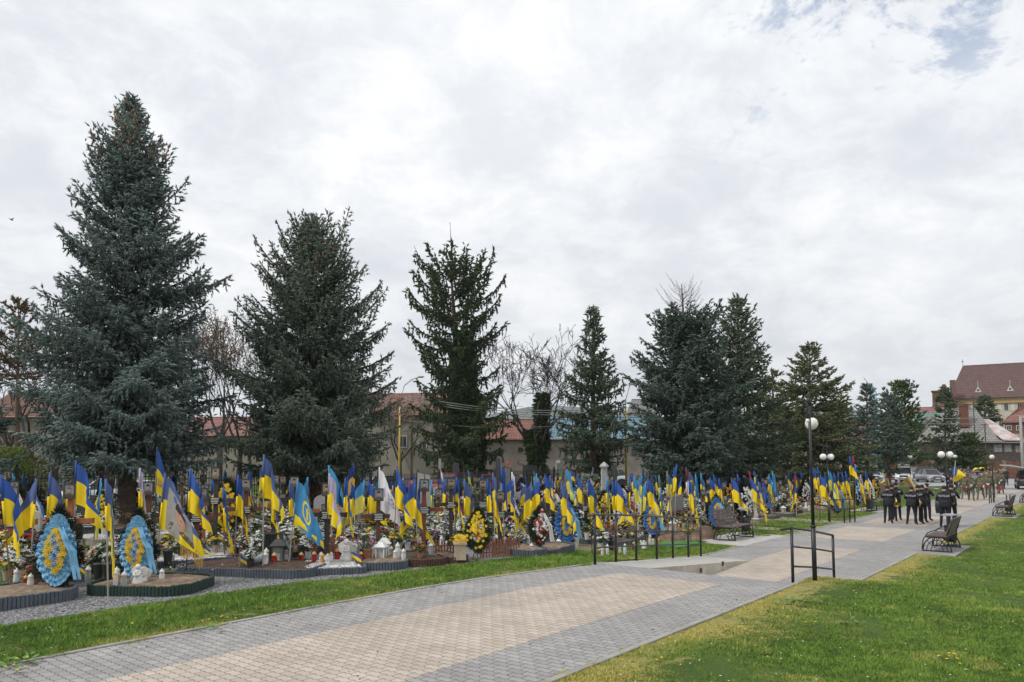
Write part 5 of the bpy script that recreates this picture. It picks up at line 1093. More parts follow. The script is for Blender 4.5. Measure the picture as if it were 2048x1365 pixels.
LEAF = M('leaf_green', (.03,.08,.02), .7, .4, 9); POT = {'black': M('pot_black', (.03,.03,.03), .5), 'white': M('pot_white', (.6,.6,.58), .5, .05), 'clay': M('pot_clay', (.3,.13,.07), .8), 'beige': M('pot_beige', (.42,.34,.25), .8)}
def make_flowers(cols, pot='black', nb=26, r=.16, h=.42, sz=.045, low=False):
    def f():
        T = thing('flower_arrangement', 'x', 'flowers', group='flower arrangements on the graves'); hp = .08 if low else .2
        b = MB(); b.lathe([(.05,0),(.075,hp*.9),(.085,hp),(.07,hp),(.06,hp*.8),(.005,hp*.7)], n=12); b.build('pot', POT[pot], T, smooth=False)
        b = MB(); P = []
        for k in range(nb*2):
            a = random.uniform(0, 2*PI); u = random.random()**.5*r; z = hp+.02+(h-hp)*math.sqrt(max(0, 1-(u/r)**2))*random.uniform(.45, 1); P.append((u*math.cos(a), u*math.sin(a), z))
        for k, p in enumerate(P):
            q = Vector(p); v = Vector((random.gauss(0,1), random.gauss(0,1), random.uniform(-.2,1))).normalized(); w = v.orthogonal().normalized()*.02; L_ = random.uniform(.06,.12); b.add([q-w*.3, q+v*L_*.5+w, q+v*L_, q+v*L_*.5-w], [(0,1,2,3)])
            if k % 2: b.tube([(0,0,hp*.8), tuple(q)], .003, 3, cap=False)
        b.build('leaves', LEAF, T); 
        for ci, cn in enumerate(cols):
            b = MB()
            for p in P[ci:nb:len(cols)]: blossom(b, (p[0]*1.12, p[1]*1.12, p[2]+.02), sz*random.uniform(.75, 1.2), nrm=(p[0]*3+random.uniform(-.2,.2), p[1]*3-.35, .5+p[2]))
            b.build('blossoms', FC[cn], T)
        return T
    return f
FK = [('white flowers in a black pot', Kind(make_flowers(['white'], 'black'))), ('yellow flowers in a pot', Kind(make_flowers(['yellow', 'yellow'], 'beige'))), ('pink and white bouquet', Kind(make_flowers(['pink', 'white'], 'black'))), ('red flowers in a pot', Kind(make_flowers(['red', 'red'], 'clay'))), ('blue and yellow bouquet', Kind(make_flowers(['blue', 'yellow'], 'white'))), ('peach roses in a dark pot', Kind(make_flowers(['peach', 'white'], 'black', 30, .2, .38))), ('low mixed flower bowl', Kind(make_flowers(['white', 'yellow', 'red', 'lightblue'], 'clay', 44, .26, .24, .045, True))), ('purple and white bouquet', Kind(make_flowers(['purple', 'white', 'pink'], 'black'))), ('yellow and blue low posy', Kind(make_flowers(['yellow', 'white', 'blue', 'peach'], 'beige', 50, .32, .26, .05, True))), ('tall white silk flowers', Kind(make_flowers(['white', 'white'], 'white', 44, .2, .62, .055)))]
def make_candle(col, rgb, h=.2):
    def f():
        T = thing('grave_candle', 'x', 'candle', group='glass grave candles'); b = MB(); b.lathe([(.035,0),(.04,.01),(.045,h*.45),(.036,h*.7),(.038,h*.72),(.001,h*.72)], n=12); b.build('glass', M('candle_'+col, rgb, .2, .15, 10), T, smooth=True)
        b = MB(); b.lathe([(.042,h*.72),(.042,h*.78),(.03,h*.88),(.012,h*.93),(.008,h),(.001,h)], n=10); b.build('lid', M('candle_lid_'+('gold' if col in ('red','amber') else 'white'), (.5,.36,.1) if col in ('red','amber') else (.62,.62,.6), .4, .1), T, smooth=True); return T
    return f
CK = [('white grave candle', Kind(make_candle('white', (.66,.66,.63), .22))), ('red glass grave candle', Kind(make_candle('red', (.38,.02,.02)))), ('tall white grave candle', Kind(make_candle('milk', (.7,.7,.7), .3))), ('amber glass grave candle', Kind(make_candle('amber', (.55,.28,.05)))), ('green glass grave candle', Kind(make_candle('green', (.03,.25,.1)))), ('clear glass grave candle', Kind(make_candle('clear', (.35,.36,.34), .24)))]
def make_lantern(dark, h=.36, w=.17):
    def f():
        T = thing('grave_lantern', 'x', 'lantern', group='house-shaped grave lanterns'); m = M('lantern_dark', (.045,.05,.05), .5) if dark else M('lantern_white', (.68,.68,.66), .5, .05); b = MB(); b.box((0,0,.012),(w,w,.024)); hb = h*.62
        for sx in (-1,1):
            for sy in (-1,1): b.box((sx*w*.42,sy*w*.42,hb/2),(.018,.018,hb))
        b.box((0,0,hb),(w,w,.02)); b.build('frame', m, T); b = MB(); k = w*.62
        b.add([(-k,-k,hb+.01),(k,-k,hb+.01),(k,k,hb+.01),(-k,k,hb+.01),(-k*.3,-k*.3,h*.88),(k*.3,-k*.3,h*.88),(k*.3,k*.3,h*.88),(-k*.3,k*.3,h*.88)], [(3,2,1,0),(0,1,5,4),(1,2,6,5),(2,3,7,6),(3,0,4,7),(4,5,6,7)]); b.tube([(k*.25*math.cos(a),0,h*.9+k*.3*math.sin(a)) for a in [PI*i/8 for i in range(9)]], .005, 4); b.build('roof', m, T)
        b = MB(); b.box((0,0,hb*.5+.01),(w*.78,w*.78,hb*.84)); b.build('glass', MG('lantern_pane', (.6,.62,.6), .1, .3), T); b = MB(); b.lathe([(.03,.02),(.03,.12),(.002,.13)], n=10); b.build('candle', M('candle_wax', (.7,.68,.6), .5, .05), T); return T
    return f
LK = [('white house-shaped lantern', Kind(make_lantern(False))), ('dark house-shaped lantern', Kind(make_lantern(True)))]
# wreaths: teardrop outline
def tear(a, w, h): # a from 0 (bottom) round; pointed to the top
    x = w*math.sin(a)*(1-.28*math.cos(a+PI)*-1 if False else 1); y = -math.cos(a); return x*(1-.6*max(0, y)**1.3)*(1-.3*max(0, -y)**3), h*y
def fir(b, c, dirv, L_, m=0):
    q = Vector(c); v = Vector(dirv).normalized(); w = v.cross(Vector((0,1,0))); w = w.normalized() if w.length > .1 else Vector((1,0,0))
    for k in range(4):
        r = (v+Vector((random.gauss(0,.35), random.gauss(0,.35), random.gauss(0,.35)))).normalized(); b.add([q-w*.007, q+w*.007, q+r*L_*random.uniform(.6,1.1)], [(0,1,2)], m)
FIRM = M('fir_black', (.008,.012,.010), .9, .4, 9); FIRG = M('fir_green', (.014,.035,.014), .9, .4, 9)
def ribbon(b, pts, w=.045, m=0, side=(1,0,0)):
    s_ = Vector(side)*w*.5; n = len(pts); V = []
    for i, p in enumerate(pts): k = .012*math.sin(i*2.1); V += [Vector(p)-s_+Vector((0,k,0)), Vector(p)+s_-Vector((0,k,0))]
    b.add(V, [(2*i, 2*i+1, 2*i+3, 2*i+2) for i in range(n-1)], m)
def make_wreath(style, w=.27, h=.5, legs=.3):
    ring, inner, ruffle, rib, fm = style
    def f():
        T = thing('memorial_wreath', 'x', 'wreath', group='memorial wreaths standing on the graves'); zc = legs+h
        b = MB(); b.tube([(0,.03,0),(0,.05,zc+h*.8)], .014, 5); b.tube([(-.14,.12,0),(0,.06,zc)], .012, 5); b.tube([(.14,.12,0),(0,.06,zc)], .012, 5); b.build('stand', WOODC[1], T)
        b = MB()
        for k in range(1000):
            a = random.uniform(0, 2*PI); u = random.uniform(.4, 1.24) if ruffle or inner else random.uniform(.55, 1); x, z = tear(a, w*1.18*u, h*1.12*u); fir(b, (x, random.uniform(-.02,.06), zc+z), (x/w*.8, random.uniform(-.6,.5), z/h), .12)
        P = [tear(2*PI*i/28, w*1.02, h*1.0) for i in range(28)]; V = [(x, y, zc+z) for y in (.0, .05) for x, z in P]
        if ruffle or inner: b.add(V, [tuple(range(28)), tuple(range(28, 56))[::-1]])
        b.build('fir_backing', fm, T)
        if ruffle:
            b = MB()
            for k in range(26):
                for rr, rs in ((1., .085), (.84, .08), (.66, .08), (.45, .09), (.2, .1)):
                    if rr < .8 and k % 2: continue
                    a = 2*PI*(k+(.5 if rr < 1 else 0))/26; x, z = tear(a, w*rr, h*rr); c = Vector((x, -.03-(1-rr)*.03, zc+z)); o = Vector((x/w, 0, z/h)).normalized(); e = Vector((0,1,0)).cross(o)
                    V = [c-o*.05]+[c+(o*math.cos(q)+e*math.sin(q))*rs+Vector((0,-.025*math.cos(q*3)-.012,0)) for q in [-1.9+3.8*i/8 for i in range(9)]]; b.add(V, [(0, i+1, i+2) for i in range(8)])
            b.build('ruffle', FC[ruffle] if isinstance(ruffle, str) else ruffle, T)
        if ring:
            for ci, cn in enumerate(ring):
                b = MB()
                for k in range(ci, 96 if ruffle else 54, len(ring)):
                    a = 2*PI*k/32 if ruffle else random.uniform(0, 2*PI); rr = random.uniform(.3, .72) if ruffle else random.random()**.5*.98; x, z = tear(a, w*rr, h*rr); blossom(b, (x, -.10-random.uniform(0,.02), zc+z), random.uniform(.04, .055), nrm=(x, -1, .25*z+.1))
                b.build('flower_ring', FC[cn], T)
        if inner and ruffle:
            for ci, cn in enumerate(inner):
                b = MB()
                for k in range(ci, 16, len(inner)):
                    x, z = random.uniform(-.4, .4)*w*.7, (k/15*2-1)*h*.46; blossom(b, (x, -.125, zc+z), random.uniform(.04, .055), nrm=(random.uniform(-.3,.3), -1, .2))
                b.build('centre_flowers', FC[cn], T)
        if rib:
            for s_ in (.75, 1):
                b = MB(); x0 = s_*w*.35
                ribbon(b, [(x0, -.12, zc+h*.75), (x0+s_*.1, -.15, zc+h*.35), (x0+s_*.16+.05, -.15, zc), (x0+s_*.15+.1, -.12, zc-h*.5), (x0+s_*.2+.1, -.1, zc-h*.95)], .06); b.build('ribbon', FC[rib[-1 if s_ == 1 else 0]], T)
            for k in range(6 if ruffle else 0):
                s_ = random.choice((-1,1)); a = .6+k*.45; x, z = tear(a*s_, w*1.08, h*1.05); b = MB(); b.tube([(x+.06*s_*math.cos(q)*.8+.04*s_, -.03, zc+z+.045*math.sin(q)) for q in [2*PI*i/8 for i in range(9)]], .008, 4); b.build('ribbon_loop', FC[rib[0]], T)
        return T
    return f
WS = {'grand': (['yellow'], ['blue', 'lightblue', 'peach'], 'lightblue', ['lightblue', 'lightblue'], FIRM), 'white': (['white'], ['white'], None, ['white'], FIRM), 'by': (['yellow'], ['blue'], 'blue', ['lightblue'], FIRM), 'green': (['white', 'red'], None, None, ['white'], FIRG), 'yb': (['yellow'], None, None, None, FIRG), 'black': (['red', 'white'], ['red'], None, ['white', 'blue'], FIRM), 'orange': (['orange', 'yellow'], ['red'], None, None, FIRM), 'bluewhite': (['lightblue', 'white'], ['blue'], None, ['blue'], FIRG)}
WLOOK = {'grand': 'grand light-blue ruffled wreath', 'white': 'white flowered black wreath', 'by': 'blue ruffled wreath with yellow ring', 'green': 'green fir wreath with red and white flowers', 'yb': 'black fir wreath with yellow flowers', 'black': 'dark wreath with red flowers', 'orange': 'orange and yellow flowered wreath', 'bluewhite': 'blue and white flowered fir wreath'}
WK = {k: Kind(make_wreath(v)) for k, v in WS.items()}
# plots
def rrect(L_, W_, r, n=6):
    P = []
    for cx, cy, a0 in ((L_/2-r, W_/2-r, 0), (-L_/2+r, W_/2-r, PI/2), (-L_/2+r, -W_/2+r, PI), (L_/2-r, -W_/2+r, 1.5*PI)):
        for i in range(n+1): a = a0+PI/2*i/n; P.append((cx+r*math.cos(a), cy+r*math.sin(a)))
    return P
SOIL = M('grave_soil', (.07,.045,.03), .95, .4, 8, 1.); SOILL = M('grave_soil_light', (.22,.16,.11), .95, .35, 8, 1.); PEB = M('white_pebbles', (.35,.34,.33), .9, 0, 60, 1., rgb2=(.78,.77,.75))
KC = {'grey': M('edging_grey', (.085,.10,.12), .7, .15, 5), 'green': M('edging_green', (.02,.045,.035), .7, .15, 5), 'brown': M('edging_brown', (.085,.04,.03), .7, .2, 5), 'stone': M('kerb_stone', (.3,.27,.22), .9, .2, 4, .3), 'slate': M('edging_slate', (.12,.14,.16), .7, .1, 5)}
def make_plot(L_, W_, kc, fill, r=.35, h=.17, fine=True):
    def f():
        T = thing('grave_plot', 'x', 'grave plot', group='edged grave plots'); P = rrect(L_, W_, min(r, W_*.45)); b = MB()
        if kc == 'stone' or not fine:
            Q = rrect(L_-.16, W_-.16, max(.02, min(r, W_*.45)-.08)); n = len(P); V = [(x,y,0) for x,y in P]+[(x,y,h) for x,y in P]+[(x,y,h) for x,y in Q]+[(x,y,0) for x,y in Q]
            b.add(V, [(k*n+i, k*n+(i+1)%n, (k+1)*n+(i+1)%n, (k+1)*n+i) for k in range(3) for i in range(n)])
        else:
            tot = sum(math.dist(P[i], P[(i+1)%len(P)]) for i in range(len(P))); n = int(tot/.058); i = 0; acc = 0.; k = 0; seg = math.dist(P[0], P[1]); pos = 0.
            for j in range(n):
                t_ = j*tot/n
                while acc+seg < t_: acc += seg; i += 1; seg = math.dist(P[i%len(P)], P[(i+1)%len(P)])
                u = (t_-acc)/seg; x = P[i%len(P)][0]*(1-u)+P[(i+1)%len(P)][0]*u; y = P[i%len(P)][1]*(1-u)+P[(i+1)%len(P)][1]*u; hh = h+random.uniform(-.008,.008); b.lathe([(.031,-.04),(.031,hh-.01),(.024,hh),(.001,hh)], (x,y,0), 8)
        b.build('edging', KC[kc], T); Q = rrect(L_-.04, W_-.04, min(r, W_*.45)-.02); b = MB(); n = len(Q)
        V = [(x, y, h-.05) for x, y in Q]+[(x*.6, y*.6, h+.0+random.uniform(-.01,.03)) for x, y in Q]+[(x*.25, y*.25, h+.02) for x, y in Q]+[(0,0,h+.03)]
        b.add(V, [(k*n+i, k*n+(i+1)%n, (k+1)*n+(i+1)%n, (k+1)*n+i) for k in range(2) for i in range(n)]+[(2*n+i, 2*n+(i+1)%n, 3*n) for i in range(n)])
        nm = {'soil': ('soil', SOIL), 'light': ('soil', SOILL), 'white': ('pebble_bed', PEB)}[fill]; b.build(nm[0], nm[1], T, smooth=True)
        if fill == 'white' and fine:
            b = MB()
            for k in range(380): x, y = random.uniform(-L_/2+.1, L_/2-.1), random.uniform(-W_/2+.08, W_/2-.08); b.ball((x,y,h+.0), random.uniform(.012,.026), 5, 4, sc=(1.2,1,.7))
            tag(b.build('pebbles', M('pebble_white', (.68,.67,.65), .8, .12, 3), T), kind='stuff')
        return T
    return f
def picket():
    T = thing('picket_fence', 'x', 'picket fence', group='little red-brown picket fences'); b = MB()
    for k in range(11): x = -.3+k*.06; hh = .3+.06*abs(k-5)/5; b.box((x,0,hh/2),(.03,.014,hh)); b.lathe([(.02,hh),(.002,hh+.03)], (x,0,0), 4, sy=.4)
    for z in (.09,.24): b.box((0,.012,z),(.66,.012,.025))
    b.build('pickets', M('picket_redbrown', (.26,.10,.065), .7, .15, 5), T); return T
PKT = Kind(picket)
def bed(ax, ay, bx, by, depth, kc, fill, r=.35, h=.17, label='', dz=0):
    A, B = gp(ax, ay), gp(bx, by); v = (B-A).to_2d(); L_ = v.length; u = v.normalized(); n = Vector((-u.y, u.x)); c = (A.to_2d()+B.to_2d())/2+n*depth/2
    T = make_plot(L_, depth, kc, fill, r, h)(); T.location = (c.x, c.y, zg(c.x, c.y)-.01+dz); T.rotation_euler.z = math.atan2(u.y, u.x); T['label'] = label; return T
bed(-120,1236,172,1197,1.5,'grey','light',.5,.19,'grey-edged soil plot at the left corner, nearest the camera')
bed(150,1190,358,1194,1.5,'green','light',.5,.17,'dark green edged plot under the second blue ruffled wreath')
bed(338,1150,608,1158,1.5,'grey','soil',.4,.17,'wide wavy grey-edged plot with dark soil and lanterns')
bed(290,1138,465,1127,1.2,'grey','white',.2,.14,'grey-edged plot of white pebbles between the spruce trunk and wide plot')
bed(350,1128,600,1116,1.3,'brown','soil',.3,.14,'brown-edged soil plot behind the wide grey-edged plot')
bed(596,1152,732,1146,1.5,'grey','white',.15,.13,'grey-edged white pebble plot with two tiers and red candles')
bed(712,1142,816,1139,1.6,'grey','light',.35,.17,'grey-edged plot holding white lanterns and pink bouquets')
bed(817,1135,898,1130,1.6,'brown','soil',.3,.16,'brown-edged plot around the big red-brown cross')
bed(897,1127,941,1122,1.4,'brown','light',.2,.14,'small brown-edged plot with the beige planter box')
bed(1027,1115,1101,1113,1.3,'grey','light',.45,.17,'round grey-edged plot with the red-white wreath')
bed(1100,1110,1158,1104,1.3,'grey','light',.45,.15,'round grey-edged plot behind the first railing post')
# soil mounds
def mound(px, py, L_, W_, h, rz, label, mat=None):
    q = gp(px, py); T = thing('earth_mound', label, 'earth mound', (q.x, q.y, q.z-.02), rz); V = []; n = 26; m = 8
    for i in range(m+1):
        u = i/m
        for j in range(n): a = 2*PI*j/n; k = 1+.12*math.sin(3*a+i)+.08*math.sin(7*a); V.append((L_/2*u*k*math.cos(a), W_/2*u*k*math.sin(a), h*(1-u*u)*(1+random.uniform(-.12,.12))))
    F = [(i*n+j, i*n+(j+1)%n, (i+1)*n+(j+1)%n, (i+1)*n+j)[::-1] for i in range(m) for j in range(n)]; npmesh('soil', V, F, mat or M('mound_soil', (.17,.11,.075), .95, .35, 5, 1.), parent=T, smooth=True); return T
for a in ((1205,1072,2.6,1.2,.42,.9,'bare earth mound behind the railing posts'),(1265,1066,2.4,1.1,.35,.9,'second earth mound behind the railing'),(1395,1075,2.4,1.2,.45,.9,'earth mound left of the wooden bench'),(1530,1022,4.2,1.6,.42,.8,'long low earth mound covered with flowers beyond the bench'),(1620,1016,3.6,1.4,.35,.8,'earth mound left of the second lamp'),(1455,1030,3,1.3,.3,.8,'small earth mound behind the bench'),(1775,985,5,2,.5,.7,'brown heap of earth behind the horn players'),(1345,1080,2.0,1.0,.3,.9,'low reddish mound at the railing end')): mound(*a)
b = MB(); q = gp(1790, 978)
for k in range(7): b.box((q.x+random.uniform(-.3,.3), q.y+random.uniform(-.3,.5), q.z+.35+k*.035), (3.6, .16, .05), rz=random.uniform(-.15,.2))
tag(b.build('timber_pile', M('pale_timber', (.42,.33,.22), .85, .25, 2)), 'pale planks stacked on the earth heap', 'timber', kind=None)
b = MB(); L0 = gp(1345, 1095); P = [gp(*p) for p in ((1310,1094),(1330,1083),(1385,1080),(1400,1090),(1360,1096))]; b.prism([(p.x, p.y) for p in P], P[0].z-.01, P[0].z+.03); tag(b.build('artificial_turf', M('turf_green', (.06,.2,.045), .9, .2, 9)), 'bright green turf mat behind the railing', 'mat')
# placements by pixel
def put(K, px, py, rz=None, sc=1., label=None, dz=0.):
    q = gp(px, py); lk = None
    if isinstance(K, tuple): lk, K = K
    o = K.put((q.x, q.y, q.z+dz), FD if rz is None else rz, sc)
    if label: o['label'] = label
    else: auto(o, lk, o['category'])
    return o
GW = Kind(make_wreath(WS['grand'], .225, .50, .12)); put(GW, 112, 1194, FD+.1, 1.02, 'nearest light-blue ruffled wreath with yellow and blue flowers, far left', .14); put(GW, 272, 1176, FD, .96, 'light-blue ruffled wreath with solid yellow ring, in the green-edged plot', .12)
for k, px, py, sc, lb in (('by',1133,1100,1.0,'blue-ruffled wreath with yellow oval turned sideways, behind the first railing post'),('green',1080,1106,.82,'tall fir wreath of red and white flowers with red-white ribbon'),('white',1237,1082,.95,'black wreath of large white daisies behind the railing'),('by',1306,1082,.95,'blue and yellow wreath hung under the pale flag behind the railing'),('by',1434,1066,.95,'blue and yellow wreath leaning behind the wooden bench'),('white',1489,1057,1.3,'tall white wreath standing behind the litter bin'),('yb',452,1092,1.25,'black fir wreath with yellow and blue flowers behind the candles'),('yb',955,1122,.85,'fir wreath dotted with yellow roses beside the beige planter'),('green',1105,1062,1.2,'dark fir wreath among the graves before the bare tree'),('yb',1210,1055,1.05,'black and yellow wreath behind the railing, left of white daisies'),('black',1535,1004,1.3,'black wreath on the long flower-covered mound'),('by',1675,1032,1.05,'blue and yellow wreath beside the second lamp post'),('white',1733,1012,1.25,'black and white wreath at the right end of the graves'),('orange',1746,1008,1.2,'orange flowered wreath, rightmost of all wreaths'),('bluewhite',1716,1014,1.1,'blue and white wreath left of the black and white one'),('green',925,1078,1.2,'dark fir wreath in the second row before the ivy spruce'),('white',735,1045,.9,'round white wreath in the second row by the second spruce'),('green',25,1090,1.2,'dark fir wreath at the left edge'),('black',60,1075,1.1,'dark fir wreath behind the nearest blue wreath')):
    put(WK[k], px, py, FD+random.uniform(-.3, .3), sc, lb)
def cross(px, py, d, i, lb=None, H=1.):     # py = crossbar height in the photo, d distance
    x = at(px, 1000, d).x; T = make_cross(i % 4, H, .8*H/1.5, i < 6, i)(); T.location = (x, d, zg(x, d)+.1); T.rotation_euler.z = FD+random.uniform(-.15, .15)
    if lb: T['label'] = lb
    return T
for a in ((142,0,13.9,1,'orange cross with bearded soldier portrait between the two blue wreaths',1.55),(28,0,14.0,1,'orange cross with portrait at the left edge',1.5),(298,0,15.2,0,'cross with young man portrait behind the second blue wreath',1.55),(395,0,16.2,0,'brown cross with black plaque behind the portrait flag',1.35),(432,0,17.6,2,'black metal cross at the yellow-flowered fir wreath',1.8),(492,0,17.0,4,'tall dark cross with camouflage portrait left of the big flag',1.55),(757,0,16.6,0,'thick dark brown cross under the white banner',1.35),(848,0,16.8,3,'large red-brown cross between hanging flags, nearest of its kind',1.55),(902,0,19.2,2,'black cross with portrait left of the beige planter',1.5),(965,0,20.4,2,'dark cross with portrait among little spruces',1.5),(1000,0,18.6,2,'dark cross with rosary-like garland behind the picket fence',1.2),(655,0,15.8,2,'tall black cross seen edge-on at the pebble plot',1.5),(610,0,18.8,1,'wooden cross behind the light blue banner',1.3)):
    cross(a[0], a[1], a[2], a[3], a[4], a[5])
for px, py in ((625,1108),(650,1108),(680,1112),(705,1114),(895,1116),(990,1114),(1012,1112)): o = put(('little red-brown picket fence', PKT), px, py, FD+random.uniform(-.6, .6), 1.15)
# hutch-like lantern and details in the front plots
for k, px, py, sc in ((1,555,1138,1.35),(1,572,1136,1.1),(0,768,1128,1.2),(0,762,1132,1.05),(0,752,1131,.9),(0,868,1060,1.2),(0,880,1058,1.1),(0,1180,1072,.8),(0,1324,1058,.9),(0,1560,1022,1.3),(0,1665,1005,1.3),(0,1117,1100,.8),(0,720,1125,.9),(1,640,1046,1.1),(0,215,1052,1.2),(0,1070,1050,1.)):
    put(LK[k], px, py, FD+random.uniform(-.3,.3), sc*1.15, dz=.12 if py > 1100 else 0)
T = thing('metal_lantern_stand', 'tall dark slatted metal screen with roof beside the big flag', 'lantern', gp(545, 1134)+Vector((0,.05,.1)), FD); b = MB()
for k in range(12): b.box((-.16+k*.029,0,.3),(.012,.3,.6))
b.box((0,0,.6),(.37,.34,.03)); b.box((0,0,.02),(.37,.34,.03)); b.build('body', M('lantern_dark', (.045,.05,.05)), T); b = MB(); b.box((-.2,0,.9),(.55,.2,.04),R=Matrix.Rotation(.25,3,'Y')); b.box((.25,0,.9),(.5,.2,.04),R=Matrix.Rotation(-.2,3,'Y')); b.tube([(0,0,.6),(0,0,.95)], .03); b.build('roof', M('lantern_dark', (.045,.05,.05)), T)
for k, px, py, sc in ((9,495,1118,.8),(5,190,1158,1.25),(8,395,1118,1.1),(8,345,1118,1.2),(4,620,1100,.9),(2,728,1132,1.25),(9,752,1120,1.0),(1,740,1118,1.3),(6,505,1132,.9),(0,500,1150,1.0),(1,500,1090,1.2),(5,455,1100,1.2),(2,62,1180,1.1),(6,30,1150,1.4),(1,8,1130,1.3),(3,68,1190,.9),(1,915,1118,1.2),(3,840,1130,.8),(1,841,1128,.8),(7,1098,1085,1.4),(1,898,1082,1.2),(9,965,1062,1.4),(0,1040,1100,1.),(7,1222,1100,1.2),(9,1200,1100,1.1),(6,1190,1084,1.5),(3,1275,1060,1.4),(1,1378,1085,1.3),(6,1430,1058,1.3),(0,1405,1060,1.4),(7,660,1060,1.2),(9,522,1078,1.1),(9,560,1126,1.3),(1,590,1092,1.),(4,815,1100,1.),(2,805,1085,1.2),(9,700,1080,1.4),(8,1150,1068,1.6),(6,1245,1052,1.5),(8,1590,1008,2.),(8,1555,1010,2.),(6,1510,1010,1.8),(4,1620,1010,1.8),(6,1600,1000,1.8),(1,1580,1004,1.6),(4,1690,1010,1.8),(6,1655,1018,1.6)):
    put(FK[k], px, py, random.uniform(0, 6), sc, dz=.1 if py > 1105 and px < 900 else 0)
for k, px, py, sc in ((2,230,1188,.9),(0,232,1180,1.2),(0,323,1178,1.),(3,235,1184,1.),(5,247,1190,1.1),(0,60,1192,1.1),(1,50,1188,.9),(5,175,1178,1.1),(1,548,1142,1.2),(0,530,1146,1.3),(5,532,1140,1.3),(1,628,1137,1.1),(3,645,1139,1.),(0,642,1138,1.),(3,655,1139,1.),(0,662,1136,.9),(1,674,1132,1.2),(1,700,1130,1.3),(0,710,1132,1.2),(2,715,1129,1.),(1,722,1135,1.),(0,790,1133,1.),(2,795,1132,1.2),(0,800,1131,1.),(0,807,1133,1.1),(2,858,1118,1.),(0,893,1112,1.),(5,862,1124,1.2),(0,1063,1108,1.1),(0,1240,1105,.9),(1,1232,1106,1.),(2,1250,1108,1.),(4,1272,1104,1.2),(1,1268,1100,1.2),(4,1282,1094,1.),(2,1300,1090,1.1),(0,1306,1092,1.),(3,1316,1090,1.),(0,1290,1098,1.),(2,1215,1110,.9),(0,1205,1112,.9),(1,1202,1110,.8),(0,505,1100,1.),(1,412,1102,1.2),(0,378,1100,1.3),(0,405,1096,1.),(3,490,1098,1.),(1,940,1092,1.),(0,945,1078,1.3),(2,1010,1070,1.2),(0,1050,1092,1.2),(0,1570,1018,1.4),(0,1582,1018,1.4),(2,1535,1020,1.4),(0,1605,1022,1.4),(2,1612,1021,1.4),(0,1618,1023,1.3)):
    put(CK[k], px, py, 0, sc*1.05, dz=.12 if py > 1110 and px < 900 else 0)
# little angel figurines
def angel():
    T = thing('angel_figurine', 'x', 'figurine', group='white angel figurines'); AM = M('angel_white', (.66,.65,.62), .6, .08, 9); b = MB(); b.lathe([(.07,0),(.075,.03),(.05,.1),(.038,.15),(.045,.18),(.02,.205),(.001,.21)], n=12); b.ball((0,-.01,.235), .036, 10, 8); b.tube([(-.04,-.02,.17),(-.03,-.06,.13),(.03,-.06,.13),(.04,-.02,.17)], .014, 6); b.build('body', AM, T, smooth=True)
    b = MB()
    for s_ in (-1,1): b.add([(0,.03,.18),(s_*.05,.04,.24),(s_*.11,.05,.2),(s_*.1,.05,.12),(s_*.05,.045,.08),(0,.03,.1)], [(0,1,2,3,4,5)]); b.add([(0,.04,.18),(s_*.05,.05,.24),(s_*.11,.06,.2),(s_*.1,.06,.12),(s_*.05,.055,.08),(0,.04,.1)], [(5,4,3,2,1,0)])
    b.build('wings', AM, T); return T
AN = ('small white angel figurine', Kind(angel))
for px, py, sc in ((275,1184,1.3),(285,1182,1.1),(692,1134,1.7),(500,1140,.9),(1288,1106,.9),(655,1142,.8)): put(AN, px, py, FD, sc, dz=.12)
# small items: paper flags, planter, basket, white pot
def miniflag(px, py, sc=1., lb=None):
    q = gp(px, py); T = thing('paper_flag', lb, 'small flag', (q.x, q.y, q.z+.1), FD, 'tiny paper flags'); b = MB(); b.tube([(0,0,0),(.02,0,.26*sc)], .004, 4); b.build('stick', POLM[3], T); b = MB()
    V = [(.02+.16*sc*i/5, .015*math.sin(i), .25*sc-.1*sc*j/2-i*.02*sc) for i in range(6) for j in range(3)]; b.add(V, [(i*3+j, i*3+j+1, (i+1)*3+j+1, (i+1)*3+j) for i in range(5) for j in range(2)])
    for n_, i in enumerate(range(len(b.f))): b.m[n_] = n_ % 2
    b.build('cloth', [BLUEC, YELC], T); auto(T, 'tiny blue and yellow paper flag', 'small flag')
for px, py in ((402,1125),(450,1122),(476,1146),(478,1150),(672,1106),(700,1140),(150,1168),(865,1115),(1098,1098),(703,1141),(1060,1090),(1490,1042)): miniflag(px, py, 1.1)
q = gp(920, 1124); T = thing('planter_box', 'beige square planter box with yellow and white flowers', 'planter', (q.x, q.y, q.z+.05), FD); b = MB(); b.prism([(-.13,-.13),(.13,-.13),(.13,.13),(-.13,.13)], 0, .34); b.box((0,0,.35),(.3,.3,.03)); b.build('box', POT['beige'], T)
b = MB()
for k in range(30): blossom(b, (random.uniform(-.16,.16), random.uniform(-.16,.1), .4+random.uniform(0,.12)), .045)
b.build('blossoms', FC['yellow'], T)
q = gp(205, 1150); T = thing('handled_basket', 'white wicker basket with looping handles between the two blue wreaths', 'basket', (q.x, q.y, q.z+.1), FD); b = MB(); b.lathe([(.14,0),(.2,.16),(.21,.17),(.18,.17),(.12,.03),(.001,.02)], n=14); b.build('bowl', POT['white'], T)
for k in range(7): b = MB(); o_ = -.12+k*.04; b.tube([(.24*math.cos(a), o_+.02*math.sin(2*a), .16+.36*math.sin(a)) for a in [PI*i/12 for i in range(13)]], .01, 5); b.build('handle', POT['white'], T)
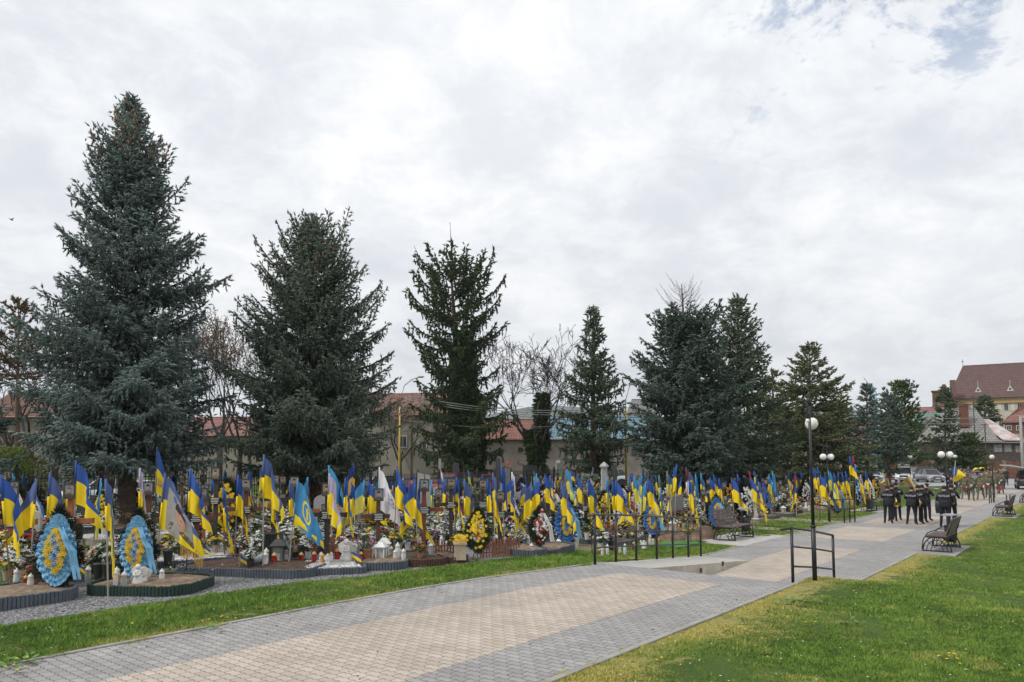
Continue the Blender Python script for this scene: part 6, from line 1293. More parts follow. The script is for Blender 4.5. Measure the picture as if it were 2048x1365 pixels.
q = gp(505, 1146); T = thing('tipped_urn', 'grey urn lying on its side with white flowers in the wide plot', 'urn', (q.x, q.y, q.z+.22), FD+.5); b = MB(); b.lathe([(.05,0),(.09,.1),(.13,.24),(.12,.24),(.08,.1),(.001,.05)], n=14); b.v = [(v[2]*.9, v[1], v[0]*.9+v[2]*.3) for v in b.v]; b.build('body', M('urn_grey', (.33,.34,.37), .5), T, smooth=True)
b = MB()
for k in range(26): blossom(b, (-.08+random.uniform(-.12,.06), -.05+random.uniform(-.1,.1), .06+random.uniform(-.05,.16)), .05)
b.build('blossoms', FC['white'], T)
for px, py, sc, m, lb in ((215,1172,.9,'black','black bucket of peach roses left of the second blue wreath'),(196,1170,.85,'black','dark plastic bucket beside the peach roses'),(335,1140,.9,'black','dark flower bucket right of the second blue wreath'),(410,1098,.9,'white','white flower pot printed with a portrait'),(492,1108,1.,'white','white painted vase behind the wide plot'),(728,1130,1.1,'white','tall white vase of the pink bouquet'),(735,1133,.8,'clay','brown jar beside the pink bouquet'),(1152,1098,1.,'white','white bucket left of the first railing post')):
    q = gp(px, py); T = thing('flower_bucket', lb, 'bucket', (q.x, q.y, q.z+.08), 0); b = MB(); b.lathe([(.07*sc,0),(.11*sc,.34*sc),(.115*sc,.35*sc),(.1*sc,.35*sc),(.06*sc,.05),(.001,.04)], n=14); b.build('body', POT[m], T, smooth=False); b = MB(); b.lathe([(.113*sc,.31*sc),(.12*sc,.33*sc),(.12*sc,.35*sc),(.113*sc,.36*sc)], n=14); b.build('rim', POT[m], T)
# headstones and old monuments
GRN_ = M('granite_dark', (.05,.052,.058), .25, .3, 20); GRL = M('granite_light', (.36,.36,.35), .7, .15, 15); GRM = M('granite_mid', (.16,.165,.17), .5, .2, 15)
def headstone(mat, w=.6, h=1.0, arch=True, port=False):
    def f():
        T = thing('headstone', 'x', 'headstone', group='stone headstones'); b = MB(); b.box((0,0,.08),(w+.25,.34,.16)); b.build('base', mat, T); b = MB()
        P = [(-w/2,.16),(w/2,.16),(w/2,h-.12)]+([(w/2*math.cos(a), h-.12+.2*math.sin(a)) for a in [PI*i/8 for i in range(1,8)]] if arch else [(w/2,h),(-w/2,h*.92)])+[(-w/2,h-.12)]
        n = len(P); V = [(x,-.06,z) for x,z in P]+[(x,.06,z) for x,z in P]; b.add(V, [tuple(range(n)), tuple(range(n,2*n))[::-1]]+[(i,n+i,n+(i+1)%n,(i+1)%n) for i in range(n)]); b.build('slab', mat, T)
        if port: add_portrait(T, h*.68, 0, y=-.075, s=.9)
        add_plaque(T, h*.38, y=-.072, w=w*.6, h=.2); return T
    return f
HS = [('dark polished headstone', Kind(headstone(GRN_))), ('pale stone headstone', Kind(headstone(GRL, .7, 1.1, True, True))), ('grey granite headstone', Kind(headstone(GRM, .5, 1.2, False)))]
def stele(px, yt, d, w, mat, lb, cap=False, rz=.3, star=False):
    x = at(px,900,d).x; z0 = zg(x,d); h = at(px,yt,d).z-z0; T = thing('stone_stele', lb, 'monument', (x,d,z0), rz); b = MB(); b.box((0,0,.1),(w*1.6,w*1.2,.2)); b.build('base', mat, T); b = MB(); b.add([(-w/2,-w/4,.2),(w/2,-w/4,.2),(w/2,w/4,.2),(-w/2,w/4,.2),(-w*.42,-w/5,h),(w*.42,-w/5,h-.06),(w*.42,w/5,h-.06),(-w*.42,w/5,h)], [(3,2,1,0),(0,1,5,4),(1,2,6,5),(2,3,7,6),(3,0,4,7),(4,5,6,7)]); b.build('shaft', mat, T)
    if cap: b = MB(); b.lathe([(w*.75,h-.02),(w*.75,h+.06),(.01,h+.25)], n=4); b.build('cap', mat, T)
    if star:
        b = MB(); b.lathe([(.03,h-.05),(.08,h+.05),(.035,h+.13),(.07,h+.18),(.01,h+.35)], n=8); b.build('red_finial', M('finial_red', (.45,.03,.03), .5), T)
for a in ((842,945,24,.24,GRL,'tall pale grey stele left of the two hanging flags',False,.2),(856,948,25,.2,GRL,'second pale rounded stele right behind the tall pale one',False,.2),(996,916,40,.27,GRN_,'dark slanted granite stele against the wall',False,.1),(1015,935,38,.3,GRM,'dark stele with red finial before the fence',False,.3,True),(1208,934,37,.33,GRL,'pale capped square pillar monument by the fence',True,.3),(1229,928,38,.24,GRN_,'black tilted stele right of the capped pillar',False,.3),(1135,940,36,.3,GRM,'grey block monument behind the pale blue flag',False,.3),(1167,945,34,.22,GRM,'narrow grey stele left of the capped pillar',False,.3),(880,917,56,.22,GRL,'white statue-like pillar on the terrace by the house wall',False,.3),(912,925,56,.5,GRN_,'black headstone slab on the terrace',False,.3),(1118,926,60,.6,GRL,'pale monument behind the fence by the ivy trunk',False,.3),(1060,930,58,1.2,GRN_,'wide dark tomb behind the fence at the ivy trunk',False,.3)): stele(*a)
# ---- the rows behind, filled grave by grave
PLK = [Kind(make_plot(2.0, 1.1, k, f, .25, .16, fine)) for k, f, fine in (('stone','light',False),('stone','white',False),('brown','soil',True),('grey','light',True),('stone','soil',False))]
PLL = ['stone-edged soil grave plot', 'stone-edged pale gravel plot', 'brown-edged soil plot', 'grey-edged soil plot', 'stone-edged dark soil plot']
NP = [0]; CLUT = []
def grave(s_, t_, dens=1.):
    x, y = xy(s_, t_); z = zg(x, y)
    if abs(x) > .74*y+1 or y < 11: return
    px, py = topx((x, y, z))
    if px > 1760 or py > 1140: return
    far = y > 34
    def loc(ds, dt, dz=0): a, b = xy(s_+ds, t_+dt); return (a, b, zg(a, b)+dz)
    i = random.choices(range(5), (2,4,1,2,1))[0]; o = PLK[i].put(loc(0, 0, -.01), -HD+random.uniform(-.04,.04)); auto(o, PLL[i], 'grave plot', 'edged grave plots'); NP[0] += 1
    fz = face(N2[0]*.65-D2[0]*.55, N2[1]*.65-D2[1]*.55) if random.random() < .7 else FD
    if random.random() < .68: i = random.choices(range(6), (2,1,4,2,2,1))[0]; o = CX[i].put(loc(.1, -.75), fz+random.uniform(-.2,.2), random.uniform(.92,1.05), tilt=(random.uniform(-.03,.03), 0)); auto(o, CLOOK[i], 'cross', 'wooden grave crosses')
    else: i = random.randrange(3); o = HS[i][1].put(loc(.1, -.8), fz, random.uniform(.9,1.15)); auto(o, HS[i][0], 'headstone', 'stone headstones')
    nf = random.choices((0,1,2), (3,5,2))[0]
    for k in range(nf):
        col = random.choices(('ukr','fad','lgt','rb','lil','grn','blu','lbl','wht','uk2'), (14,8,5,1.5,2,1,1,1.5,.7,6))[0]; a = loc(random.uniform(-.7,.7), random.choice((-.9,.9))+random.uniform(-.2,.2)); hh = random.uniform(1.45, 2.1)
        flag(a, (a[0]+random.uniform(-.12,.12), a[1]+random.uniform(-.1,.1), a[2]+hh), random.choice('abcdefhbh'), col, random.uniform(-1.1,1.1)+(PI if random.random() < .35 else 0), random.randrange(4), L=1.2, Hh=.86, small=random.uniform(.76, .98))
    if random.random() < .34: w = random.choice(list(WK)[1:]); o = WK[w].put(loc(random.uniform(-.5,.5), -.45), fz+random.uniform(-.3,.3), random.uniform(.75,1.15)); auto(o, WLOOK[w], 'wreath')
    for k in range(random.choice((2,3,3,4))):
        lk, K = random.choice(FK); lo = loc(random.uniform(-.8,.8), random.uniform(-.4,.5), .14)
        if y > 27 or random.random() < .25: CLUT.append((K, lo, random.uniform(0,6), random.uniform(.9,1.5))); continue
        o = K.put(lo, random.uniform(0,6), random.uniform(.9,1.5)); auto(o, lk, 'flowers')
    if not far or random.random() < .5:
        for k in range(random.choice((1,2,2))): lk, K = random.choices(CK, (5,3,2,1,1,1))[0]; o = K.put(loc(random.uniform(-.85,.85), random.uniform(.1,.55), .14), 0, random.uniform(.9,1.3)); auto(o, lk, 'candle')
    if random.random() < .16: lk, K = LK[random.random() < .3]; o = K.put(loc(random.uniform(-.6,.6), .4, .12), fz, random.uniform(.9,1.3)); auto(o, lk, 'lantern')
random.seed(23)
for r, t_ in enumerate((-16.0, -18.7, -21.4, -24.1, -26.8, -29.5)):
    s_ = 6+random.uniform(0, 1)
    while s_ < 50:
        tx, ty = xy(s_, t_)
        if not any(math.hypot(tx-a, ty-b) < c for a, b, c in ((-12.68,24.6,.9),(-7.23,28.6,.9),(10.5,43,.7),(15.2,50,.7))) and random.random() < .93: grave(s_, t_+random.uniform(-.2,.2))
        s_ += random.uniform(1.75, 2.3)
s_ = 21.
while s_ < 49:
    grave(s_, -13.1+random.uniform(-.25,.25)); s_ += random.uniform(1.7, 2.4)
# extra clutter in the front plots
random.seed(5)
for i in range(64):
    px = random.choice((random.uniform(0, 330), random.uniform(330, 620), random.uniform(600, 1160))); py = np.interp(px, (0,170,350,600,730,900,1160), (1190,1178,1140,1136,1128,1112,1092))-random.uniform(8, 42)
    k = random.choice(range(10)); put(FK[k], px, py, random.uniform(0,6), random.uniform(.8,1.35), dz=.06)
    if i % 2: k = random.choice((0,0,2,1,5)); put(CK[k], px+random.uniform(-20,20), py+8, 0, random.uniform(.9,1.25), dz=.06)
random.seed(41)
for i in range(330):
    s_, t_ = random.uniform(5.5, 20), random.uniform(-17.5, -13.6)
    x, y = xy(s_, t_)
    if y < 12.2 or topx((x, y, 0))[1] > np.interp(topx((x, y, 0))[0], (0,170,350,600,730,900,1160), (1165,1155,1112,1108,1105,1092,1082)): continue
    k = random.choices(range(10), (6,3,3,1,2,2,4,2,3,5))[0]; CLUT.append((FK[k][1], (x, y, zg(x, y)), random.uniform(0,6), random.uniform(.6,1.1)))
for i in range(520):
    s_, t_ = random.uniform(14, 48), random.uniform(-21, -12.6)
    x, y = xy(s_, t_); k = random.choices(range(10), (6,3,2,1,2,1,5,1,4,4))[0]; CLUT.append((FK[k][1], (x, y, zg(x, y)+.05), random.uniform(0,6), random.uniform(.9,1.5)))
def join_clutter():
    mats = []; V = []; F = []; MI = []
    for K, lo, rz, sc in CLUT:
        if K.o is None: K.put(lo, rz, sc); auto(K.o, 'small flower arrangement', 'flowers'); continue
        R = Matrix.Translation(lo) @ Matrix.Rotation(rz, 4, 'Z') @ Matrix.Scale(sc, 4)
        for ch in kids(K.o):
            me = ch.data; o = len(V); V += [tuple(R @ v.co) for v in me.vertices]
            for p in me.polygons:
                F.append(tuple(i+o for i in p.vertices)); m = me.materials[p.material_index]
                if m not in mats: mats.append(m)
                MI.append(mats.index(m))
    o = npmesh('flower_clutter', V, F, mats, mi=MI); tag(o, 'mass of small pots and bouquets among the farther graves', 'flowers', kind='stuff')
join_clutter()

for nm, mt, lb, n in (('dried_petals', M('dried_petals', (.16,.10,.06), .95, .5, 3), 'brown dried petals and leaves lying on the front plots', 520), ('pale_petals', M('pale_petals', (.6,.56,.5), .9, .3, 3), 'pale fallen petals lying on the front plots', 260)):
    b = MB()
    for i in range(n):
        px = random.uniform(-5, 1158); fy = np.interp(px, (0,170,350,480,610,730,816,900,1100,1158), (1200,1176,1168,1150,1144,1136,1128,1122,1104,1098)); py = fy-random.random()**1.5*34
        q = gp(px, py); a = random.uniform(0, 6); L_ = random.uniform(.01, .03); u = Vector((math.cos(a), math.sin(a), 0))*L_; v = Vector((-math.sin(a), math.cos(a), random.uniform(.2, .9)))*L_*.6; p = Vector((q.x, q.y, q.z+.165))
        b.add([p-u, p+v, p+u, p-v*.3], [(0, 1, 2, 3)])
    tag(b.build(nm, mt), lb, 'petals', kind='stuff')
# ================================================================ people
NAVY = M('uniform_navy', (.006,.007,.012), .8, .3, 6); NAVT = M('trousers_navy', (.006,.007,.015), .85, .3, 6); BTS = M('boots_black', (.01,.01,.01), .5); CAPN = M('cap_navy', (.012,.014,.03), .7, .2); LET = M('white_lettering', (.62,.64,.68), .6, .03); BRASS = M('brass', (.62,.45,.2), .3, .1, metal=.85); SILV = M('silver_metal', (.6,.58,.52), .3, .1, metal=.8); PAPER = M('music_sheet', (.75,.75,.73), .8, .02)
CIV = [M('coat_black', (.02,.02,.022), .9, .3), M('coat_grey', (.2,.21,.22), .9, .25, 6), M('coat_blue', (.04,.055,.09), .9, .25), M('coat_brown', (.11,.07,.05), .9, .25), M('jeans', (.045,.06,.10), .9, .2), M('coat_olive', (.07,.075,.05), .9, .3, 8)]
HAIRB = M('hair_brown', (.09,.055,.035), .85, .3); GLOVE = M('gloves_white', (.7,.7,.7), .8, .03); CAPC = M('cap_camo', (.16,.15,.10), .9, 0, 25, rgb2=(.25,.22,.16))
def pose_joints(p):
    J = {'pel': (0,0,.95), 'spi': (0,.0,1.12), 'che': (0,.0,1.34), 'nek': (0,.0,1.50), 'hd0': (0,.02,1.58), 'hd1': (0,.03,1.72)}
    hd = p.get('head', (0, 0)); J['hd1'] = (hd[0], .03+hd[1], 1.71); J['hd0'] = (hd[0]*.4, .015+hd[1]*.4, 1.58)
    st_ = p.get('stride', 0.); wd = p.get('wide', .1)
    for s, n in ((-1, 'L'), (1, 'R')):
        k = s*st_; J['hip'+n] = (s*.1, 0, .9); J['kne'+n] = (s*(.1+wd*.15), k*.5+.03, .5+abs(k)*.02+(.02 if k < 0 else 0)); J['ank'+n] = (s*(.1+wd*.3), k*1.0-(.06 if k < 0 else 0), .09+(.05 if k < 0 else 0)); J['toe'+n] = (s*(.12+wd*.35), k*1.0+.16-(.04 if k < 0 else 0), .035)
        J['sho'+n] = (s*.19, 0, 1.42); a = p['arm'+n]; J['elb'+n] = (s*.19+s*a[0][0], a[0][1], 1.42+a[0][2]); J['wri'+n] = (s*a[1][0], a[1][1], a[1][2])
    return J
R3 = {'pel': .145, 'spi': .135, 'che': .165, 'nek': .06, 'hd0': .085, 'hd1': .075, 'hip': .1, 'kne': .068, 'ank': .05, 'toe': .042, 'sho': .075, 'elb': .053, 'wri': .036}
EDG = [('pel','spi'),('spi','che'),('che','nek'),('nek','hd0'),('hd0','hd1')]+[(a+n if a != 'pel' and a != 'che' else a, b+n) for n in 'LR' for a, b in (('pel','hip'),('hip','kne'),('kne','ank'),('ank','toe'),('che','sho'),('sho','elb'),('elb','wri'))]
def body_mesh(p, bulk=1.0, skirtcoat=0.):
    J = pose_joints(p); names = list(J); me = bpy.data.meshes.new('body'); me.from_pydata([J[n] for n in names], [(names.index(a), names.index(b)) for a, b in EDG], [])
    o = bpy.data.objects.new('body', me); COL.objects.link(o); m = o.modifiers.new('s', 'SKIN'); m.use_smooth_shade = True; m.branch_smoothing = .3
    for i, n in enumerate(names):
        r = R3.get(n, R3.get(n[:3], .05)); r *= (bulk if n[:3] in ('pel','spi','che','sho','elb','hip') else 1)
        if n in ('pel','spi','che'): r2 = (r*1.12, r*.82)
        elif n == 'hd0': r2 = (.078,.09)
        else: r2 = (r, r)
        me.skin_vertices[0].data[i].radius = r2; me.skin_vertices[0].data[i].use_root = (n == 'pel')
    o.modifiers.new('u', 'SUBSURF').levels = 2; dg = bpy.context.evaluated_depsgraph_get(); m2 = bpy.data.meshes.new_from_object(o.evaluated_get(dg)); bpy.data.objects.remove(o)
    V = [v.co.copy() for v in m2.vertices]; F = [tuple(q.vertices) for q in m2.polygons]; hands = []
    # fingers
    b = MB()
    for n in 'LR':
        w = Vector(J['wri'+n]); e = Vector(J['elb'+n]); d = (w-e).normalized(); sd_ = d.cross(Vector((0,1,0)) if abs(d.y) < .8 else Vector((0,0,1))).normalized(); up = d.cross(sd_)
        b.tube([w-d*.01, w+d*.04, w+d*.09], [.03,.036,.03], 6)
        for k, ln in enumerate((.06,.075,.07,.055)):
            q = w+d*.085+sd_*(k-1.5)*.018; b.tube([q, q+d*ln*.5+up*.008, q+d*ln*.8+up*.035], [.0095,.009,.007], 5)
        q = w+d*.03+sd_*.03; b.tube([q, q+sd_*.03+d*.03, q+sd_*.035+d*.06+up*.02], [.011,.01,.008], 5)
    return V, F, J, b
def person(label, cat, pos, rz, pose, top, leg, H=1.75, hat='cap', hatm=None, bulk=1., hand=None, text=False, vest=None, coat=0., hair=None, group='people'):
    T = thing('person', label, cat, pos, rz, group); V, F, J, hb = body_mesh(pose, bulk); k = H/1.75; n0 = len(V); V = V+[Vector(v) for v in hb.v]; F2 = F+[tuple(i+n0 for i in f) for f in hb.f]
    mats = [top, leg, SK, BTS, hand or SK]; mi = []
    nek = J['nek'][2]; ws = [Vector(J['wriL']), Vector(J['wriR'])]
    for fi, f in enumerate(F2):
        c = sum((V[i] for i in f), Vector())/len(f)
        if fi >= len(F): m = 4
        elif min((c-w).length for w in ws) < .05: m = 4
        elif c.z > nek+.03 and abs(c.x) < .14: m = 2
        elif c.z < .1: m = 3
        elif c.z < .93-coat and abs(c.x) < .32: m = 1
        else: m = 0
        mi.append(m)
    V = [(v.x*k, v.y*k, v.z*k) for v in V]; bo = npmesh('body', V, F2, mats, mi=mi, parent=T, smooth=True); h = Vector(J['hd1'])*k; h0 = Vector(J['hd0'])*k; c = (h+h0)/2
    # jacket hem and collar give the clothing its outline
    b = MB(); zt = 1.18*k; zb = (.86-coat)*k; fl = 1.0+coat*.5
    b.lathe([(.185*k*bulk, zt), (.19*k*bulk, (zt+zb)/2), (.205*k*bulk*fl, zb+.02), (.20*k*bulk*fl, zb), (.15*k*fl, zb+.015)][::-1], n=16, sy=.72); b.build('jacket', top, T, smooth=True)
    b = MB(); b.lathe([(.075*k,1.47*k),(.07*k,1.53*k),(.06*k,1.54*k)], (0,.005,0), 12); b.build('collar', top, T, smooth=True)
    # face: nose, eyes, ears (front is +y)
    b = MB(); y = c.y+.078*k; b.ball((c.x,y+.012*k,c.z-.005*k), .014*k, 6, 5, sc=(.8,1,1.4)); b.ball((c.x-.078*k,c.y,c.z), .018*k, 6, 5, sc=(.5,.8,1.3)); b.ball((c.x+.078*k,c.y,c.z), .018*k, 6, 5, sc=(.5,.8,1.3)); b.build('nose_and_ears', SK, T, smooth=True)
    b = MB()
    for s in (-1,1): b.ball((c.x+s*.03*k, y-.002, c.z+.022*k), .009*k, 6, 4)
    b.build('eyes', HAIR, T); b = MB(); b.ball((c.x, y-.002, c.z-.045*k), .02*k, 6, 4, sc=(1.2,.4,.35)); b.build('mouth', M('lips', (.35,.14,.11), .7), T)
    if hat in ('cap', 'kepi', 'beanie'):
        b = MB(); b.ball((c.x, c.y-.004, c.z+.035*k), .102*k, 14, 8, sc=(.93,1.05,.92)); b.v = [(v[0], v[1], max(v[2], c.z+.03*k)) for v in b.v]
        if hat != 'beanie': b.add([(c.x+.08*k*math.cos(a), c.y+.06*k+.1*k*math.sin(a), c.z+.045*k-.012*math.sin(a)) for a in [PI*i/8 for i in range(9)]], [tuple(range(9))]); b.add([(c.x+.08*k*math.cos(a), c.y+.06*k+.1*k*math.sin(a), c.z+.052*k-.012*math.sin(a)) for a in [PI*i/8 for i in range(9)]], [tuple(range(9))[::-1]])
        b.build('cap', hatm or CAPN, T, smooth=True)
        b = MB(); b.ball((c.x, c.y-.012*k, c.z+.005*k), .094*k, 12, 8, sc=(.92,.98,1)); b.v = [(v[0], min(v[1], c.y+.015), v[2]) for v in b.v]; b.build('hair', hair or HAIR, T, smooth=True)
    else:
        b = MB(); b.ball((c.x, c.y-.012*k, c.z+.028*k), .1*k, 14, 8, sc=(.93,1.02,1.05)); b.v = [(v[0], min(v[1], c.y+(.08*k if v[2] > c.z+.07*k else .02*k)), v[2]) for v in b.v]; b.build('hair', hair or HAIRB, T, smooth=True)
        if hat == 'long': b = MB(); b.tube([(c.x,c.y-.06*k,c.z+.05*k),(c.x,c.y-.09*k,c.z-.1*k),(c.x,c.y-.1*k,c.z-.22*k)], [.08*k,.08*k,.04*k], 8); b.build('hair', hair or HAIRB, T, smooth=True)
    if text:
        Vt, Ft = text_poly('ПОЛІЦІЯ', .098*k); P = []
        for v in Vt: x = v[0]; P.append((x, -(.172*k*bulk*math.sqrt(max(.05, 1-(x/(.3*k))**2))), 1.33*k+v[1]))
        npmesh('back_lettering', P, Ft, LET, parent=T)
    if vest:
        b = MB(); b.lathe([(.2*k*bulk,1.02*k),(.215*k*bulk,1.2*k),(.205*k*bulk,1.38*k),(.17*k,1.44*k),(.19*k,1.03*k)], n=14, sy=.78); b.build('vest', vest, T, smooth=True)
    return T, J, k
DN = ((.05,-.02,-.28), (.25,.04,.88)); PLAY = ((.07,.12,-.24), (.10,.34,1.28)); FRT = ((.06,.04,-.27), (.06,.26,1.02)); UP = ((.05,.14,-.18), (.16,.22,1.5)); DRUM = ((.1,.08,-.24), (.28,.34,1.05))
PS = {'play': dict(armL=PLAY, armR=PLAY, head=(0,.03), wide=.15), 'stand': dict(armL=DN, armR=DN, wide=.12), 'front': dict(armL=FRT, armR=FRT, head=(0,.02), wide=.1), 'walk': dict(armL=((.05,.08,-.27),(.24,.18,.93)), armR=((.05,-.1,-.26),(.24,-.14,.93)), stride=.24, wide=.08), 'walk2': dict(armL=FRT, armR=((.05,-.06,-.27),(.24,-.06,.9)), stride=-.22, wide=.08), 'carry': dict(armL=DN, armR=UP, stride=.2, head=(-.03,0), wide=.08), 'drum': dict(armL=DRUM, armR=DRUM, head=(0,.05), wide=.2), 'tilt': dict(armL=PLAY, armR=FRT, head=(.03,.04), wide=.3), 'clasp': dict(armL=((.05,.02,-.28),(.02,.22,.95)), armR=((.05,.02,-.28),(.02,.24,.96)), head=(0,.02), wide=.1)}
PD = math.atan2(-D2[0], D2[1])                        # facing along the path, away from the viewer
BAND = [(1777,1048,'play',PD+.15,1.60,'bandsman in black at the left, holding a round brass horn at his hip',1.05),(1786,1044,'play',PD+.3,1.62,'bandsman half hidden behind the leftmost one, euphonium bell over his head',1.),(1794,1041,'play',PD+.1,1.68,'taller bandsman with broad shoulders right of the leftmost pair',1.),
 (1824,1050,'tilt',PD+.1,1.58,'bandsman standing legs apart with lettered back, cymbal at his right side',1.1),(1838,1049,'play',PD-.1,1.64,'bandsman in black playing directly behind the cymbal holder',1.),(1846,1046,'play',PD-.3,1.62,'bandsman third of the middle group from the left',1.),(1855,1042,'play',PD-.6,1.64,'rightmost bandsman of the middle group, arm raised to a flute',.98),
 (1891,1056,'drum',PD+.05,1.66,'drummer bending over a large dark bass drum',1.1),(1905,1053,'play',PD-.3,1.70,'bandsman in black standing right of the drummer, elbow out',1.05)]
def lp(T, v, k=1.): return Vector(v)*k
for i, (px, py, ps_, rz, H, lb, bk) in enumerate(BAND):
    q = gp(px, py); T, J, k = person(lb, 'person', q, rz, PS[ps_], NAVY, NAVT, H, 'cap', CAPN, bk, text=(i not in (1,5)), group='marching band in black')
    T['band'] = 1; M3 = Matrix.Rotation(rz, 3, 'Z')
    def wp(v): return Vector(q)+M3 @ (Vector(v)*k)
    if i in (0, 6, 5, 2, 8, 4, 1, 3):
        kind = {0:'horn', 1:'euphonium', 2:'trumpet', 3:'cymbal', 4:'tuba', 5:'clarinet', 6:'flute', 8:'clarinet'}[i]
        names = {'horn':('round brass horn at the leftmost bandsman\'s side','horn'),'euphonium':('brass euphonium raised above the left bandsmen','euphonium'),'trumpet':('brass trumpet held by the taller left bandsman','trumpet'),'cymbal':('bronze cymbal at the side of the middle bandsman','cymbal'),'tuba':('big brass tuba with wide bell between the two band groups','tuba'),'clarinet':(('dark clarinet of the bandsman in the middle group' if i == 5 else 'dark clarinet played right of the drummer'),'clarinet'),'flute':('silver flute held up at the right of the middle group','flute')}[kind]
        O = thing('band_'+kind, names[0], names[1], wp((0,.3,1.2)), rz, 'band instruments'); b = MB()
        if kind == 'horn':
            O.location = wp((.33,.05,1.02)); b.tube([(.03*math.sin(a*3),.15*math.cos(a),.15*math.sin(a)) for a in [2*PI*j/20 for j in range(21)]], .018, 6); b.tube([(0,.12,.1),(.02,-.02,-.02),(.05,-.14,-.1)], [.02,.04,.13], 12, cap=False)
        elif kind in ('euphonium', 'tuba'):
            sc = 1.35 if kind == 'tuba' else 1.
            O.location = wp((-.32,.3,1.32)) if kind == 'tuba' else wp((-.12,.3,1.42)); b.tube([(.1*sc*math.cos(a),0,.2*sc*math.sin(a)-.1) for a in [2*PI*j/16 for j in range(17)]], .03*sc, 6); b.tube([(.1*sc,0,-.2),(.1*sc,0,.05),(-.04,-.03,.3*sc),(-.16*sc,-.06,.46*sc)], [.035,.05,.09*sc,.19*sc], 16, cap=False); b.tube([(0,.02,-.15),(0,.03,.1)], .025, 6); b.tube([(.04,.02,-.15),(.04,.03,.1)], .025, 6); b.tube([(-.1*sc,0,.05),(-.02,-.1,.12),(.02,-.22,.2)], .012, 5)
        elif kind == 'trumpet':
            O.location = wp((0,.14,1.56)); b.tube([(0,0,0),(0,.35,.02),(0,.46,.02)], [.01,.016,.06], 10, cap=False); b.tube([(.0,.1,-.0),(.0,.12,-.07),(0,.28,-.07),(0,.3,0)], .01, 5); [b.tube([(0,.16+j*.03,.02),(0,.16+j*.03,-.07)], .011, 5) for j in range(3)]
        elif kind == 'cymbal':
            O.location = wp((.34,.12,1.0)); b.lathe([(.2,0),(.1,.02),(.06,.03),(.04,.06),(.001,.065)], n=22); b.v = [(v[2], v[0], v[1]) for v in b.v]
        elif kind == 'flute':
            O.location = wp((.02,.13,1.56)); b.tube([(-.08,.02,0),(.5,.06,-.04)], .012, 6)
        else:
            O.location = wp((0,.14,1.54)); b.tube([(0,0,0),(0,.16,-.3),(0,.24,-.46)], [.01,.014,.035], 8)
        b.build('body', SILV if kind == 'flute' else (M('clarinet_black', (.02,.02,.02), .3) if kind == 'clarinet' else BRASS), O, smooth=True)
        b = MB(); b.box((0,.08,.12),(.14,.01,.1)) 
        if kind in ('euphonium', 'trumpet', 'tuba', 'clarinet'): b.build('music_sheet', PAPER, O)
    if i == 7:
        O = thing('bass_drum', 'large dark bass drum carried low by the drummer', 'drum', wp((-.18,.42,.93)), rz, 'band instruments'); b = MB(); b.lathe([(.34,-.17),(.355,-.165),(.355,-.12),(.345,-.11),(.345,.11),(.355,.12),(.355,.165),(.34,.17)], n=26); b.v = [(v[2], v[0], v[1]) for v in b.v]; b.build('shell', M('drum_shell', (.03,.045,.04), .4), O, smooth=False)
        b = MB(); b.lathe([(.338,.172),(.001,.173)], n=24); b.lathe([(.001,-.173),(.338,-.172)], n=24); b.v = [(v[2], v[0], v[1]) for v in b.v]; b.build('skin', M('drum_skin', (.35,.36,.38), .5), O)
# soldiers with the coffin
SD = PD+PI
SOL = [(1931,999,'walk',SD,1.70,0,'soldier in camouflage, leftmost of the front rank, red bundle under his arm'),(1943,1002,'walk2',SD,1.72,1,'soldier in camouflage nearest the camera, second of the front rank'),(1962,1000,'walk',SD,1.74,0,'broad soldier in camouflage walking in the middle of the front rank'),(1977,996,'front',SD,1.66,1,'soldier with white gloves left of the small railing'),(1985,996,'walk',SD,1.70,0,'soldier in camouflage right behind the lamp post'),(2003,987,'walk2',SD,1.76,1,'soldier in dark camouflage and cap at the right side of the group'),(1952,991,'front',SD,1.70,2,'mourner in grey jacket between the two front soldiers'),(1926,990,'walk',SD,1.66,1,'second-rank soldier at the left of the procession'),(1970,990,'carry',SD,1.72,0,'second-rank soldier holding the coffin on his shoulder'),(1938,986,'carry',SD,1.70,1,'bearer at the coffin\'s left side'),(1978,985,'carry',SD,1.72,0,'bearer at the coffin\'s right rear'),(1992,988,'stand',SD,1.74,1,'soldier in camouflage between lamp post and capped soldier')]
for px, py, ps_, rz, H, kd, lb in SOL:
    q = gp(px, py); top = (CAMO, CAMD, CIV[1])[kd]; T, J, k = person(lb, 'person', q, rz+random.uniform(-.15,.15), PS[ps_], top, top if kd < 2 else CIV[0], H, 'cap' if kd < 2 else 'none', CAPC, 1.08, hand=GLOVE, coat=.06, group='soldiers in camouflage', vest=M('vest_olive', (.12,.11,.07), .9, .3, 9) if kd == 1 and px > 1950 else None)
q = gp(1958, 986); T = thing('coffin', 'dark coffin with silver edge carried shoulder-high under a flag', 'coffin', (q.x, q.y, q.z+1.42), PD, None); b = MB()
P = [(-.2,-1.),(.2,-1.),(.33,.45),(.2,1.),(-.2,1.),(-.33,.45)]; b.prism(P, 0, .3); b.build('box', M('coffin_navy', (.02,.025,.05), .35), T); b = MB(); b.prism([(x*1.06, y*1.03) for x, y in P], .3, .33); b.prism([(x*.8, y*.9) for x, y in P], .33, .42); b.build('lid', M('coffin_navy', (.02,.025,.05)), T); b = MB(); b.tube([(x*1.08, y*1.04, .3) for x, y in P+P[:1]], .018, 5); b.build('trim', SILV, T)
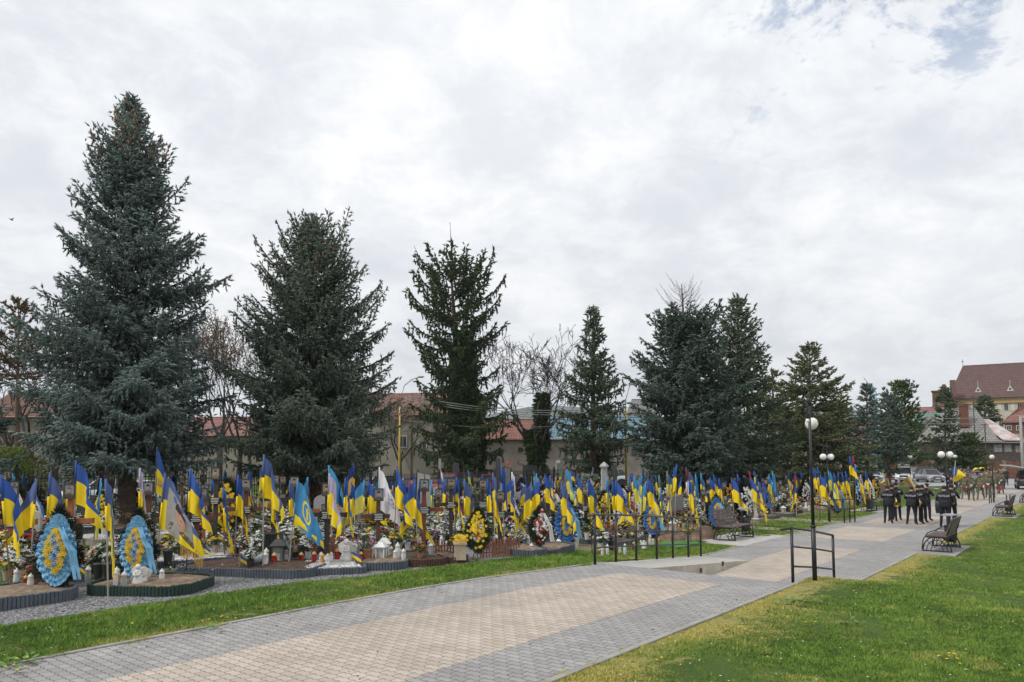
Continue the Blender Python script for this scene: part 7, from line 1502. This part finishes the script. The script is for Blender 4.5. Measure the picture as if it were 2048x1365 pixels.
T = thing('draped_flag', 'small yellow and blue flag spread over the coffin lid', 'flag', (q.x, q.y-.15, q.z+1.86), PD+.4); b = MB(); V = [(-.42+.84*i/8, -.45+.9*j/6, .1+.05*math.sin(i*1.3)+.03*math.sin(j*2)-.28*abs(i/4-1)**3) for i in range(9) for j in range(7)]; b.add(V, [(i*7+j, (i+1)*7+j, (i+1)*7+j+1, i*7+j+1) for i in range(8) for j in range(6)]); b.m = [1 if (n_ % 6) < 4 else 0 for n_ in range(len(b.f))]; b.build('cloth', [BLUEC, YELC], T, smooth=True)
CR_ = [(1886,962,'clasp',SD,1.74,0,'man in black standing alone with clasped hands near the parked cars'),(1902,968,'stand',SD,1.66,0,'dark-clad mourner just left of the carried flag'),(1923,968,'stand',SD,1.68,2,'grey-haired mourner in blue at the left rear of the crowd'),(1938,966,'stand',SD,1.76,2,'tall mourner in a dark blue coat in the rear'),(1947,972,'front',SD,1.64,5,'mourner in olive directly behind the coffin'),(1956,967,'stand',SD,1.66,3,'mourner in brown coat left behind the coffin flag'),(1970,968,'stand',SD,1.72,3,'mourner in brown right behind the coffin flag'),(1978,964,'stand',SD,1.74,0,'mourner in black coat behind the lamp globe'),(1989,972,'front',SD,1.66,0,'woman in black at the right of the lamp'),(2000,970,'stand',SD,1.66,0,'mourner in dark jacket left of the grey-coated one'),(2009,966,'stand',SD,1.78,1,'mourner in a light grey coat, rightmost standing figure'),(1931,972,'walk',SD,1.66,5,'mourner in olive behind the left soldiers'),(1995,978,'walk',SD,1.68,5,'follower in olive behind the right soldiers'),(1964,974,'stand',SD,1.68,1,'mourner in grey in the middle of the crowd')]
for px, py, kd, lb in ((1929,984,5,'follower in olive at the far left of the second rank'),(1949,984,1,'follower in grey left of the coffin'),(1967,982,0,'follower in black right of the coffin'),(1984,981,3,'follower in brown behind the lamp pole'),(2006,979,0,'follower in black beside the capped soldier'),(1945,979,2,'follower in blue behind the coffin bearers'),(1974,978,5,'follower in olive behind the coffin bearers'),(1989,976,2,'follower in blue at the right of the third rank'),(1960,980,3,'follower in brown directly behind the coffin'),(2013,972,0,'mourner in black at the far right rear'),(1917,976,0,'mourner in black at the far left rear')):
    CR_.append((px, py, random.choice(('walk','front','walk2','clasp')), SD, random.uniform(1.6,1.78), kd, lb))
for n_, (px, py, ps_, rz, H, kd, lb) in enumerate(CR_):
    q = gp(px, py); person(lb, 'person', q, rz+random.uniform(-.3,.3), PS[ps_], CIV[kd], CIV[0] if n_ % 3 else CIV[4], H, 'none' if n_ not in (8, 5) else 'long', None, 1.05, coat=.12 if n_ % 2 else 0, group='mourners behind the procession')
# bouquets held by the soldiers
for px, py, c_, lb in ((1934,978,'red','red bundle of flowers in the leftmost soldier\'s arm'),(1948,982,'white','white bouquet held by the second front soldier'),(1973,976,'red','red bouquet held by the soldier near the railing'),(1999,978,'red','small red bouquet at the right of the soldiers')):
    q = gp(px, 1001); p = at(px, py, q.y-.35); T = thing('held_bouquet', lb, 'bouquet', p); b = MB()
    for k in range(14): blossom(b, (random.uniform(-.14,.14), random.uniform(-.08,.04), random.uniform(-.1,.14)), .06)
    b.build('blossoms', FC[c_], T); b = MB(); b.tube([(0,0,0),(.02,.02,-.3)], .03, 6); b.build('wrapping', LEAF, T)
# flag bearer's flag
q = gp(1905, 1012); person('man carrying the slanted blue and yellow flag ahead of the crowd', 'person', q, SD, PS['front'], CIV[0], CIV[0], 1.68, 'none', group='mourners behind the procession')
top = at(1911, 926, q.y); b0 = Vector((q.x-.15, q.y-.3, q.z+.7)); T = thing('carried_flag', 'blue and yellow flag on a slanted pole above the drummer', 'flag', b0, 0); b = MB(); d = top+Vector((0,0,.12))-b0; b.tube([(0,0,0), tuple(d)], .018, 6); b.build('pole', POLM[3], T)
G = np.zeros((19, 11, 3)); hd = -d.normalized()
tr, br_ = at(1911,929,q.y)-b0, at(1931,952,q.y)-b0; tl_, bl_ = at(1898,959,q.y)-b0, at(1905,969,q.y)-b0
for i in range(19):
    for j in range(11):
        u, v = i/18, j/10; p = (tr*(1-v)+br_*v)*(1-u)+(tl_*(1-v)+bl_*v)*u; G[i, j] = (p.x, p.y+.09*math.sin(u*7+v*4), p.z+.03*math.sin(u*9))
b = cloth_mb(G); b.build('cloth', [BLUEC, YELC], T, smooth=True)
finish_labels()
# air: pale haze out to the hills
b = MB(); b.box((0, 1600, 235), (7400, 6600, 500)); hz = b.build('haze', bpy.data.materials.new('haze_air')); hm = hz.data.materials[0]; hm.use_nodes = True; hm.node_tree.nodes.clear()
pv = hm.node_tree.nodes.new('ShaderNodeVolumePrincipled'); pv.inputs['Color'].default_value = (.82,.88,.95,1); pv.inputs['Density'].default_value = .00018; pv.inputs['Anisotropy'].default_value = 0
ho = hm.node_tree.nodes.new('ShaderNodeOutputMaterial'); hm.node_tree.links.new(pv.outputs[0], ho.inputs['Volume']); tag(hz, 'thin pale haze over the whole place', 'haze', kind='stuff')
